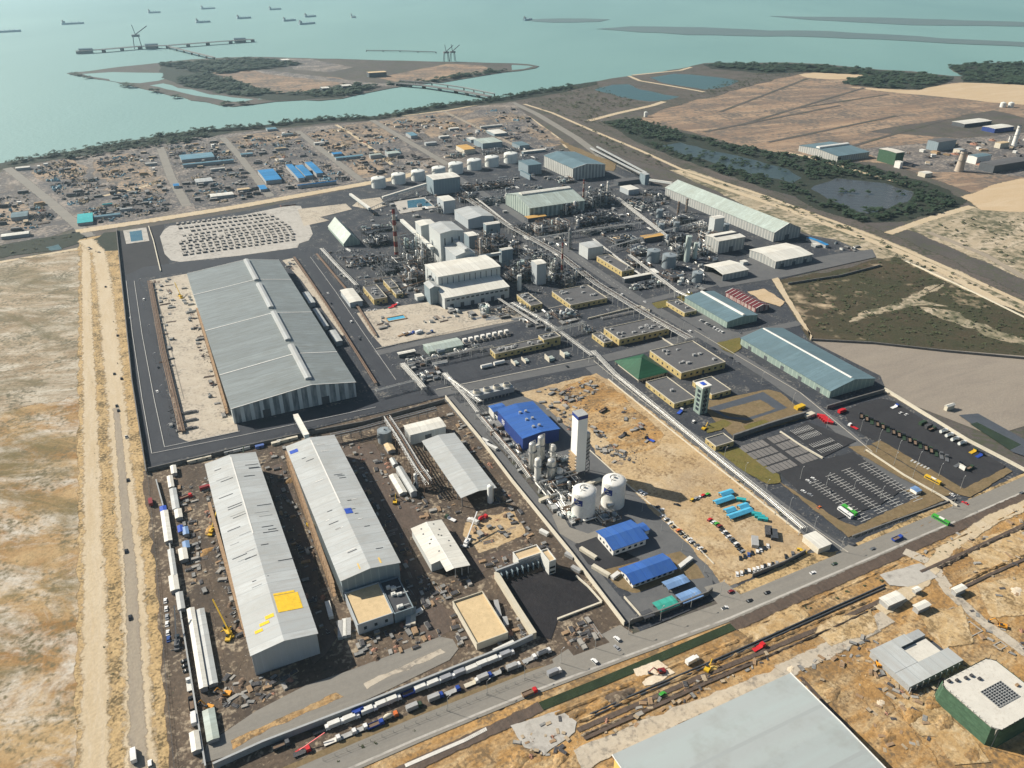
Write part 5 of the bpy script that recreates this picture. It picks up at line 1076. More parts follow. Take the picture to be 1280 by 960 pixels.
# pipe racks
for lab,pts,w,h,n,lv in(('main pipe rack of white pipes through the middle of the works',[(585,250),(640,286),(697,318),(747,357),(812,397),(862,425)],11,8,5,1),('rack of white pipes beside the sandy lot and the parallel plant road',[(741,440),(770,470),(830,518),(900,576),(960,624),(1004,662)],6,5,4,1),('rack from the yellow slotted-roof building to the road crossing',[(640,380),(672,398),(700,416),(740,446)],6,7,4,1),('rack beside the white boundary wall and the gas plant road',[(600,504),(560,474),(556,469)],6,6,4,1),('long pipe rack on sleepers in front of the blue hall',[(598,519),(620,545),(645,574),(662,598)],5,3,4,1),('rack along the dark yard below the pale green shed',[(503,458),(560,446),(616,434)],4,6,4,1),('rack beside the ring road at the dark yard corner',[(503,456),(516,470),(530,486)],5,6,5,2),('short rack crossing the ring road west of the dark yard',[(470,490),(500,482),(520,477)],4,6,3,1),('rack left of the low equipment field by the ring road',[(402,312),(424,336),(446,358)],5,7,5,1),('rack crossing in front of the dark process block',[(664,300),(712,292),(770,284),(800,280)],5,7,5,1),('rack passing under the pale cylinders to the open-fronted store',[(786,320),(812,340),(846,366),(872,378)],5,7,5,1),('rack between the exchanger rows and the two deck-ringed columns',[(772,248),(800,270),(826,290),(848,310)],5,6,5,2),('rack along the shaded process block',[(762,310),(830,290),(880,276)],4,6,4,1),('rack below the smelter yard wall',[(446,352),(500,346),(545,340)],4,6,4,1),('rack from the white tanks to the tall grey store',[(462,262),(500,244),(530,232)],3,5,3,1),('rack bridging the road beside the yellow pilastered annexe',[(692,414),(726,406),(730,404)],5,9,4,2),('ground pipes in front of the yellow machine-covered roof',[(752,398),(800,388),(812,386)],3,2,4,1),('rack down the middle of the equipment field behind the dark yard',[(556,468),(585,500),(598,517)],5,6,4,1),('rack on the near side of the smelter vessels',[(620,372),(650,392),(672,406)],4,5,4,1),('pipes from the gabled hall towards the coastal stores',[(560,226),(600,252),(640,284)],4,5,4,1),('rack behind the yellow building beside the pump house',[(742,300),(770,322),(800,344)],4,5,4,1)):
 pipe_rack('pipe_rack',lab,pts,w,h,n,lv,9,'steel_pale','pipe_white',seed=len(lab),r=.2)
for lab,pts in(('rusty low cable rack along the left ring road',[(186,352),(202,440),(226,540)]),('second rusty low cable rack along the left ring road',[(189,352),(206,440),(230,540)]),('rusty cable rack between the large warehouse and the ring road',[(368,322),(410,384),(470,480)]),('dark cable rack on the far side of the ring road by the equipment field',[(396,318),(436,366),(470,420)]),('dark rack behind the smelter yard wall',[(460,372),(500,362),(530,352)])):
 pipe_rack('cable_rack',lab,pts,2.4,2.2,3,1,7,'steel_rust','steel_rust',r=.3)
def ga(lab,p,zp,q,zq,w=3.2,hh=3,**k):
 a,b=G(*p,zp),G(*q,zq);gallery('conveyor_gallery',lab,(a[0],a[1],zp),(b[0],b[1],zq),w,hh,**k)
ga('white conveyor gallery climbing from behind the chimney to the smelter blocks',(502,277),3,(540,312),20,4,3.2)
ga('dark conveyor gallery crossing the ring road from the large warehouse',(370,522),8,(384,548),14,3.4,3)
ga('long grey conveyor from the tall grey store down to the white tanks',(533,231),12,(478,248),5,3,2.4)
ga('pale green conveyor running along the corridor to the transfer tower',(738,186),4,(802,218),12,2.4,1.8,mat='grey_wall',roof='roof_pale_x')
ga('second pale conveyor alongside the one to the transfer tower',(746,184),4,(808,217),12,2.4,1.8,mat='grey_wall',roof='roof_pale_x')
ga('conveyor from the transfer tower down to the long warehouse',(812,226),12,(840,230),16,3,2.6)
ga('covered conveyor from the slab yard towards the smelter',(438,244),3,(462,262),8,3.4,2.6)
ga('flat conveyor bridge between the smelter upper block and the filter house',(600,322),16,(626,318),16,3,2.6)
r=RC((588,490),(637,478),7);r=(r[0],r[1]-8,r[2],r[1]+2);t=thing('cooling_tower','long cooling tower with four dark fans behind the blue hall','cooling tower',(r[0],r[1],0))
g=MB();g.box(*r[:2],2.6,*r[2:],7);g.build('casing','grey_wall',t);g=MB();g.box(r[0]+.3,r[1]+.3,-.2,r[2]-.3,r[3]-.3,2.6);g.build('louvre','dark_wall',t)
for i in range(4):
 cx=r[0]+(r[2]-r[0])*(i+.5)/4;g=MB();g.cyl(cx,(r[1]+r[3])/2,7.004,9.2,3.4,2.8,16);f=g.build('fan_stack','cream_wall',t);g=MB();g.cyl(cx,(r[1]+r[3])/2,9.21,9.3,2.5,n=14);g.build('fan','steel_dark',f)
for i in range(10):ft(t,'S',*r,.2,2.4,1.2+i*3.2,2+i*3.2,'concrete_block','pier',.5)
x0,y0=G(582,430);x1,y1=G(634,419)
for i in range(8):
 x,y=x0+(x1-x0)*i/7,y0+(y1-y0)*i/7;t=thing('cooler_bin','white cooler bin with a sloped hood in the row of eight by the smelter yard','cooler',(x,y,0),'row of white cooler bins')
 g=MB();g.box(x-1.9,y-3.6,-.1,x+1.9,y+3.6,2.2);g.build('base','concrete_block',t);g=MB();g.box(x-1.8,y+.4,2.2,x+1.8,y+3.5,4.6);g.build('hood','white_paint',t);g=MB();g.box(x-1.5,y-3.3,2.21,x+1.5,y+.2,2.7);g.build('coil','steel_dark',t)
for i,(x,y,lab)in enumerate(((690,450,'left of two white blast pens by the grey-fronted building'),(709,445,'right of two white blast pens by the grey-fronted building'),(646,455,'left of two low transformer pens below the cooling fins'),(659,452,'right of two low transformer pens below the cooling fins'))):
 u,v=G(x,y);s=1 if i<2 else.7;t=thing('transformer_pen',lab,'transformer',(u,v,0));g=MB();g.box(u-5*s,v-4,-.1,u-4.6*s,v+5,5*s);g.build('blast_wall','cream_wall',t);g=MB();g.box(u-3*s,v-2,-.1,u+1.5*s,v+3,2.8*s);g.build('transformer','tank_pale_green',t)
 for k in range(3):g=MB();g.cyl(u-2*s+k*1.4*s,v,2.8*s,4.2*s,.25,.1,8);g.build('bushing','steel_rust',t)
for i,(x,y,lab)in enumerate(((608,460,'left of two white horizontal bullets beside the grey-fronted building'),(624,456,'right of two white horizontal bullets beside the grey-fronted building'))):
 u,v=G(x,y);t=thing('bullet_tank',lab,'tank',(u,v,0));g=MB();g.bar((u-5,v,2.2),(u+5,v,2.2),1.7,12);g.build('shell','white_paint',t)
 for s in(-3,3):g=MB();g.box(u+s-.4,v-1.3,-.1,u+s+.4,v+1.3,1.6);g.build('saddle','concrete_block',t)
u,v=G(487,401);r=(u-3,v-4,u+17,v+6);t=thing('lined_tank','shallow bright blue lined tank in a timber-edged surround on the smelter yard','tank',(r[0],r[1],0));g=MB()
g.box(r[0],r[1],-.1,r[2],r[1]+1.2,1.4);g.box(r[0],r[3]-1.2,-.1,r[2],r[3],1.4);g.box(r[0],r[1]+1.2,-.1,r[0]+1.2,r[3]-1.2,1.4);g.box(r[2]-1.2,r[1]+1.2,-.1,r[2],r[3]-1.2,1.4);g.build('surround','timber',t)
g=MB();g.box(r[0]+1.2,r[1]+1.2,.3,r[2]-1.2,r[3]-1.2,.9);g.build('liner','tarp_sky',t)
# walls and fences
for lab,pts,h,w,m in(('long dark wall between the haul road and the works',[(146,288),(166,480),(184,594)],3.5,.5,'concrete_dark'),('long white boundary wall between the building site and the gas plant road',[(557,499),(600,551),(640,604),(712,693),(780,783)],3.4,.6,'cream_wall'),('dark wall along the far side of the building site',[(186,590),(300,563),(380,545),(455,531),(556,503)],3.2,.4,'concrete_dark'),('long blue-grey wall with a pale coping along the truck queue',[(268,962),(330,934),(460,884),(560,844),(640,812),(668,799)],4.2,.8,'grey_wall'),('dark grey wall around the canopy compound on the road side',[(786,781),(830,767),(884,745),(890,740)],3.5,.5,'concrete_dark'),('low pale wall on the left side of the canopy compound',[(780,748),(803,774)],1.6,.4,'cream_wall'),('dark wall at the road end of the sandy vehicle lot',[(940,722),(980,706),(1006,692)],3,.4,'concrete_dark'),('tall dark wall between the basin and the car parks',[(916,550),(960,535),(1006,521)],4.5,1.2,'concrete_dark'),('cream wall along the far side of the truck yard',[(1105,488),(1160,522),(1210,553),(1262,580),(1290,595)],2.6,.7,'cream_wall'),('dark wall between the teal warehouse and the truck yard',[(1033,512),(1070,501),(1105,491)],3.5,.6,'concrete_dark'),('low cream wall between the two lined car parks',[(975,541),(1000,558),(1028,574)],1.4,.9,'cream_wall'),('low cream wall between the car park and the entrance road',[(1082,564),(1130,596),(1180,624),(1196,634)],1.6,.8,'cream_wall'),('low dark kerb wall along the car park by the highway',[(1065,672),(1130,648),(1195,625)],1.4,.5,'concrete_dark'),('left coal yard wall with a pale walkway',[(620,723),(645,764),(668,800)],5,2.2,'parapet'),('far coal yard wall with blue buttresses',[(620,723),(650,712),(680,703)],6,.8,'grey_wall'),('low wall on the near side of the coal yard',[(697,776),(752,755)],1.6,.8,'cream_wall'),('curving low wall on the right side of the coal yard',[(720,722),(735,735),(752,754)],1.4,.8,'cream_wall'),('pale kerb wall between the pipe rack and the sandy lot',[(760,475),(830,532),(900,588),(1000,668)],1.2,.6,'cream_wall'),('low pale wall along the main plant road',[(815,416),(868,450)],1.4,.6,'cream_wall'),('low wall beside the machine-covered yellow building',[(735,400),(800,384),(812,390)],2,.4,'cream_wall'),('thin low wall on the right of the gas plant road along the vehicle lot',[(735,562),(790,612),(850,663),(892,706)],.8,.5,'cream_wall'),('white wall around the dark asphalt yard beside the slab yard',[(186,284),(192,302),(201,340)],1.6,.8,'cream_wall'),('white wall in front of the sand-tracked building site edge',[(196,603),(206,640),(222,740),(243,870),(258,962)],2.6,.5,'grey_wall'),('dark low wall around the settling ponds',[(1100,333),(1050,346),(985,356)],2.2,.5,'concrete_dark'),('long dark wall along the grey laydown yard',[(1014,426),(1090,430),(1180,440),(1290,450)],2,.6,'concrete_dark'),('pale ridge wall beside the far asphalt road by the sandy corridor',[(1290,402),(1200,358),(1130,326)],1.2,.8,'cream_wall')):
 wall('boundary_wall',lab,pts,h,w,m)
t=[o for o in COL.objects if o.get('label')=='far coal yard wall with blue buttresses'][0]
a,b=G(622,724),G(680,704)
for i in range(9):
 f=(i+.5)/9;x,y=a[0]+(b[0]-a[0])*f,a[1]+(b[1]-a[1])*f;g=MB();g.box(x-.3,y-3,-.1,x+.3,y-.45,5);g.build('buttress','wall_steel_blue',t)
for lab,pts in(('wire fence along the scrub edge of the haul road',[(185,594),(197,720),(208,850),(219,965)]),('wire fence around the smelter yard',[(478,436),(560,418),(640,401)]),('wire fence beside the highway in front of the truck queue',[(404,952),(520,905),(690,838)]),('wire fence of the car park beside the highway',[(1060,676),(1130,652),(1200,628)]),('wire fence of the warehouse yard',[(236,554),(268,546),(298,540)])):fence('wire_fence',lab,pts)
# vehicles, built once per kind and colour along +x, then copied
def wheels(t,xs,w,r=.36,wd=.26):
 for x in xs:
  for s in(-1,1):
   g=MB();g.bar((x,s*(w/2-wd),r),(x,s*w/2,r),r,8);g.build('wheel','tyre_black',t)
def profile(t,name,pts,w,mat,taper=1.0):
 """side outline extruded across the width, the upper edge drawn in by taper"""
 g=MB();zt=max(z for x,z in pts);zb=min(z for x,z in pts);n=len(pts)
 for s in(-1,1):
  for x,z in pts:g.v.append((x,s*w/2*(1-(1-taper)*(z-zb)/(zt-zb)),z))
 g.face(list(range(n)));g.face([n+i for i in range(n)][::-1])
 for i in range(n):j=(i+1)%n;g.face([i,n+i,n+j,j])
 return g.build(name,mat,t)
def mk_car(col,van=False,pick=False,s=1.0):
 t=thing('parked_car' if not pick else 'pickup','','car' if not pick else 'pickup',(0,0,0));L=2.25
 profile(t,'body',[(-L,.3),(L,.3),(L,.72),(1.15,.92),(-L,.98)],1.78,col)
 if pick:profile(t,'cabin',[(-.3,.95),(1.2,.9),(.7,1.62),(-.1,1.65)],1.68,'glass_dark',.86);profile(t,'roof',[(-.1,1.651),(.68,1.651),(.6,1.72),(-.05,1.72)],1.44,col);g=MB();g.box(-2.1,-.75,.985,-.45,.75,1.1);g.build('bed','steel_dark',t)
 elif van:profile(t,'cabin',[(-L,.98),(1.3,.93),(.8,1.75),(-2.15,1.85)],1.72,'glass_dark',.9);profile(t,'roof',[(-2.14,1.84),(.78,1.76),(.6,1.9),(-2.0,1.95)],1.56,col)
 else:profile(t,'cabin',[(-1.7,.96),(1.0,.92),(.4,1.42),(-1.2,1.45)],1.64,'glass_dark',.82);profile(t,'roof',[(-1.15,1.451),(.36,1.421),(.2,1.5),(-1.0,1.5)],1.36,col)
 wheels(t,(-1.35,1.35),1.8);return t
def mk_truck(col,body,kind='box',L=8.0):
 t=thing('truck','','truck',(0,0,0));x1=L/2
 g=MB();g.box(-x1,-.5,.75,x1-.2,.5,1.02);g.build('chassis','steel_dark',t)
 c=profile(t,'cab',[(x1-2.1,.6),(x1,.6),(x1,1.5),(x1-.35,2.75),(x1-2.1,2.8)],2.3,col,.94)
 g=MB();g.box(x1-.22,-1.0,1.65,x1+.02,1.0,2.4);g.build('windscreen','glass_dark',c)
 if kind=='box':g=MB();g.box(-x1,-1.22,1.05,x1-2.3,1.22,3.5);g.build('cargo_box',body,t)
 elif kind=='dump':
  g=MB();g.box(-x1,-1.2,1.1,x1-2.3,1.2,1.25);
  for a in((-x1,-1.2,x1-2.3,-1.1),(-x1,1.1,x1-2.3,1.2),(-x1,-1.1,-x1+.1,1.1),(x1-2.4,-1.1,x1-2.3,1.1)):g.box(a[0],a[1],1.25,a[2],a[3],2.3)
  b=g.build('tipper_body',body,t);g=MB();g.box(-x1+.1,-1.1,1.26,x1-2.4,1.1,1.95);g.build('load','spoil_brown',b)
 elif kind=='tanker':g=MB();g.bar((-x1,0,2.2),(x1-2.3,0,2.2),1.2,14);g.build('tank',body,t);g=MB();g.box(-x1+.6,-.3,3.36,x1-3,.3,3.5);g.build('walkway','steel_dark',t)
 elif kind=='flat':g=MB();g.box(-x1,-1.22,1.05,x1-2.3,1.22,1.3);g.build('bed',body,t);g=MB();g.box(x1-2.45,-1.2,1.3,x1-2.3,1.2,2.4);g.build('headboard',body,t)
 elif kind=='mixer':g=MB();g.lathe(0,0,[(.5,-2.4),(1.15,-1.2),(1.25,.2),(.9,1.6),(.4,2.2)],12);g.v=[(z-.9,x,y+2.3)for x,y,z in g.v];g.build('drum',body,t)
 wheels(t,(-x1+.9,-x1+2.1,x1-1.2),2.3,.5,.35);return t
def mk_bus(col,L=11):
 t=thing('bus','','bus',(0,0,0));x=L/2;profile(t,'body',[(-x,.4),(x,.4),(x,1.6),(x-.2,3.0),(-x,3.05)],2.5,col,.97)
 for s in(-1,1):g=MB();g.box(-x+.5,s*1.255-.02,1.55,x-.8,s*1.255+.02,2.45);g.build('window','glass_dark',t)
 g=MB();g.box(x-.15,-1.1,1.5,x+.03,1.1,2.7);g.build('windscreen','glass_dark',t);g=MB();g.box(-2,-.8,3.06,1.4,.8,3.3);g.build('roof_unit','white_paint',t);wheels(t,(-x+2.4,x-2.2),2.5,.5,.35);return t
def mk_excavator(col='orange_machine'):
 t=thing('excavator','','excavator',(0,0,0))
 for s in(-1,1):g=MB();g.box(-2,s*1.25-.3,0,2,s*1.25+.3,.9);g.build('track','tyre_black',t)
 g=MB();g.box(-2.2,-1.3,1.0,1.4,1.3,2.1);g.build('house',col,t);g=MB();g.box(.1,.3,2.1,1.4,1.25,3.0);g.build('cab','glass_dark',t)
 g=MB();g.bar((1.2,-.2,1.6),(4.2,-.2,4.6),.32,4);g.build('boom',col,t);g=MB();g.bar((4.2,-.2,4.6),(6.2,-.2,2.0),.25,4);g.build('dipper',col,t)
 g=MB();g.prism([(5.6,-.9),(6.8,-.9),(6.8,.5),(5.6,.5)],.6,1.9);g.build('bucket','steel_dark',t);return t
def mk_crane(col,reach=20,up=11):
 t=thing('mobile_crane','','crane',(0,0,0));g=MB();g.box(-5,-1.3,.7,5,1.3,1.6);g.build('carrier',col,t);g=MB();g.box(3.2,-1.2,1.6,5,1.2,2.8);g.build('cab','glass_dark',t)
 g=MB();g.box(-3,-1.2,1.61,.5,1.2,2.9);g.build('house',col,t);g=MB();g.bar((-2,0,2.8),(reach-2,0,up),.45,4);g.build('boom',col,t);g=MB();g.bar((reach-2.2,0,up),(reach-2.2,0,up*.5),.06,3);g.build('cable','steel_dark',t)
 g=MB();g.cbox(reach-2.2,0,up*.5-.7,.5,.5,.7);g.build('hook','steel_dark',t);wheels(t,(-4,-2.5,2.5,4),2.5,.55,.4)
 for s in(-1,1):
  for x in(-3.6,3.4):g=MB();g.box(x-.15,min(s*1.3,s*3),.5,x+.15,max(s*1.3,s*3),.8);g.build('outrigger',col,t)
 return t
def mk_bike():
 t=thing('motorcycle','','motorcycle',(0,0,0));g=MB();g.lathe(0,0,[(.1,.5),(.32,.6),(.3,1.0),(.18,1.35),(.2,1.5),(.05,1.7)],8);g.build('rider','car_black',t);g=MB();g.box(-.7,-.15,.4,.7,.15,.8);g.build('body','car_grey',t)
 for x in(-.65,.65):g=MB();g.bar((x,-.08,.32),(x,.08,.32),.32,10);g.build('wheel','tyre_black',t)
 return t
def mk_container(mat,L=6.1,w=2.45,h=2.6,win=True):
 t=thing('site_container','','container',(0,0,0));g=MB();g.box(-L/2,-w/2,0,L/2,w/2,h-.1);g.build('wall',mat,t);g=MB();g.box(-L/2-.1,-w/2-.1,h-.097,L/2+.1,w/2+.1,h);g.build('roof',mat,t)
 g=MB();g.box(L/2+.004,-.9,.1,L/2+.06,.9,h-.3);g.build('door','grey_wall',t)
 if win:g=MB();g.box(-.6,-w/2-.05,1.1,.6,-w/2-.004,2);g.build('window','glass_dark',t)
 return t
USED={}
def place(key,x,y,rz,label,group=None,z=0.0,sc=None):
 """first use of a kind moves the built one, later uses copy it with its parts"""
 if key not in USED:
  k=key.split(':');f=k[0]
  o={'car':lambda:mk_car(k[1]),'van':lambda:mk_car(k[1],van=True),'pick':lambda:mk_car(k[1],pick=True),'truck':lambda:mk_truck(k[1],k[2],k[3]),'bus':lambda:mk_bus(k[1]),'exc':lambda:mk_excavator(k[1]),'crane':lambda:mk_crane(k[1]),'bike':mk_bike,'cont':lambda:mk_container(k[1]),'long':lambda:mk_container(k[1],12.2),'cabin':lambda:mk_container(k[1],9,4,3),'row':lambda:mk_container(k[1],18,5,3.2)}[f]()
  USED[key]=o
  if 'group' in o:del o['group']
 else:
  o=dup(USED[key])
  if 'group' in o.keys():del o['group']
 o.location=(x,y,z);o.rotation_euler=(0,0,rz);o['label']=label
 if group:o['group']=group
 if sc:o.scale=sc
 return o
def ang(p,q):return atan2(q[1]-p[1],q[0]-p[0])
def at(key,px,py,rz,label,group=None,**k):u,v=G(px,py);return place(key,u,v,rz,label,group,**k)
ORD=['first','second','third','fourth','fifth','sixth','seventh','eighth','ninth','tenth','eleventh','twelfth','thirteenth','fourteenth','fifteenth','sixteenth','seventeenth','eighteenth','nineteenth','twentieth','twenty-first','twenty-second','twenty-third','twenty-fourth']
CN={'car_white':'white','car_black':'black','car_silver':'silver','car_grey':'dark grey','car_blue':'dark blue','red_paint':'red','dark_red':'dark red','green_paint':'bright green','orange_paint':'orange','yellow_machine':'yellow','truck_blue':'blue','dark_green':'dark green'}
KN={'car':'car','van':'van','pick':'pickup','truck':'truck','bus':'bus'}
def line(p,q,keys,rz,where,group,jit=.3,seed=1):
 rd=random.Random(seed);a,b=G(*p),G(*q);n=len(keys)
 for i,k in enumerate(keys):
  if not k:continue
  f=i/max(1,n-1);kk=k.split(':');place(k,a[0]+(b[0]-a[0])*f+rd.uniform(-jit,jit),a[1]+(b[1]-a[1])*f+rd.uniform(-jit,jit),rz+rd.uniform(-.05,.05),f'{CN.get(kk[1], "")} {KN[kk[0]]}, {ORD[i]} {where}',group)
W_,K_,S_,D_,BL_='car:car_white','car:car_black','car:car_silver','car:car_grey','car:car_blue'
VW,VS,PW,PK_='van:car_white','van:car_silver','pick:car_white','pick:car_black'
line((829,646),(848,664),[W_,VS,W_,K_,'van:orange_paint'],.1,'from the far end of the short row by the gas plant road','vehicles in the row by the gas plant road')
line((853,668),(879,690),[K_,K_,W_,VS,D_,W_,K_],.1,'from the far end of the second roadside row','vehicles in the second row by the gas plant road')
line((888,651),(900,659),['van:red_paint',W_,'van:green_paint','van:dark_red'],.2,'from the top of the colourful end of the middle row','vehicles in the middle row of the sandy lot')
line((903,663),(928,690),[K_,W_,K_,W_,D_,K_,VW,K_,K_,S_],.2,'from the top of the dark part of the middle row','vehicles in the middle row of the sandy lot')
line((926,699),(960,684),[K_,K_,BL_,K_,VW,W_,K_,W_],.9,'from the left of the row below the middle row','vehicles in the lower row of the sandy lot')
line((922,719),(971,705),[W_,W_,K_,VW,W_,W_,W_,K_,W_,K_,S_],.9,'from the left of the lowest row against the dark wall','vehicles against the dark wall of the sandy lot')
line((866,626),(884,619),['van:yellow_machine',VS,W_,'van:red_paint','van:green_paint'],.3,'from the left of the small colourful row','vehicles in the small colourful row of the sandy lot')
at(K_,846,632,2.2,'lone black car standing in the middle of the sandy lot',None)
line((800,615),(806,619),[W_,VW,W_],.3,'in the little group in the shadow of the white gas tower','vehicles at the edge of the white gas tower shadow')
line((822,635),(827,638),[K_,W_],.1,'in the pair at the far end by the gas plant road','pair of vehicles by the gas plant road')
for i,(p,q,lab)in enumerate((((900,622),(918,620),'farthest turquoise tarpaulin roof on the sandy lot'),((893,632),(922,630),'long turquoise tarpaulin roof just below the farthest one'),((906,643),(921,642),'short turquoise tarpaulin roof left of the paired roofs'),((923,638),(936,636),'turquoise tarpaulin roof above the longest lower one'),((910,650),(942,643),'longest lower turquoise tarpaulin roof'))):
 hall('tarpaulin_shelter',lab,(G(*p)[0],G(*p)[1]-2.2,G(*q)[0],G(*p)[1]+2.2),2.4,'x',.9,.5,'tarp_sky','grey_wall','shelter',None,open_side='all',over=.2)
for i,(x,y,lab)in enumerate(((926,627,'small turquoise crate by the rack verge, farthest of four'),(945,645,'second small turquoise crate along the rack verge'),(949,648,'third small turquoise crate along the rack verge'),(953,651,'nearest small turquoise crate along the rack verge'))):at('cont:tarp_teal',x,y,-.7,lab,'turquoise crates along the rack verge')
at('cabin:container_grey',943,680,.9,'flat pale grey cabin above the lower row of cars');at('cabin:stack_dark',960,667,.9,'dark flat cabin at the edge of the sandy lot');at('cabin:steel_dark',967,671,.9,'second dark flat cabin at the edge of the sandy lot')
line((1001,689),(1004,691),['van:yellow_machine','van:yellow_machine'],-.6,'yellow one beside the gatehouse','yellow vans beside the gatehouse')
line((983,697),(991,693),[K_,D_],.9,'of the pair near the gatehouse','pair of cars near the gatehouse')
hz_=lambda x:ang(G(x,700),G(x+10,695.5))
for k,x,y,lab in(('truck:red_paint:plank_brown:dump',662,868,'brown tipper truck at the left of the highway'),('truck:car_white:car_silver:box',693,843,'white box truck on the highway near the coal yard'),(VW,743,828,'silver-white van on the highway in front of the entrance apron'),(VW,771,800,'white van waiting on the entrance apron'),(S_,771,811,'dark silver car nosing out of the entrance apron'),(PW,906,761,'white pickup on the highway by the canal end'),(K_,937,752,'black car on the highway right of the white pickup'),(K_,959,742,'black vehicle on the highway below the dark wall'),('van:dark_red',914,741,'red van turning at the vehicle lot entrance'),(W_,1016,717,'white car on the highway past the vehicle lot'),('car:dark_green',1043,706,'dark green car on the highway near the gatehouse'),(D_,1091,687,'dark red-brown car on the highway below the car park'),('truck:truck_blue:truck_blue:dump',1121,675,'blue truck on the highway below the car park'),('bus:green_paint',1175,652,'green bus on the highway below the entrance road'),('car:red_paint',1206,630,'red car at the mouth of the entrance road'),(W_,1189,619,'white car on the entrance road'),('bus:yellow_machine',1165,602,'yellow bus on the entrance road'),(D_,1277,617,'dark car on the highway at the right edge')):
 a=hz_(x)if not lab.endswith('entrance road')and 'apron' not in lab else-.9
 at(k,x,y,0.02 if a!=-.9 else 1.72,lab,'vehicles on the highway' if 'highway' in lab else None)
line((1010,602),(1016,599),[W_,W_],1.7,'of the upper pair in the lined car park','few cars in the lined car park');line((1004,615),(1012,619),[W_,S_],1.7,'of the lower pair in the lined car park','few cars in the lined car park')
at(K_,1038,600,0,'single black car in the top row of the lined car park');at(K_,1039,616,0,'single black car in the middle of the lined car park');at('car:orange_paint',1024,635,.2,'orange and red vehicle at the left edge of the lined car park')
at('bus:green_paint',1061,640,1.6,'bright green bus parked in the lined car park');at('bus:car_white',1056,643,1.6,'white bus parked beside the bright green bus')
ks=[None,'truck:car_black:car_black:dump','truck:dark_green:car_black:dump','truck:car_black:dark_green:flat']
for i in range(17):
 f=i/16;x,y=1076+(1183-1076)*f,522+(575-522)*f;k=ks[1+i%3]if i<15 else 'truck:car_grey:car_grey:flat'
 at(k,x,y,.75,'dark truck parked side by side in the long diagonal row of the truck yard','dark trucks in the long row of the truck yard')
for i,(x,y)in enumerate(((1173,540),(1180,545),(1187,550),(1196,555))):at('truck:car_white:tank_white:tanker',x+6,y+1,.05,f'white tanker, {ORD[i]} from the far end of the tanker row','white tankers in the truck yard')
for i,(k,x,y)in enumerate((('truck:dark_green:dark_green:box',1153,531),('truck:car_black:stack_dark:box',1160,535),('truck:dark_green:car_black:dump',1164,538))):at(k,x,y,.1,f'dark green truck, {ORD[i]} above the tanker row','dark green trucks above the tankers')
for i,(k,x,y,l)in enumerate((('truck:truck_blue:car_white:flat',1118,510,'blue and white truck at the far end of the truck yard'),(W_,1126,517,'white car near the blue and white truck'),(W_,1133,519,'second white car near the blue and white truck'),('truck:dark_green:yellow_machine:flat',1216,566,'green and yellow truck at the near end of the tanker row'),('truck:car_black:truck_blue:flat',1224,571,'blue flatbed beside the green and yellow truck'),('truck:car_black:car_grey:flat',1197,583,'dark truck beside the white hut in the yard'),('truck:dark_green:dark_green:dump',1211,587,'last dark truck at the near corner of the yard'),('truck:car_white:red_paint:flat',1066,535,'white truck with a red trailer at the yard entrance'),('truck:red_paint:red_paint:box',1052,516,'red truck parked against the dark yard wall'),(K_,1077,521,'black car at the head of the long truck row'))):at(k,x,y,1.7 if 'entrance' in l else.1,l)
for i in range(5):at('cont:red_paint',1026+i*2.4,522+i*2,-.8,'red barrier block in the slanting line by the car park corner','red barrier blocks')
at('cabin:yellow_machine',999,511,.1,'yellow-cream cabin beside the main plant road');at('cabin:container_cream',1011,521,.1,'cream cabin at the end of the tall dark wall')
for i,(x,y,k,lab)in enumerate(((132,359,K_,'dark car high up on the haul road'),(139,360,'bike','rider beside the dark car high up on the haul road'),(142,403,'bike','upper rider of three close together on the haul road'),(145,413,'bike','middle rider of three close together on the haul road'),(147,420,K_,'dark car below the three riders on the haul road'),(147,455,'bike','rider a little above the pair of dark cars'),(143,468,K_,'left dark car of the pair halfway along the haul road'),(152,474,K_,'right dark car of the pair halfway along the haul road'),(146,508,K_,'upper black car of the pair beside the road corner'),(148,514,K_,'lower black car of the pair beside the road corner'),(158,547,PW,'white and dark pickup on the haul road'),(160,601,K_,'dark car at the grey paved strip of the haul road'),(158,690,K_,'single black car on the grey paved strip'),(163,773,K_,'black car lower down on the haul road'),(168,947,'truck:car_white:car_white:box','white truck at the bottom of the haul road'),(188,956,VW,'white van beside the white truck at the bottom'))):
 u,v=G(x,y);place(k,u,v,1.6,lab)
for i,(x,y)in enumerate(((106,297),(108,299),(111,310),(113,312),(120,315),(124,316),(92,291),(98,293))):u,v=G(x,y);place((K_,'bike',D_)[i%3],u,v,i*1.1,'small dark vehicle in the loose cluster at the crossing above the sand lot','vehicles at the sand lot crossing')
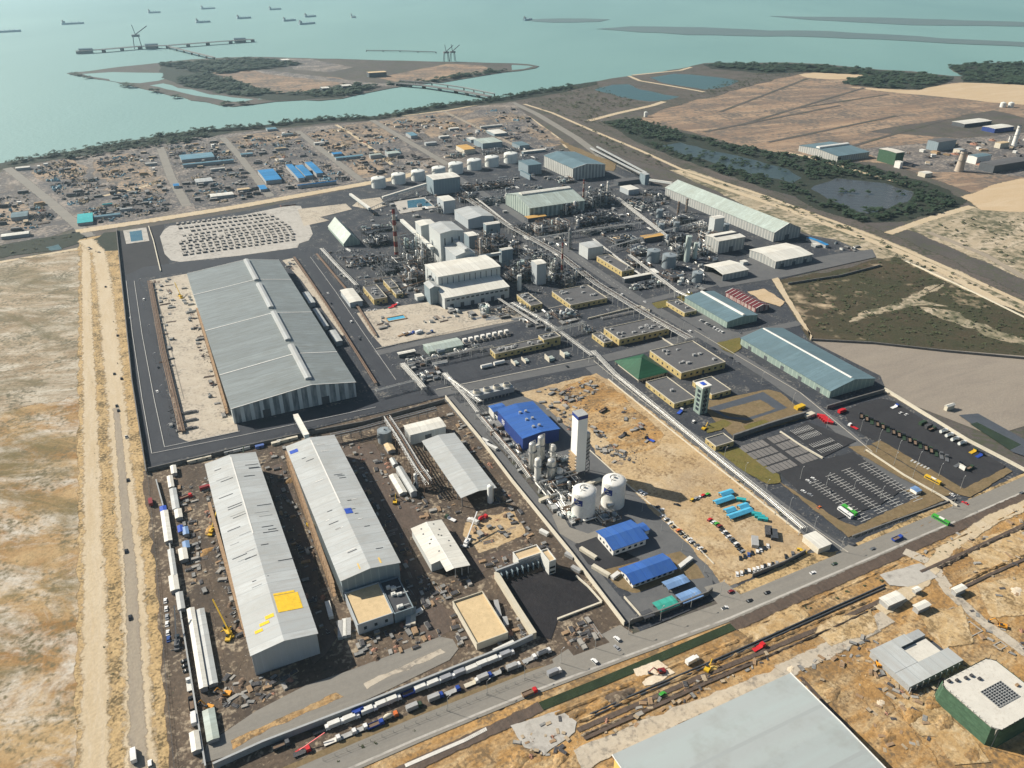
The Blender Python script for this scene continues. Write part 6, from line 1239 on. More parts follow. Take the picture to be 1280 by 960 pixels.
for i,(x,y,k,lab)in enumerate(((180,375,VW,'white van on the ring road left of the large warehouse'),(198,460,K_,'black car on the ring road left of the large warehouse'),(197,490,W_,'white car on the ring road below the black one'),(163,398,W_,'white car at the foot of the long dark wall'),(410,367,W_,'white car high on the road right of the large warehouse'),(414,380,K_,'dark car below the white one right of the large warehouse'),(439,403,VW,'white van on the road right of the large warehouse'),(450,425,K_,'dark truck-like car near the crossing by the large warehouse'),(450,422,D_,'grey car just above the crossing by the large warehouse'),(777,369,VW,'white van on the main plant road beside the pump house'),(806,378,W_,'white car at the junction by the lawn'),(862,415,VW,'white van on the main plant road at the machine-covered building'),(874,412,K_,'black car on the car park of the teal workshop'),(892,436,K_,'first of two dark cars in the main plant road dip'),(914,448,K_,'dark car on the main plant road past the dip'),(922,454,D_,'dark grey car on the main plant road past the dip'),(925,417,D_,'grey car on the road below the teal workshop'),(709,459,K_,'black car on the road north of the sandy lot'),(734,382,VW,'white van beside the yellow building with silver machines'),(720,390,VS,'silver van beside the same yellow building'),(760,388,S_,'silver car on the grey yard below the pump house'),(680,391,'truck:car_white:car_white:tanker','white tanker truck beside the slotted-roof yellow building'),(604,439,PW,'white pickup at the left end of the grey-fronted building'))):
 at(k,x,y,1.6 if i>3 else 1.75,lab)
for i in range(9):at((W_,K_,W_,K_,K_,VW,W_,W_,VW)[i],876+i*3.4,401+i*1.9,.3,'car in the short angled row in front of the teal workshop','cars in front of the teal workshop')
for i,(x,y,k)in enumerate(((461,389,W_),(469,388,W_),(482,386,'pick:dark_green'),(490,385,'truck:red_paint:red_paint:flat'),(494,382,'truck:car_white:red_paint:flat'))):at(k,x,y,.2,('left white car','right white car','green pickup','red flatbed','white and red flatbed')[i]+' at the top edge of the smelter yard')
for i,(x,y,k,l)in enumerate(((502,420,'truck:car_white:plank_brown:flat','brown flatbed'),(509,419,'truck:car_white:plank_brown:dump','brown tipper'),(514,418,'truck:truck_blue:truck_blue:flat','blue truck'),(524,417,'truck:car_white:car_white:box','white box truck'),(537,417,'truck:car_blue:car_grey:flat','blue-grey truck'))):at(k,x,y,.3,l+' in the row at the lower edge of the smelter yard','trucks at the lower edge of the smelter yard')
q=[('truck:car_white:car_black:flat',402,915),('truck:car_white:container_white:box',421,907),('truck:car_white:container_white:box',440,900),('truck:truck_blue:truck_blue:box',451,892),('truck:car_white:container_white:box',462,890),('truck:car_white:container_white:box',480,882),('truck:car_white:container_white:box',492,877),('truck:truck_blue:truck_blue:dump',513,868),('truck:car_white:container_white:box',528,862),('truck:car_white:container_white:box',544,856),('truck:car_white:car_silver:box',560,850),('truck:car_white:car_silver:box',577,843),('truck:car_white:container_white:box',592,838),('truck:car_white:container_white:box',605,832),('truck:car_white:container_white:box',618,827),('truck:car_white:car_silver:box',634,820)]
for i,(k,x,y)in enumerate(q):at(k,x,y,.03,f'{CN.get(k.split(":")[2], "pale")} truck, {ORD[i]} from the left of the upper queue along the wall','trucks queuing along the blue-grey wall')
q=[('truck:car_grey:steel_dark:dump',352,934),('truck:red_paint:stack_dark:flat',378,942),('truck:car_white:stack_white:flat',416,928),('truck:car_white:container_grey:flat',436,920),('truck:car_white:container_grey:flat',450,914),('truck:truck_blue:truck_blue:dump',470,908),('truck:orange_paint:container_cream:mixer',488,898),('truck:dark_green:container_grey:box',518,886),('truck:truck_blue:container_grey:box',545,874),('truck:truck_blue:container_grey:flat',566,866),('truck:car_white:container_cream:flat',590,856),('truck:truck_blue:container_grey:box',606,849),('truck:car_black:container_grey:flat',622,843),('truck:car_white:container_grey:box',642,836),('truck:car_white:container_grey:flat',662,826),('truck:car_white:container_grey:tanker',680,818)]
for i,(k,x,y)in enumerate(q):at(k,x,y,.03,f'truck, {ORD[i]} from the left of the lower queue beside the highway verge','trucks queuing beside the highway verge')
for k,x,y,rz,lab in(('exc:orange_machine',284,869,2.6,'orange excavator at the near end of the long cabin row'),('exc:yellow_machine',286,800,1.2,'yellow excavator beside the scrap heap left of the long workshop'),('exc:orange_machine',262,886,2.4,'orange loader beside the pale container at the bottom left'),('exc:dark_red',826,841,2.9,'dark red excavator on the white earth patch'),('exc:yellow_machine',884,838,.5,'yellow excavator beside the trench by the foreground roof'),('exc:orange_machine',1252,784,2.2,'orange excavator on the site track at the right edge'),('exc:orange_machine',1098,831,1,'orange machine at the left corner of the courtyard building'),('exc:yellow_machine',494,629,1.2,'yellow excavator by the mud track near the steel tower'),('exc:yellow_machine',880,537,.4,'yellow digger beside the slim green tower'),('exc:dark_red',1190,155,.3,'red crane-like digger on the distant sandy plain'),('crane:yellow_machine',286,792,1.8,'yellow mobile crane left of the long workshop'),('crane:car_grey',222,806,1.45,'grey mobile crane between the cabins and the haul road'),('crane:dark_green',304,592,1.3,'dark crane standing by the upper left of the workshops'),('crane:yellow_machine',266,665,1.1,'small crane at the sand heap beside the long workshop'),('crane:yellow_machine',226,372,1.7,'crane with its boom along the warehouse yard'),('crane:car_white',584,679,.8,'white crane beside the notched shed')):at(k,x,y,rz,lab)
at('crane:red_paint',378,938,.1,'red crane truck at the left end of the truck queue',sc=(.62,.62,.42))
for k,x,y,rz,lab in(('truck:red_paint:dark_red:box',258,612,.1,'bright red machine beside the upper end of the long workshop'),('truck:red_paint:dark_red:dump',233,623,.2,'dark red truck by the cabins'),('truck:yellow_machine:yellow_machine:box',389,660,1.9,'yellow container truck between the two long halls'),('truck:car_white:container_white:box',591,654,2.1,'white truck beside the sand heap'),('truck:red_paint:red_paint:mixer',603,650,.3,'red machine on the sand heap'),('truck:dark_green:car_white:flat',563,650,2.1,'green and white truck above the notched shed'),('truck:red_paint:red_paint:flat',948,811,.1,'bright red truck on the track by the trench'),('truck:car_white:car_white:box',865,828,.1,'white truck on the earth bank by the trench'),('van:green_paint',828,869,.2,'small green machine beside the trench'),('truck:car_white:tarp_blue:flat',850,516,.5,'blue-loaded truck in the yard beside the slim green tower'),('van:car_white',867,528,.5,'white van in the yard beside the slim green tower'),('truck:car_black:tarp_blue:flat',812,551,2,'truck under a blue tarpaulin on the rubble ground'),('truck:car_black:stack_dark:flat',778,546,.3,'dark flatbed on the rubble ground'),('truck:car_black:stack_dark:dump',754,515,.3,'dark tipper high on the rubble ground'),('truck:dark_red:dark_red:box',189,630,1.6,'narrow dark red trailer beside the haul road fence')):at(k,x,y,rz,lab)
for i,(x,y)in enumerate(((207,752),(208,762),(209,772),(209,781),(210,792),(211,800))):at((W_,W_,S_,W_,W_,BL_)[i],x,y,1.5,f'car, {ORD[i]} from the top of the line by the haul road fence','cars in line by the haul road fence')
for i,(x,y)in enumerate(((232,827),(233,833),(235,839))):at(K_,x,y,.1,('upper','middle','lower')[i]+' of three dark cars side by side left of the long cabin row','three dark cars by the long cabin row')
for k,x,y,lab in(('truck:car_white:container_white:flat',237,858,'white truck below the three dark cars'),('truck:car_black:car_black:dump',240,882,'black truck left of the long cabin row'),('truck:car_white:car_white:box',243,901,'white truck at the bottom left of the site')):at(k,x,y,1.55,lab)
# stores, sheds, cabins
def shed(lab,p,q,z=4,roof='roof_white_y',wall_='grey_wall',ax='x',nm='shed',rise=.8,cat='shed',grp=None,mw=0):
 r=RC(p,q,z)
 if r[2]-r[0]<2:r=(r[0]-2,r[1],r[2]+2,r[3])
 if r[3]-r[1]<2:r=(r[0],r[1]-3,r[2],r[3]+3)
 return hall(nm,lab,r,z,ax,rise,.5,roof,wall_,cat,grp,over=.3)
for lab,p,q,z,rf in(('bright blue roofed shed at the left of the blue group beside the lot road',(322,213),(352,224),6,'roof_bright_blue'),('first narrow bright blue roof right of the wide one',(357,206),(381,222),6,'roof_bright_blue'),('second narrow bright blue roof right of the wide one',(369,207),(391,219),6,'roof_bright_blue'),('third narrow bright blue roof right of the wide one',(381,203),(404,216),6,'roof_bright_blue'),('long blue roof at the near edge of the blue group',(372,232),(420,226),5,'roof_bright_blue'),('dull blue roofed shed on the coastal dark lot',(224,194),(268,196),5,'roof_dull_blue'),('longer dull blue roof just below the coastal one',(228,205),(292,200),5,'roof_dull_blue'),('pale green roof left of the twin by the pale dirt road',(461,193),(477,193),6,'roof_green_white_y'),('pale green roof right of the twin by the pale dirt road',(481,190),(500,191),6,'roof_green_white_y'),('long blue shed beside the lot road right of the blue group',(420,198),(452,193),4,'roof_dull_blue'),('small bright blue roof beside the lot road junction',(414,191),(428,192),4,'roof_bright_blue'),('teal roofed shed beside the sandy crossing road',(97,268),(116,277),4,'tarp_teal'),('low blue sheds along the sandy crossing road',(116,272),(150,266),3,'roof_dull_blue'),('pale roofed shed at the left picture edge above the vegetated strip',(2,293),(36,292),4,'roof_white_y'),('grey roofed shed standing alone on the left sandy lot',(15,266),(34,270),5,'roof_steel_y'),('white flat roofed house beside the coast-side dark lot',(262,243),(292,243),4,'roof_white_y'),('grey roofed shed in the second dark lot',(243,224),(266,226),5,'roof_pale_y'),('white roofed shed above the grey roofed one in the second dark lot',(263,211),(281,210),4,'roof_white_y'),('white roofed shed near the coast at the far left lot',(20,209),(37,209),4,'roof_white_y'),('teal green house by the coast dirt road',(507,166),(522,169),6,'roof_dull_blue'),('grey flat shed near the lagoon-side tracks',(150,262),(165,259),4,'roof_pale_y'),('white shed on the lot beside the first lot road',(182,205),(196,203),4,'roof_white_y'),('blue-grey shed in the third lot',(300,192),(316,192),4,'roof_dull_blue'),('cream shed in the third lot',(344,186),(357,184),4,'roof_cream'),('white shed beside the fourth lot road',(392,178),(405,178),4,'roof_white_y'),('grey roofed shed among stacks beyond the white tanks',(530,178),(546,178),5,'roof_pale_y'),('white roofed shed among stacks beyond the white tanks',(548,170),(562,170),4,'roof_white_y'),('small blue shed beside the second lot road',(216,230),(224,232),4,'roof_bright_blue'),('cream shed at the near edge of the second dark lot',(296,236),(312,236),4,'roof_cream'),('turquoise shed on the sandy lot by the first road',(128,256),(140,254),3,'tarp_teal'),('blue roofed row beside the blue group car park',(322,232),(334,236),4,'roof_bright_blue'),('long pale roof on the far strip beside the coastal road',(600,158),(628,156),4,'roof_white_y'),('white roofed shed on the far pale strip',(560,160),(574,160),4,'roof_white_y'),('grey shed beside the coast belt',(352,168),(366,167),4,'roof_steel_y'),('dark blue roof near the coast belt',(332,160),(346,161),4,'roof_dull_blue')):
 shed(lab,p,q,z,rf)
for lab,p,q,z in(('pale lean-to canopy at the middle of the large warehouse side',(378,366),(394,378),5),('second pale lean-to canopy nearer along the large warehouse side',(411,414),(428,426),5),('grey lean-to roof in the shade of the large warehouse',(394,386),(408,408),4)):shed(lab,p,q,z,'roof_pale_x','grey_wall','y','lean_to_canopy',.4,'canopy')
t=hall('distant_warehouse','long pale distant warehouse with a stepped roof beside the mangrove belt',RC((999,182),(1087,190),10),10,'x',3.5,.55,'roof_steel_y','wall_band_pale','warehouse',vent=(8,3,1,3,'white_paint'))
for lab,p,q,z,rf,wl in(('dark green netted block beside the long distant warehouse',(1099,186),(1131,190),20,'roof_deck_concrete','netting_green'),('dark distant block with a pale storey on its left',(1160,175),(1196,175),16,'roof_deck_grey','wall_steel_blue'),('wide white roof low on the distant plain',(1190,152),(1240,151),7,'roof_white_y','dark_wall'),('blue-walled distant shed beside the wide white roof',(1228,158),(1268,158),8,'roof_white_y','wall_blue'),('distant steel-roofed hall with white ends behind the stout chimney',(1210,194),(1240,194),12,'roof_steel_y','white_paint'),('low dark distant hall right of the stout chimney',(1225,203),(1290,200),12,'roof_deck_grey','dark_wall'),('cream distant block left of the slender chimney',(1244,178),(1262,178),9,'roof_cream','cream_wall'),('white distant office near the stout chimney',(1148,215),(1166,216),6,'roof_white_y','cream_wall'),('grey distant shed among the works rubble',(1192,186),(1206,187),7,'roof_pale_y','cream_wall'),('small white tower house beside the dark green netted block',(1121,201),(1127,203),10,'roof_white_y','white_paint'),('bright blue canopy beside the broad white store',(1008,297),(1036,306),4,'roof_bright_blue','grey_wall'),('white shelter below the bright blue canopy',(1014,305),(1026,306),3,'roof_white_y','grey_wall'),('small pale hut on the grey laydown yard',(1181,507),(1194,506),4,'roof_white_y','cream_wall')):
 shed(lab,p,q,z,rf,wl,nm='distant_building' if p[1]<230 else 'canopy',cat='building')
for lab,p,q,z,rf in(('white hut at the top of the cabin row, against the dark wall',(213,583),(221,591),3,'roof_white_x'),('cream hut below the top hut of the cabin row',(209,596),(217.5,608),3,'roof_white_x'),('long pale cabin roof in the upper cabin row',(212,612),(224,635),3,'roof_pale_x'),('square pale cabin under the long pale roof',(218,638),(228,646),3,'roof_white_x'),('long white roof with a blue end on the fence side of the cabins',(201,640),(215,675),3.4,'roof_white_x'),('grey-white roof below the long white one',(210,688),(221,718),3.4,'roof_pale_x'),('small pale roof below the grey-white one',(211,721),(224,736),3.4,'roof_white_x'),('square cream hut in the middle of the cabin rows',(223,687),(235,698),3,'roof_white_x'),('low grey hut above the longest cabin row',(220,742),(231,760),3,'roof_pale_x'),('longest cabin row with dark gaps between its roofs',(234,762),(259,858),3.6,'roof_white_x'),('narrow lean-to roof along the longest cabin row',(250,762),(266,855),2.6,'roof_pale_x'),('white hut near the bottom left corner of the site',(237,917),(251,936),3.2,'roof_white_x'),('pale green-grey container roof below the orange loader',(259,888),(268,924),2.8,'roof_green_white_x'),('small blue tarpaulin hut at the top of the long white roof',(200,634),(208,638),3,'tarp_blue'),('small blue hut in the shade of the cabins',(222,658),(229,664),2.6,'tarp_blue'),('pale blue sheet roof among the cabins',(228,660),(236,667),2.6,'roof_light_blue'),('second pale blue sheet roof among the cabins',(228,678),(237,684),2.6,'roof_light_blue')):
 shed(lab,p,q,z,rf,'container_grey','y','site_cabin',.4,'cabin')
for i,(x,y,m,k)in enumerate(((246,577,'container_cream','long'),(259,574,'container_cream','cont'),(286,567,'container_grey','cont'),(302,563,'container_white','long'),(345,556,'container_cream','cont'),(352,553,'container_white','cont'),(362,551,'container_cream','long'),(325,560,'container_blue','cont'))):at(f'{k}:{m}',x,y,.02,f'{m[10:]} container, {ORD[i]} from the left against the dark wall above the long halls','containers against the dark wall')
for lab,p,q,z,rf in(('long grey tent roof beside the steel tower',(495,585),(521,614),4.5,'roof_pale_x'),('small flat roof above the long grey tent',(487,574),(497,580),3,'roof_pale_x'),('low white shed beside the long grey tent',(490,594),(505,616),2.5,'roof_white_x'),('small cream hut beside the lone grey tank',(480,556),(494,562),3,'roof_cream')):shed(lab,p,q,z,rf,'grey_wall','y','site_tent',.8,'shed')
for i,(x,y,rz,m,k)in enumerate(((426,790,1.3,'container_grey','long'),(431,788,1.3,'container_white','long'),(436,787,1.3,'container_grey','long'),(511,775,1.2,'container_grey','long'),(517,773,1.2,'container_cream','long'),(412,765,1.5,'container_white','long'),(522,768,.2,'container_white','cont'),(622,764,1.3,'container_grey','long'),(632,780,1.3,'container_grey','cont'),(630,812,.1,'container_white','long'),(735,694,1.9,'container_cream','long'),(751,716,1.95,'container_cream','long'),(769,722,.3,'container_white','cont'),(720,714,2,'container_grey','cont'),(712,697,2,'container_grey','cont'),(680,668,2,'container_white','cont'),(613,560,2,'container_white','long'),(606,553,2,'container_white','cont'),(684,625,.1,'container_cream','long'),(742,605,.1,'container_cream','long'),(856,706,.3,'container_white','long'))):
 where=('first of three side by side below the sand-decked annexe','second of three side by side below the sand-decked annexe','third of three side by side below the sand-decked annexe','left of a pair in the shade of the littered annexe','right of a pair in the shade of the littered annexe','lone one in the shade between the long halls','small one beside the pair under the littered annexe','right of the lined basin building','small one at the corner of the lined basin building','on the road side of the lined basin building','in the dark compound by the blue-roofed office','on the verge beside the boundary wall','by the second blue-roofed office','on the building side of the boundary wall near the coal yard','at the bend of the boundary wall','against the boundary wall above the coal yard','longest against the boundary wall by the open-sided shed','short one against the boundary wall by the open-sided shed','in front of the gas columns','between the gas silos and the tower','beside the gas plant road by the blue canopies')[i]
 at(f'{k}:{m}',x,y,rz,f'{m[10:]} container {where}')
def scaffold(lab,p,q,z,n,w=2):
 a,b=G(*p),G(*q);t=thing('scaffold',lab,'scaffold',(a[0],a[1],0))
 for i in range(n+1):
  x,y=a[0]+(b[0]-a[0])*i/n,a[1]+(b[1]-a[1])*i/n;g=MB()
  for s in(0,w):g.bar((x+s,y,-.1),(x+s,y,z),.12,4)
  for k in range(1,5):g.bar((x,y,z*k/4.2),(x+w,y,z*k/4.2),.1,3)
  g.build('frame','steel_rust',t)
 for k in range(1,5):g=MB();zz=z*k/4.2;g.v=[];g.ribbon([(a[0]+w/2,a[1]),(b[0]+w/2,b[1])],w,zz,zz+.12);g.build('walkway','plank_brown',t)
scaffold('rusty scaffold along the left side of the hall with the blue tarpaulin',(359,584),(417,752),14,22)
scaffold('rusty scaffold along the upper right wall of the large warehouse yard',(247,395),(283,520),9,18)
scaffold('scaffold strip along the left side of the long workshop',(262,640),(306,800),8,16)
# stored goods, copied with their parts
def pt_in(p,poly):
 x,y=p;c=False;n=len(poly)
 for i in range(n):
  (x1,y1),(x2,y2)=poly[i],poly[(i+1)%n]
  if(y1>y)!=(y2>y)and x<(x2-x1)*(y-y1)/(y2-y1)+x1:c=not c
 return c
FOOT=[]
for o in list(COL.objects):
 if o.parent is None and o.type=='EMPTY' and o.get('category')in('warehouse','workshop','hall','building','shed','tower block','store','cabin','canopy','storage tank','tank','shelter','hut','annexe'):
  xs,ys=[],[]
  for c in o.children:
   if c.type=='MESH' and len(c.data.vertices):
    for v in c.data.vertices:xs.append(v.co.x+o.location.x);ys.append(v.co.y+o.location.y)
  if xs:FOOT.append((min(xs),min(ys),max(xs),max(ys)))
def free(x,y,m=1.5):return not any(a-m<x<c+m and b-m<y<d+m for a,b,c,d in FOOT)
def good(kind,mat,mat2):
 t=thing({'s':{'stack_dark':'steel_stack','stack_grey':'sheet_stack'}.get(mat,'beam_stack')if mat2!='concrete_block' else 'slab_stack','c':'crate','p':'pipe_bundle','k':'equipment_skid','h':'spoil_heap','t':'timber_stack','b':'block_stack','r':'scrap_heap','l':'covered_load'}[kind],'',{'s':'stack','c':'crate','p':'pipes','k':'equipment','h':'heap','t':'timber','b':'blocks','r':'scrap','l':'load'}[kind],(0,0,0));rd=random.Random(hash(kind)%99+len(mat))
 if kind in 'stb':
  g=MB();g.box(-2.6,-1.2,0,2.6,1.2,.35);g.build('bearer','timber',t);g=MB();g.box(-3,-1.4,.352,3,1.4,1.2);g.build('load',mat,t);g=MB();g.box(-2.7,-1.3,1.203,2.2,1.1,1.7);g.build('upper_load',mat2,t)
 elif kind=='p':
  for i in range(4):g=MB();g.bar((-4.2+i*.3,(i-1.5)*.75,.4),(4+i*.2,(i-1.5)*.75,.4),.36,7);g.build('pipe',mat if i%2 else mat2,t)
 elif kind=='k':
  g=MB();g.box(-2.2,-1.2,0,2.2,1.2,.3);g.build('base','steel',t);g=MB();g.bar((-1.6,-.2,1.2),(.8,-.2,1.2),.8,9);g.build('vessel',mat,t);g=MB();g.box(1,-.8,.302,2,.8,2.1);g.build('cabinet',mat2,t);g=MB();g.path([(-1.2,.5,.4),(-1.2,.5,2.4),(1.4,.5,2.4)],.16,5);g.build('pipe','pipe_silver',t)
 elif kind=='c':g=MB();g.box(-1.6,-1.1,.15,1.6,1.1,1.9);g.build('box',mat,t);g=MB();g.box(-1.7,-1.2,1.903,1.7,1.2,2.05);g.build('lid',mat2,t)
 elif kind=='l':g=MB();g.prism([(-2.5,-1.2),(2.5,-1.2),(2.5,1.2),(-2.5,1.2)],0,.6);g.build('bed','steel_dark',t);profile(t,'tarpaulin',[(-2.5,.61),(2.5,.61),(2.2,1.7),(-2.1,1.9)],2.5,mat,.7)
 else:
  g=MB();n=11;hgt=2.2 if kind=='h' else 1.5
  pr=[(1.0,0),(.82,.3),(.55,.62),(.25,.88)]
  for r_,z_ in pr:
   for i in range(n):a=2*pi*i/n;k=rd.uniform(.75,1.15);g.v.append((3.2*r_*k*cos(a),2.4*r_*k*sin(a),(z_*hgt*rd.uniform(.85,1.15))if z_ else-.15))
  g.v.append((0,0,hgt))
  for q in range(3):
   for i in range(n):j=(i+1)%n;g.face([q*n+i,q*n+j,(q+1)*n+j,(q+1)*n+i])
  for i in range(n):g.face([3*n+i,3*n+(i+1)%n,4*n])
  g.build('mound',mat,t)
  if kind=='r':
   for i in range(4):g=MB();a=rd.uniform(0,6.3);g.bar((cos(a)*1.2,sin(a),.5),(cos(a+2)*2.4,sin(a+2)*2,1.8),.14,4);g.build('bar',mat2,t)
 return t
GOODS={};CNT={}
def put(kind,mat,mat2,x,y,rz,label,group,sc=1.0):
 key=(kind,mat,mat2)
 o=GOODS.get(key)
 if o is None:o=GOODS[key]=good(kind,mat,mat2)
 else:o=dup(o)
 o.location=(x,y,0);o.rotation_euler=(0,0,rz);o.scale=(sc,sc*random.uniform(.8,1.2),sc*random.uniform(.8,1.2));o['label']=label;o['group']=group;CNT[o.name.split('.')[0]]=CNT.get(o.name.split('.')[0],0)+1
DESC={'s':'stack of steel sections','c':'packing crate','p':'bundle of pipes','k':'equipment skid','h':'heap of earth','t':'stack of timber','b':'stack of blocks','r':'scrap heap','l':'tarpaulin-covered load'}
def scatter(poly,n,kinds,where,seed,grid=True,sc=(.8,1.4),mind=5.0):
 P=GP(poly);rd=random.Random(seed);x0,x1=min(p[0]for p in P),max(p[0]for p in P);y0,y1=min(p[1]for p in P),max(p[1]for p in P);done=[];tries=0
 while len(done)<n and tries<n*40:
  tries+=1;x,y=rd.uniform(x0,x1),rd.uniform(y0,y1)
  if not pt_in((x,y),P)or not free(x,y)or any(hypot(x-a,y-b)<mind for a,b in done):continue
  done.append((x,y));k,m,m2=rd.choice(kinds)
  rz=rd.choice((0,pi/2))+rd.uniform(-.15,.15)if grid else rd.uniform(0,6.28)
  adj={'stack_dark':'dark ','stack_grey':'grey ','stack_tan':'tan ','stack_white':'white ','stack_brick':'brick-red ','spoil_tan':'tan ','spoil_brown':'brown ','spoil_white':'pale ','tarp_blue':'blue ','tarp_sky':'turquoise ','timber':'','steel_rust':'rusty ','pipe_silver':'silver ','container_white':'white ','concrete_block':'pale '}.get(m,'')
  put(k,m,m2,x,y,rz,f'{adj}{DESC[k]} {where}',f'{DESC[k]} {where}',rd.uniform(*sc))
DK=[('s','stack_dark','stack_grey'),('s','stack_grey','stack_dark'),('c','stack_dark','stack_grey'),('p','stack_grey','steel_rust'),('r','stack_dark','steel_rust'),('l','stack_dark','stack_grey')]
MX=DK+[('c','container_white','white_paint'),('t','timber','plank_brown'),('b','stack_white','stack_tan'),('s','stack_dark','stack_tan'),('r','stack_brick','steel_rust')]
NL=[([(40,212),(78,200),(112,212),(96,226),(60,228)],16),([(60,232),(120,222),(128,244),(92,262)],18),([(120,198),(190,190),(196,222),(130,228)],26),([(135,234),(205,224),(210,246),(150,262)],18),([(206,186),(276,176),(300,204),(224,216)],34),([(226,218),(302,208),(326,246),(246,258)],40),([(288,174),(368,164),(396,196),(318,208)],40),([(332,206),(400,198),(440,226),(350,240)],24),([(384,166),(462,154),(500,176),(412,192)],40),([(415,194),(490,184),(552,206),(470,222)],44),([(476,154),(560,142),(640,176),(560,200)],56),([(600,140),(645,134),(690,176),(640,176)],16),([(-40,262),(30,240),(70,272),(30,296)],18),([(100,262),(205,248),(212,264),(120,280)],18)]
for i,(poly,n)in enumerate(NL):scatter(poly,n,DK if i%2 else MX,('on the first coastal lot at the far left','on the lot below the first coastal lot','on the sandy lot before the first lot road','on the near sandy lot before the first lot road','on the dark lot by the coast belt','on the dark lot by the sandy road','on the lot between the second and third roads','on the lot around the bright blue roofs','on the coastal lot beyond the third road','on the lot behind the white tanks','on the far lot behind the white tanks','on the narrow far lot by the coastal road','on the lot at the left picture edge','on the strip along the sandy road')[i],200+i,sc=(1.2,2.4),mind=9)
PR=[((222,281),(330,268)),((226,291),(346,274)),((228,299),(356,281)),((226,305),(362,287)),((229,312),(366,293)),((231,319),(366,300)),((225,286),(340,271)),((230,295),(352,278)),((229,302),(360,284)),((229,308.5),(364,290)),((232,315.5),(366,296.5))]
for j,(p,q)in enumerate(PR):
 a,b=G(*p),G(*q);n=18
 for i in range(n):
  if(j,i)in((1,0),(1,1),(2,0),(2,6)):continue
  put('s','stack_dark','concrete_block',a[0]+(b[0]-a[0])*i/(n-1),a[1]+(b[1]-a[1])*i/(n-1),pi/2,f'stack with shade-coloured sides in one of the {"outer" if j in (0, 5) else "middle"} rows of the slab yard','stacks in the outer rows of the slab yard' if j in(0,5)else 'stacks in the middle rows of the slab yard',1.3)  # shadow painted as a dark load, light as a pale top
for i in range(7):put('s','stack_brick','stack_dark',*G(352+i*2.6,258-i*.3),pi/2,'brick-dark stack in the short row at the head of the slab yard','short row at the head of the slab yard',1.2)
EQ=[('k','pipe_silver','steel'),('k','tank_grey','steel_pale'),('k','steel_rust','steel'),('s','stack_dark','stack_grey'),('k','pipe_white','tank_grey'),('c','stack_grey','steel_pale'),('p','pipe_silver','steel_pale')]
for i,(poly,n,w)in enumerate((([(402,318),(440,310),(530,330),(525,372),(450,372)],34,'left of the smelter'),([(560,232),(650,218),(700,250),(640,268),(600,262)],26,'behind the gabled hall'),([(630,290),(700,282),(716,316),(690,330),(640,312)],26,'behind the main pipe rack'),([(716,262),(830,248),(850,280),(760,300),(720,290)],40,'in the dark process area'),([(780,300),(890,290),(900,330),(870,372),(800,345)],34,'among the grey tanks'),([(640,392),(690,386),(720,404),(690,414),(650,410)],14,'beside the slotted-roof yellow building'),([(446,262),(540,240),(560,258),(470,292)],18,'around the settling pond'),([(505,452),(545,444),(560,474),(530,484)],12,'on the dark yard'),([(648,572),(700,570),(740,640),(720,660),(690,640)],36,'among the gas columns'),([(600,520),(616,514),(660,580),(650,592)],14,'left of the deep blue hall'),([(550,386),(560,384),(575,392),(640,396),(600,404)],8,'before the smelter openings'),([(640,186),(690,180),(740,204),(700,240),(650,214)],22,'around the striped hall'))):scatter(poly,int(n*1.7),EQ,w,300+i,sc=(.9,1.9),mind=4)
YD=[('s','stack_dark','stack_grey'),('b','concrete_block','stack_grey'),('p','stack_dark','steel_rust'),('c','container_white','stack_grey'),('r','stack_dark','stack_brick'),('k','tank_grey','stack_dark')]
for i,(poly,n,w)in enumerate((([(188,352),(214,348),(222,400),(214,450),(228,540),(214,540),(204,450)],40,'along the left edge of the warehouse yard'),([(226,362),(240,358),(262,420),(284,520),(272,530),(244,440)],34,'against the left wall of the large warehouse'),([(356,326),(366,324),(378,344),(366,348)],8,'by the far right corner of the large warehouse'),([(470,398),(482,396),(490,408),(478,412)],7,'left of the blue lined tank'),([(528,402),(570,392),(572,398),(532,408)],9,'in the low row on the smelter yard'),([(1040,304),(1080,310),(1060,318),(1040,314)],8,'beside the broad white store'))):scatter(poly,n,YD,w,330+i,sc=(.8,1.3),mind=3.4)
for i in range(12):
 a=(226+(i%4)*5.4,519+(i//4)*10-(i%4)*1.0);put('b','concrete_block','stack_dark',*G(*a),0,'dense stack of pale blocks at the near corner of the warehouse yard','block stacks at the corner of the warehouse yard',1.05)
CO=[('s','stack_dark','stack_grey'),('t','timber','plank_brown'),('r','stack_brick','steel_rust'),('r','stack_dark','steel_pale'),('c','stack_tan','stack_grey'),('p','steel_rust','stack_grey'),('h','spoil_brown','x'),('b','stack_grey','concrete_block'),('s','stack_tan','stack_dark'),('s','stack_grey','stack_dark')]
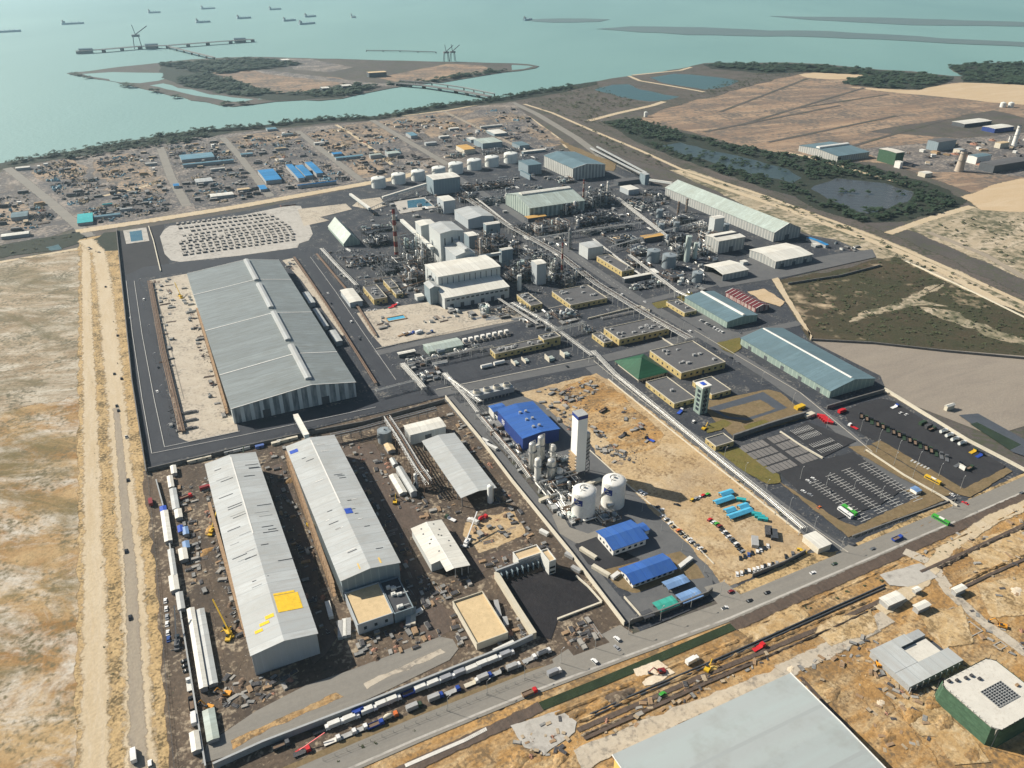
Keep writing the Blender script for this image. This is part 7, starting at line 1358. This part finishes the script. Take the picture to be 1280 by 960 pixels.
for i,(poly,n,w)in enumerate((([(252,598),(266,594),(282,660),(312,790),(300,800),(268,690)],46,'along the left side of the long workshop'),([(224,610),(240,600),(252,680),(262,740),(240,740)],30,'among the cabins'),([(325,570),(356,560),(380,640),(420,770),(428,800),(392,800),(360,690)],60,'in the shaded lane between the two long halls'),([(424,556),(450,552),(478,620),(512,690),(540,760),(514,768),(470,672)],52,'on the lane right of the hall with the blue tarpaulin'),([(462,560),(484,572),(510,624),(500,640),(470,590)],16,'around the long grey tent'),([(505,625),(560,620),(580,640),(530,650)],18,'below the steel tower'),([(560,510),(600,560),(650,640),(690,690),(676,700),(620,630),(566,540)],46,'along the inner side of the boundary wall'),([(520,720),(560,712),(590,730),(560,750),(530,760)],26,'in front of the notched shed'),([(440,790),(520,770),(556,790),(540,806),(450,830)],34,'below the two annexes'),([(270,850),(340,840),(380,840),(330,880),(280,890)],30,'in front of the long workshop gable'),([(586,660),(636,642),(650,664),(604,684)],18,'on the sandy rubble patch'),([(706,790),(735,776),(752,792),(724,812),(706,806)],22,'beside the entrance apron'),([(566,760),(570,810),(640,806),(650,770),(660,800)],16,'around the lined basin building'),([(600,700),(640,690),(640,720),(616,724)],9,'left of the coal yard'))):scatter(poly,int(n*1.35),CO,w,360+i,grid=i not in(0,9),sc=(.4,.95),mind=2.2)
RB=[('r','stack_dark','steel_rust'),('s','stack_dark','stack_grey'),('b','stack_grey','concrete_block'),('r','stack_brick','stack_dark'),('c','stack_dark','stack_grey'),('p','stack_dark','stack_tan'),('r','stack_dark','stack_grey')]
for i,(poly,n,w)in enumerate((([(668,490),(700,484),(720,510),(712,540),(690,520)],40,'behind the deep blue hall'),([(700,490),(735,474),(748,490),(716,506)],40,'in the jumble at the top of the sandy lot'),([(745,560),(768,556),(796,580),(772,586)],34,'in the dense dark patch right of the white gas tower'),([(735,535),(752,532),(760,548),(745,552)],10,'beside the white gas tower'),([(760,500),(800,520),(820,552),(800,556),(770,530)],14,'on the rubble ground'))):scatter(poly,n,RB,w,390+i,grid=False,sc=(.5,1.1),mind=2.2)
scatter([(1090,196),(1160,182),(1230,176),(1286,168),(1286,200),(1200,212),(1130,208)],40,MX,'among the distant works on the right',480,False,(1.5,3),10)
# earthworks on the near building site
def heap(lab,px,py,rx,ry,h,mat,rz=0,seed=0,nm='spoil_heap'):
 u,v=G(px,py);rd=random.Random(seed);g=MB();n=26;rings=[(1.15,-.2),(1.0,.1),(.84,.34),(.66,.62),(.46,.82),(.24,.97)]
 for r_,z_ in rings:
  for i in range(n):
   a=2*pi*i/n;k=1+.22*sin(3*a+seed)*r_+rd.uniform(-.09,.09);x,y=rx*r_*k*cos(a),ry*r_*k*sin(a);g.v.append((u+x*cos(rz)-y*sin(rz),v+x*sin(rz)+y*cos(rz),h*z_*rd.uniform(.8,1.15)if z_>0 else-.2))
 g.v.append((u,v,h))
 for q in range(5):
  for i in range(n):j=(i+1)%n;g.face([q*n+i,q*n+j,(q+1)*n+j,(q+1)*n+i],True)
 for i in range(n):g.face([5*n+i,5*n+(i+1)%n,6*n],True)
 o=g.build(nm,mat,None,(u,v,0));return tag(o,lab,'heap')
for i,(x,y,rx,ry,h,m,w)in enumerate(((748,884,5,3.5,2.4,'spoil_tan','bushy tan heap left of the long trench'),(775,872,7,4,2.6,'spoil_brown','brown heap beside the long trench'),(800,850,6,4,1.6,'spoil_white','pale heap on the white earth patch'),(720,892,5,3,2,'spoil_tan','tan heap at the end of the canal'),(890,836,3,2.5,2,'yellow_sheet','yellow heap beside the yellow excavator'),(905,815,6,2.4,1.6,'spoil_tan','long tan heap between track and trench'),(935,800,5,2.4,1.8,'spoil_tan','tan heap near the bright red truck'),(1015,875,5,4,1.8,'spoil_white','pale stone heap beside the foreground roof'),(1040,868,6,4,2.2,'spoil_white','larger pale stone heap beside the foreground roof'),(1100,880,4,3,1.6,'spoil_white','pale heap in the middle of the ochre ground'),(1140,895,6,4,2.4,'spoil_tan','tan heap left of the netted building'),(1165,880,5,4,2.4,'spoil_white','pale heap at the foot of the netted building'),(1180,905,6,4,2.2,'spoil_tan','tan heap below the netted building'),(1215,945,5,4,2,'spoil_white','pale heap at the bottom right corner'),(1240,745,4,3,1.2,'spoil_white','pale heap beside the right site track'),(1270,740,6,4,1.8,'spoil_white','pale heap at the right edge of the site'),(1262,812,3,3,1.4,'spoil_tan','tan heap beside the orange excavator'),(1195,692,7,3,1.8,'spoil_tan','tan heap on the upper site terrace'),(1220,680,6,3,1.8,'spoil_tan','second tan heap on the upper site terrace'),(1180,718,5,3,1.4,'spoil_white','pale heap beside the pale slab'),(1080,806,5,2,1.2,'spoil_tan','tan heap by the three site huts'),(988,838,4,2.6,1.6,'spoil_white','white heap at the corner of the foreground roof'),(650,950,7,4,2,'spoil_tan','tan heap at the bottom of the pale slab'),(700,950,5,3,1.8,'spoil_white','white rubble heap at the bottom of the pale slab'),(1010,900,6,4,2,'spoil_tan','tan heap low beside the foreground roof'),(1110,920,5,4,2,'spoil_tan','tan heap below the ochre ground'),(315,868,7,2.6,2,'spoil_brown','brown heap along the loop road end'),(300,876,4,3,2.2,'spoil_brown','dark heap at the end of the loop road'),(258,690,5,3,1.6,'spoil_tan','orange-tan heap beside the long workshop'),(265,662,5,4,1.8,'spoil_tan','sand heap under the small crane'),(342,573,8,3,1.4,'spoil_brown','brown earth heap between the tops of the long halls'),(362,602,4,3,2,'spoil_tan','orange heap beside the scaffolded wall'))):
 heap(w,x,y,rx*1.3,ry*1.15,h*.62,'construction_tan' if m=='spoil_tan' else 'white_clay' if m=='spoil_white' and i%3==0 else 'construction_tan' if m=='spoil_white' else 'construction_brown' if m=='spoil_brown' else m,.02*i,i)
def bank(lab,pts,w,h,mat,seed,px=True):
 P=GP(pts);rd=random.Random(seed);Q=[]
 for a,b in zip(P,P[1:]):
  l=hypot(b[0]-a[0],b[1]-a[1]);k=max(1,int(l/2.2))
  for i in range(k):Q.append((a[0]+(b[0]-a[0])*i/k,a[1]+(b[1]-a[1])*i/k))
 g=MB();n=len(Q)
 for i,(x,y)in enumerate(Q):
  a=Q[max(0,i-1)];c=Q[min(n-1,i+1)];l=hypot(c[0]-a[0],c[1]-a[1])or 1;nx,ny=-(c[1]-a[1])/l,(c[0]-a[0])/l;hh=h*rd.uniform(.5,1.25)if 0<i<n-1 else-.2;ww=w*rd.uniform(.75,1.25)
  for s,z in((-.5,-.2),(-.22,hh*.7),(.02,hh),(.24,hh*.6),(.5,-.2)):g.v.append((x+nx*ww*s+rd.uniform(-.25,.25),y+ny*ww*s+rd.uniform(-.25,.25),z))
 for i in range(n-1):
  for k in range(4):g.face([i*5+k,(i+1)*5+k,(i+1)*5+k+1,i*5+k+1][::-1])
 o=g.build('earth_bank',mat,None,(*Q[0],0));return tag(o,lab,'earth bank')
for i,(lab,pts,w,h,m)in enumerate((('tan bank along the upper edge of the canal end',[(720,905),(800,870),(880,836),(960,804),(1040,770),(1096,748)],3.5,1.4,'spoil_tan'),('dark bank below the long trench',[(724,922),(800,890),(880,852),(962,820),(1040,786),(1100,758)],2.6,1.3,'spoil_brown'),('bank along the ditch on the near side of the highway',[(930,790),(1010,755),(1090,720),(1170,685),(1240,655),(1290,630)],3,1,'spoil_tan'),('bank between the canal and the first track',[(690,896),(780,858),(870,822),(930,798)],4,1.2,'spoil_tan'),('broken bank on the upper right terrace',[(1170,712),(1215,690),(1290,655)],4,1.8,'spoil_brown'),('second broken bank on the upper right terrace',[(1185,738),(1230,716),(1290,690)],3,1.6,'spoil_tan'),('bank along the right side of the foreground roof',[(1000,850),(1030,884),(1062,918),(1096,952)],3,1.2,'spoil_brown'),('low bank beside the orange verge of the car park',[(1076,690),(1130,668),(1184,644)],1.8,.7,'spoil_tan'))):bank(lab,pts,w,h,'construction_tan' if m=='spoil_tan' else 'construction_brown',40+i)
for lab,x,y,w,d in(('larger open concrete foundation frame beside the right site track',1213,787,9,8),('smaller open concrete foundation frame behind the netted building',1250,808,6,4),('low concrete frame outline by the three site huts',1190,765,7,4),('foundation frame on the upper right terrace',1262,700,8,6)):
 u,v=G(x,y);t=thing('foundation_frame',lab,'foundation',(u,v,0))
 for a in((-w/2,-d/2,w/2,-d/2+.5),(-w/2,d/2-.5,w/2,d/2),(-w/2,-d/2+.51,-w/2+.5,d/2-.51),(w/2-.5,-d/2+.51,w/2,d/2-.51)):g=MB();g.box(u+a[0],v+a[1],-.1,u+a[2],v+a[3],.8);g.build('beam','concrete_block',t)
for pts in([(1150,716),(1200,694),(1290,652)],[(1190,742),(1240,718),(1290,696)],[(730,925),(800,893),(880,856),(940,830)],[(1000,848),(1030,880),(1066,918)],[(1092,822),(1138,866),(1180,850)]):road('trench',pts,1.8,'wet_mud')
for k,(lab,off)in enumerate((('upper of two long dark pipelines across the near site',0),('lower of two long dark pipelines across the near site',4))):
 P=GP([(738,894+off),(800,866+off),(880,832+off),(960,797+off),(1040,761+off),(1106,732+off)]);t=thing('pipeline',lab,'pipeline',(P[0][0],P[0][1],0));g=MB();g.path([(x,y,.7)for x,y in P],.55,7);g.build('pipe','steel_dark',t)
 for i in range(40):
  f=i/40*(len(P)-1);a=int(f);x,y=P[a][0]+(P[a+1][0]-P[a][0])*(f-a),P[a][1]+(P[a+1][1]-P[a][1])*(f-a);g=MB();g.cbox(x,y,-.1,.5,1.6,.35);g.build('sleeper','concrete_block',t)
P=GP([(508,958),(545,942),(580,927),(609,912)]);t=thing('barrier_row','long row of white concrete barrier units on the near verge of the highway','barrier',(P[0][0],P[0][1],0))
for i in range(44):f=i/44*3;a=int(f);x,y=P[a][0]+(P[a+1][0]-P[a][0])*(f-a),P[a][1]+(P[a+1][1]-P[a][1])*(f-a);g=MB();g.cbox(x,y,-.1,1.0,1.8,1.0);g.build('unit','stack_white',t)
for i,(poly,n,w)in enumerate((([(640,920),(700,896),(720,940),(660,958)],16,'around the pale slab at the bottom'),([(740,905),(900,838),(960,815),(960,826),(760,925)],30,'along the trench by the foreground roof'),([(1000,836),(1090,790),(1100,812),(1020,856)],22,'between the foreground roof and the site huts'),([(1060,850),(1150,870),(1170,930),(1110,950)],26,'on the ochre ground left of the netted building'),([(1090,820),(1140,862),(1200,826),(1212,836),(1140,880),(1080,836)],30,'around the courtyard building'),([(1130,690),(1290,630),(1290,760),(1200,730)],34,'on the upper right building site'),([(1200,760),(1290,790),(1290,830),(1220,810)],12,'behind the netted building'))):scatter(poly,int(n*1.7),[('s','stack_dark','stack_grey'),('t','timber','plank_brown'),('b','stack_grey','concrete_block'),('r','stack_brick','steel_rust'),('t','plank_brown','stack_dark'),('c','stack_dark','stack_tan'),('b','concrete_block','stack_tan')],w,420+i,grid=False,sc=(.3,.75),mind=2.2)
def rubble(polys,n,mat,seed,smin=.25,smax=.9):
 g=MB();rd=random.Random(seed)
 for poly in polys:
  P=GP(poly);x0,x1=min(p[0]for p in P),max(p[0]for p in P);y0,y1=min(p[1]for p in P),max(p[1]for p in P);c=tr=0;cl=[(rd.uniform(x0,x1),rd.uniform(y0,y1),rd.uniform(2,9))for _ in range(max(4,n//60))]
  while c<n and tr<n*20:
   tr+=1
   if rd.random()<.75:q=rd.choice(cl);x,y=rd.gauss(q[0],q[2]),rd.gauss(q[1],q[2])
   else:x,y=rd.uniform(x0,x1),rd.uniform(y0,y1)
   if not pt_in((x,y),P)or not free(x,y,.5):continue
   c+=1;s=rd.uniform(smin,smax)*rd.uniform(.6,1.3);b=len(g.v);a0=rd.uniform(0,6.3)
   for k in range(4):a=a0+k*pi/2+rd.uniform(-.4,.4);g.v.append((x+s*cos(a),y+s*sin(a),-.05))
   for k in range(3):a=a0+k*2.1;g.v.append((x+s*.6*cos(a),y+s*.6*sin(a),s*rd.uniform(.6,1.2)))
   for f in((0,1,4),(1,5,4),(1,2,5),(2,3,6),(2,6,5),(3,0,6),(0,4,6),(4,5,6)):g.face([b+i for i in f])
 o=g.build('rubble',mat);o['kind']='stuff'
rubble([[(1000,850),(1050,832),(1170,870),(1200,960),(1120,960)],[(1130,690),(1290,630),(1290,780),(1190,745)],[(720,905),(960,805),(1090,760),(1100,790),(980,835),(740,935)],[(1140,870),(1190,850),(1240,940),(1180,950)],[(640,910),(760,900),(720,955),(640,960)]],2600,'rock_pale',1,.15,.5)
rubble([[(720,905),(960,805),(1100,750),(1100,770),(960,825),(730,925)],[(1150,715),(1290,655),(1290,700),(1190,745)],[(1090,820),(1140,866),(1210,830),(1150,880)]],1500,'spoil_brown',2,.2,.6)
rubble([[(240,600),(270,594),(330,840),(270,850)],[(330,572),(356,562),(430,800),(380,820)],[(424,556),(452,552),(560,790),(500,790)],[(460,540),(560,505),(690,690),(600,720),(500,640)],[(440,800),(620,790),(640,812),(330,905),(260,930)],[(196,600),(240,592),(262,760),(270,930),(240,930)]],1000,'concrete_block',3,.15,.5)
rubble([q for q,_ in NL],230,'stack_dark',5,.9,2.4)
rubble([q for q,_ in NL],160,'stack_tan',6,1.0,2.4)
rubble([q for q,_ in NL],60,'roof_dull_blue',7,1.2,2.8)
rubble([[(402,318),(440,310),(530,330),(525,372),(450,372)],[(560,232),(650,218),(700,250),(600,262)],[(596,300),(716,282),(716,330),(640,345)],[(716,262),(830,248),(850,280),(760,300),(720,290)],[(780,300),(890,290),(900,330),(870,372),(800,345)],[(630,345),(720,336),(724,360),(660,378)],[(648,572),(700,570),(740,640),(690,640)]],520,'steel',8,.5,1.6)
rubble([[(188,352),(212,348),(222,400),(228,540),(214,540),(202,450)],[(232,362),(242,360),(264,420),(288,525),(276,530),(248,440)],[(668,488),(745,470),(830,545),(800,590),(720,530)]],420,'stack_dark',4,.3,.9)
# vegetation, water-side things, sea
def canopy(name,polys,dens,h,r,mat,seed,n=14,kind='stuff',jit=.6,z0=0.0):
 """leaf clumps scattered through a belt: each clump is a loose ball of small tilted leaf faces"""
 g=MB();rd=random.Random(seed)
 for poly in polys:
  P=GP(poly);x0,x1=min(p[0]for p in P),max(p[0]for p in P);y0,y1=min(p[1]for p in P),max(p[1]for p in P);area=abs(sum(P[i][0]*P[(i+1)%len(P)][1]-P[(i+1)%len(P)][0]*P[i][1]for i in range(len(P))))/2
  m=int(area*dens);c=tr=0
  while c<m and tr<m*12:
   tr+=1;x,y=rd.uniform(x0,x1),rd.uniform(y0,y1)
   if not pt_in((x,y),P):continue
   c+=1;hh=h*rd.uniform(.45,1.25);rr=r*rd.uniform(.6,1.3)
   for k in range(n):
    a,e=rd.uniform(0,6.283),rd.uniform(-.2,1.4);q=rr*rd.uniform(.5,1);cx,cy,cz=x+q*cos(a)*cos(e),y+q*sin(a)*cos(e),z0+hh*.55+hh*.45*sin(e)*rd.uniform(.6,1.1);s=rr*rd.uniform(.28,.55);b=len(g.v);t=rd.uniform(0,6.3);ti=rd.uniform(-.6,.6)
    for w in range(4):g.v.append((cx+s*cos(t+w*1.571),cy+s*sin(t+w*1.571),cz+s*.7*sin(t+w*1.571+ti*3)*ti))
    g.face([b,b+1,b+2,b+3])
 o=g.build(name,mat);o['kind']=kind;return o
def strip(pts,w0,w1):
 a=[(x,y+w0)for x,y in pts];return a+[(x,y+w1)for x,y in pts[::-1]]
SH=[p for p in SHORE if 0<=p[0]<=740]
canopy('coast_mangroves',[strip([p for p in SH if p[0]<=330],-.3,3.2),strip([p for p in SH if 320<=p[0]<=640],-.3,3),strip([p for p in SH if p[0]>=630],-.3,4)],.012,7,5.5,'leaf_mangrove',1)
canopy('coast_mangroves',[[(76,196),(130,186),(240,167),(262,169),(250,176),(160,190),(90,200)]],.009,7,6,'leaf_mangrove',2)
canopy('island_mangroves',[[(200,80),(260,76),(330,74),(380,80),(330,86),(280,92),(250,91),(220,88)],[(255,93),(290,100),(318,110),(345,118),(400,113),(440,106),(470,108),(450,116),(425,121),(395,122),(345,116),(318,121),(280,117),(235,108),(208,100)],[(478,107),(520,103),(560,97),(625,87),(632,89),(575,98),(540,103),(500,107)],[(90,92),(240,125),(292,132),(330,127),(330,128),(290,133),(235,126),(88,93)]],.0036,8,11,'leaf_mangrove',3)
canopy('mangrove_belt',[[(752,153),(795,150),(850,166),(855,176),(826,177),(800,172),(775,163)],[(850,168),(960,191),(1010,198),(1060,204),(1012,222),(990,212),(930,196)],[(825,181),(845,192),(890,205),(940,219),(1000,231),(1010,245),(1000,246),(950,233),(890,213),(835,193),(800,178)],[(1060,204),(1110,217),(1200,250),(1190,262),(1112,276),(1078,277),(1090,269),(1138,253),(1143,239),(1108,228),(1045,221),(1010,224)],[(1010,246),(1045,256),(1060,263),(1085,270),(1075,278),(1030,262),(1004,247)],[(1078,262),(1094,256),(1108,262),(1098,269),(1082,268)]],.0095,7,5,'leaf_mangrove',4)
canopy('mangrove_belt',[[(850,186),(890,192),(950,206),(985,217),(975,219),(920,206),(870,196)],[(1048,239),(1100,242),(1138,243),(1138,245),(1090,245),(1048,242)]],.007,5,4,'leaf_mangrove',5)
canopy('far_mangroves',[[(885,80),(1000,81),(1100,89),(1165,94),(1185,98),(1182,103),(1150,111),(1100,110),(1056,105),(1062,98),(1100,95),(1010,90),(960,90),(890,84)],[(1186,84),(1200,81),(1250,79),(1300,81),(1300,107),(1205,102),(1205,95)]],.0026,8,12,'leaf_mangrove',6)
canopy('scrub',[[(648,128),(700,122),(750,136),(780,165),(720,150)],[(700,150),(740,164),(800,190),(850,214),(900,230),(850,216),(790,196),(720,166)],[(880,226),(960,244),(1040,276),(1130,312),(1120,316),(1030,282),(950,252)],[(700,110),(745,104),(770,118),(800,128),(760,138),(700,126)],[(850,124),(900,105),(940,92),(1000,91),(900,116)]],.0032,3.2,3.4,'leaf_scrub',7,8)
canopy('scrub',[[(980,354),(1050,340),(1117,323),(1180,354),(1290,400),(1290,442),(1180,434),(1090,427),(1016,422)]],.012,1.4,2.0,'leaf_scrub',8,6)
canopy('scrub',[[(1150,286),(1230,266),(1290,275),(1290,340),(1200,305)],[(1090,300),(1290,378),(1290,392),(1100,312)],[(0,308),(98,292),(104,302),(0,322)],[(920,252),(1000,285),(990,280)]],.004,2,2.6,'leaf_scrub',9,6)
canopy('scrub',[[(186,600),(194,600),(206,720),(217,860),(224,960),(214,960),(204,800),(194,700)],[(106,320),(120,322),(138,470),(150,640),(160,800),(160,960),(134,960),(126,760),(118,560)]],.02,.5,.7,'leaf_scrub',10,6)
canopy('scrub',[[(905,575),(975,640),(1000,668),(995,672),(900,592)],[(700,905),(790,870),(800,880),(720,915)],[(940,785),(1060,738),(1230,660),(1236,668),(1060,748),(945,798)],[(410,952),(520,905),(690,835),(692,842),(520,914),(412,958)]],.03,.9,1.0,'leaf_scrub',11,6)
canopy('hedge_scrub',[strip([(896,254),(930,266),(985,284)],-2,1)],.03,4,2.6,'leaf_mangrove',12)
rd=random.Random(9)
tp=None
for i,(x,y)in enumerate(((1120,322),(1128,326),(1138,330),(1146,333),(1155,337),(820,490-20),(797,556-60))[:5]):
 u,v=G(x,y)
 t=thing('roadside_tree','small dark tree in the short row beside the scrub field corner','tree',(u,v,0),'trees beside the scrub field');g=MB();g.cyl(u,v,-.1,2.6,.25,.14,6);g.build('trunk','bark',t);g=MB()
 for k in range(70):
  a,e,q=rd.uniform(0,6.3),rd.uniform(-.4,1.5),rd.uniform(.6,2.2);cx,cy,cz=u+q*cos(a)*cos(e),v+q*sin(a)*cos(e),3.2+1.8*sin(e);s=rd.uniform(.3,.6);b=len(g.v)
  for w in range(4):g.v.append((cx+s*cos(w*1.57+a),cy+s*sin(w*1.57+a),cz+rd.uniform(-.3,.3)))
  g.face([b,b+1,b+2,b+3])
 g.build('crown','leaf_mangrove',t)
def ship(lab,px,py,L,rz,h=14,hull='ship_hull',front=False):
 u,v=G(px,py);t=thing('cargo_ship',lab,'ship',(u,v,-1.2),'ships at anchor');B=L*.075;c,s=cos(rz),sin(rz)
 def T(x,y):return(u+x*c-y*s,v+x*s+y*c)
 g=MB();g.prism([T(-L/2,-B),(T(L*.38,-B)),T(L/2,0),T(L*.38,B),T(-L/2,B)],-1.4,h);g.build('hull',hull,t)
 g=MB();g.prism([T(-L*.45,-B*.8),T(-L*.33,-B*.8),T(-L*.33,B*.8),T(-L*.45,B*.8)],h+.01,h+8);g.build('superstructure','tank_grey',t)
 g=MB();g.cyl(*T(-L*.42,0),h+8.01,h+12,3,2.4,8);g.build('funnel','ship_red',t)
 for k in range(4):g=MB();g.cyl(*T(-L*.2+k*L*.16,0),h+.01,h+5,1.2,n=6);g.build('deck_crane','ship_hull',t)
for a in(('dark cargo ship at the left picture edge',8,40,230,.2),('cargo ship between the left edge ship and the jetty',91,30,200,.2),('small ship above the jetty middle',193,16,140,.3),('small ship right of the one above the jetty',254,28,150,.3),('ship beyond the far end of the jetty',305,23,160,.3),('faint ship near the top edge above the jetty',260,11,180,.3),('ship in mid-water right of the jetty',384,30,190,.4),('ship left of the mid-water one',362,26,150,.4),('ship farther out above the mid-water ones',388,21,150,.4),('small white ship right of the mid-water ones',442,22,70,.5),('faint ship near the top edge in mid-water',344,12,160,.3),('ship in the far right water left of the dark bands',660,25,170,.6)):ship(a[0],a[1],a[2],a[3]*.5,a[4],7,hull='white_paint' if 'white' in a[0]else 'ship_hull')
def deck(nm,lab,pts,w,z,cat,step=30):
 P=GP(pts);t=thing(nm,lab,cat,(P[0][0],P[0][1],0));g=MB();g.ribbon(P,w,z-1.2,z);g.build('deck','concrete_dark',t);c=0
 for(ax,ay),(bx,by)in zip(P,P[1:]):
  l=hypot(bx-ax,by-ay);k=max(1,int(l/step))
  for i in range(k+1):
   if c>92:break
   c+=1;g=MB();x,y=ax+(bx-ax)*i/k,ay+(by-ay)*i/k;g.cbox(x,y,-3,w*.5,w*.5,z+1.79);g.build('pier','concrete_dark',t)
 for s in(-1,1):g=MB();Q=[(x+s*w*.46,y)for x,y in P];g.path([(x,y,z+1)for x,y in Q],.3,4);g.build('railing','steel_pale',t)
 return t
deck('jetty','long loading jetty standing in the sea beyond the island',[(98,67),(130,65),(175,61),(210,60),(260,56),(316,52)],26,9,'jetty',60)
deck('jetty_approach','narrow approach trestle from the island to the long jetty',[(212,61),(240,68),(268,75)],12,8,'jetty',60)
deck('causeway_bridge','low road bridge from the mainland shore to the island',[(496,107),(530,110),(570,116),(612,124)],16,7,'bridge',40)
deck('conveyor_trestle','narrow trestle beside the road bridge to the island',[(500,105),(540,108),(580,114),(618,122)],5,9,'bridge',40)
deck('breakwater','thin line of piles in the sea right of the island',[(458,64),(500,64.5),(545,66)],6,3,'jetty',60)
def port_crane(lab,px,py,s=1.0):
 u,v=G(px,py);t=thing('port_crane',lab,'crane',(u,v,0));
 for a in(-14,14):
  for b in(-9,9):g=MB();g.bar((u+a*s,v+b*s,0),(u+a*.7*s,v+b*.7*s,42*s),1.6*s,4);g.build('leg','steel_dark',t)
 g=MB();g.box(u-14*s,v-9*s,42*s,u+14*s,v+9*s,50*s);g.build('machine_house','steel',t);g=MB();g.bar((u,v,50*s),(u+46*s,v+6,78*s),2*s,4);g.build('jib','steel_dark',t);g=MB();g.bar((u,v,50*s),(u-6*s,v,84*s),1.6*s,4);g.build('mast','steel_dark',t)
port_crane('tall unloading crane on the middle of the long jetty',173,61,.95);port_crane('left crane standing at the far shore of the island',558,77,.6);port_crane('right crane leaning at the far shore of the island',566,76.5,.6)
for i,(x,y,lab)in enumerate(((108,66,'ship-loader house at the left end of the long jetty'),(190,60,'loader house beside the jetty crane'),(300,52.5,'loader house at the right end of the long jetty'))):
 u,v=G(x,y);hall('jetty_house',lab,(u-22,v-8,u+22,v+8),13,'x',2,.5,'roof_steel_y','wall_steel_blue','building')
for lab,p,q,z in(('flat pale shed in the middle of the island',(458,90),(483,90),12),('white roofed shed on the near shore of the island',(400,109),(412,110),10),('low shed behind the white roofed one on the island',(425,106),(440,107),8),('small shed on the far left of the island ground',(350,74),(362,75),8)):shed(lab,p,q,z,'roof_cream' if 'pale' in lab else 'roof_white_y','dark_wall',nm='island_shed')
for i,(lab,x,y)in enumerate((('white storage sphere-like tank on the far plain, left',1253,134),('white tank on the far plain, right',1263,134),('small white tower on the plain beside the scrub pond',807,146))):u,v=G(x,y);tank('distant_tank',lab,u,v,6 if i<2 else 4,10,'tank_white',.3,ring=False,stair=False)
LP=lamp_post();first=True
for lab,p,q,n in(('along the main plant road',(800,380),(1080,566),9),('along the entrance road',(1095,566),(1190,636),5),('along the road between rack and car parks',(905,575),(1050,690),6),('around the truck yard',(1075,540),(1200,612),6),('along the ring road by the large warehouse',(392,330),(490,470),6),('along the gas plant road',(780,618),(880,716),5),('along the far side of the highway',(560,890),(900,745),9),('along the left ring road',(176,360),(212,545),6),('in the lined car park',(1000,600),(1100,625),4)):
 a,b=G(*p),G(*q)
 for i in range(n):
  o=LP if first else dup(LP);first=False;f=i/max(1,n-1);o.location=(a[0]+(b[0]-a[0])*f,a[1]+(b[1]-a[1])*f,0);o.rotation_euler=(0,0,.3);o['label']='thin grey lamp post '+lab;o['group']='lamp posts '+lab
  # the air
hz=MB();hz.box(-14500,-6500,-3,14500,14500,345)
m=bpy.data.materials.new('haze');m.use_nodes=True;nt=m.node_tree
for n in list(nt.nodes):
 if n.type=='BSDF_PRINCIPLED':nt.nodes.remove(n)
pv=nt.nodes.new('ShaderNodeVolumePrincipled');pv.inputs['Color'].default_value=(.60,.84,1.0,1)
pv.inputs['Density'].default_value=HAZE;pv.inputs['Anisotropy'].default_value=0.58
nt.links.new(pv.outputs[0],nt.nodes['Material Output'].inputs['Volume'])
o=hz.build('haze',m);o['kind']='stuff'
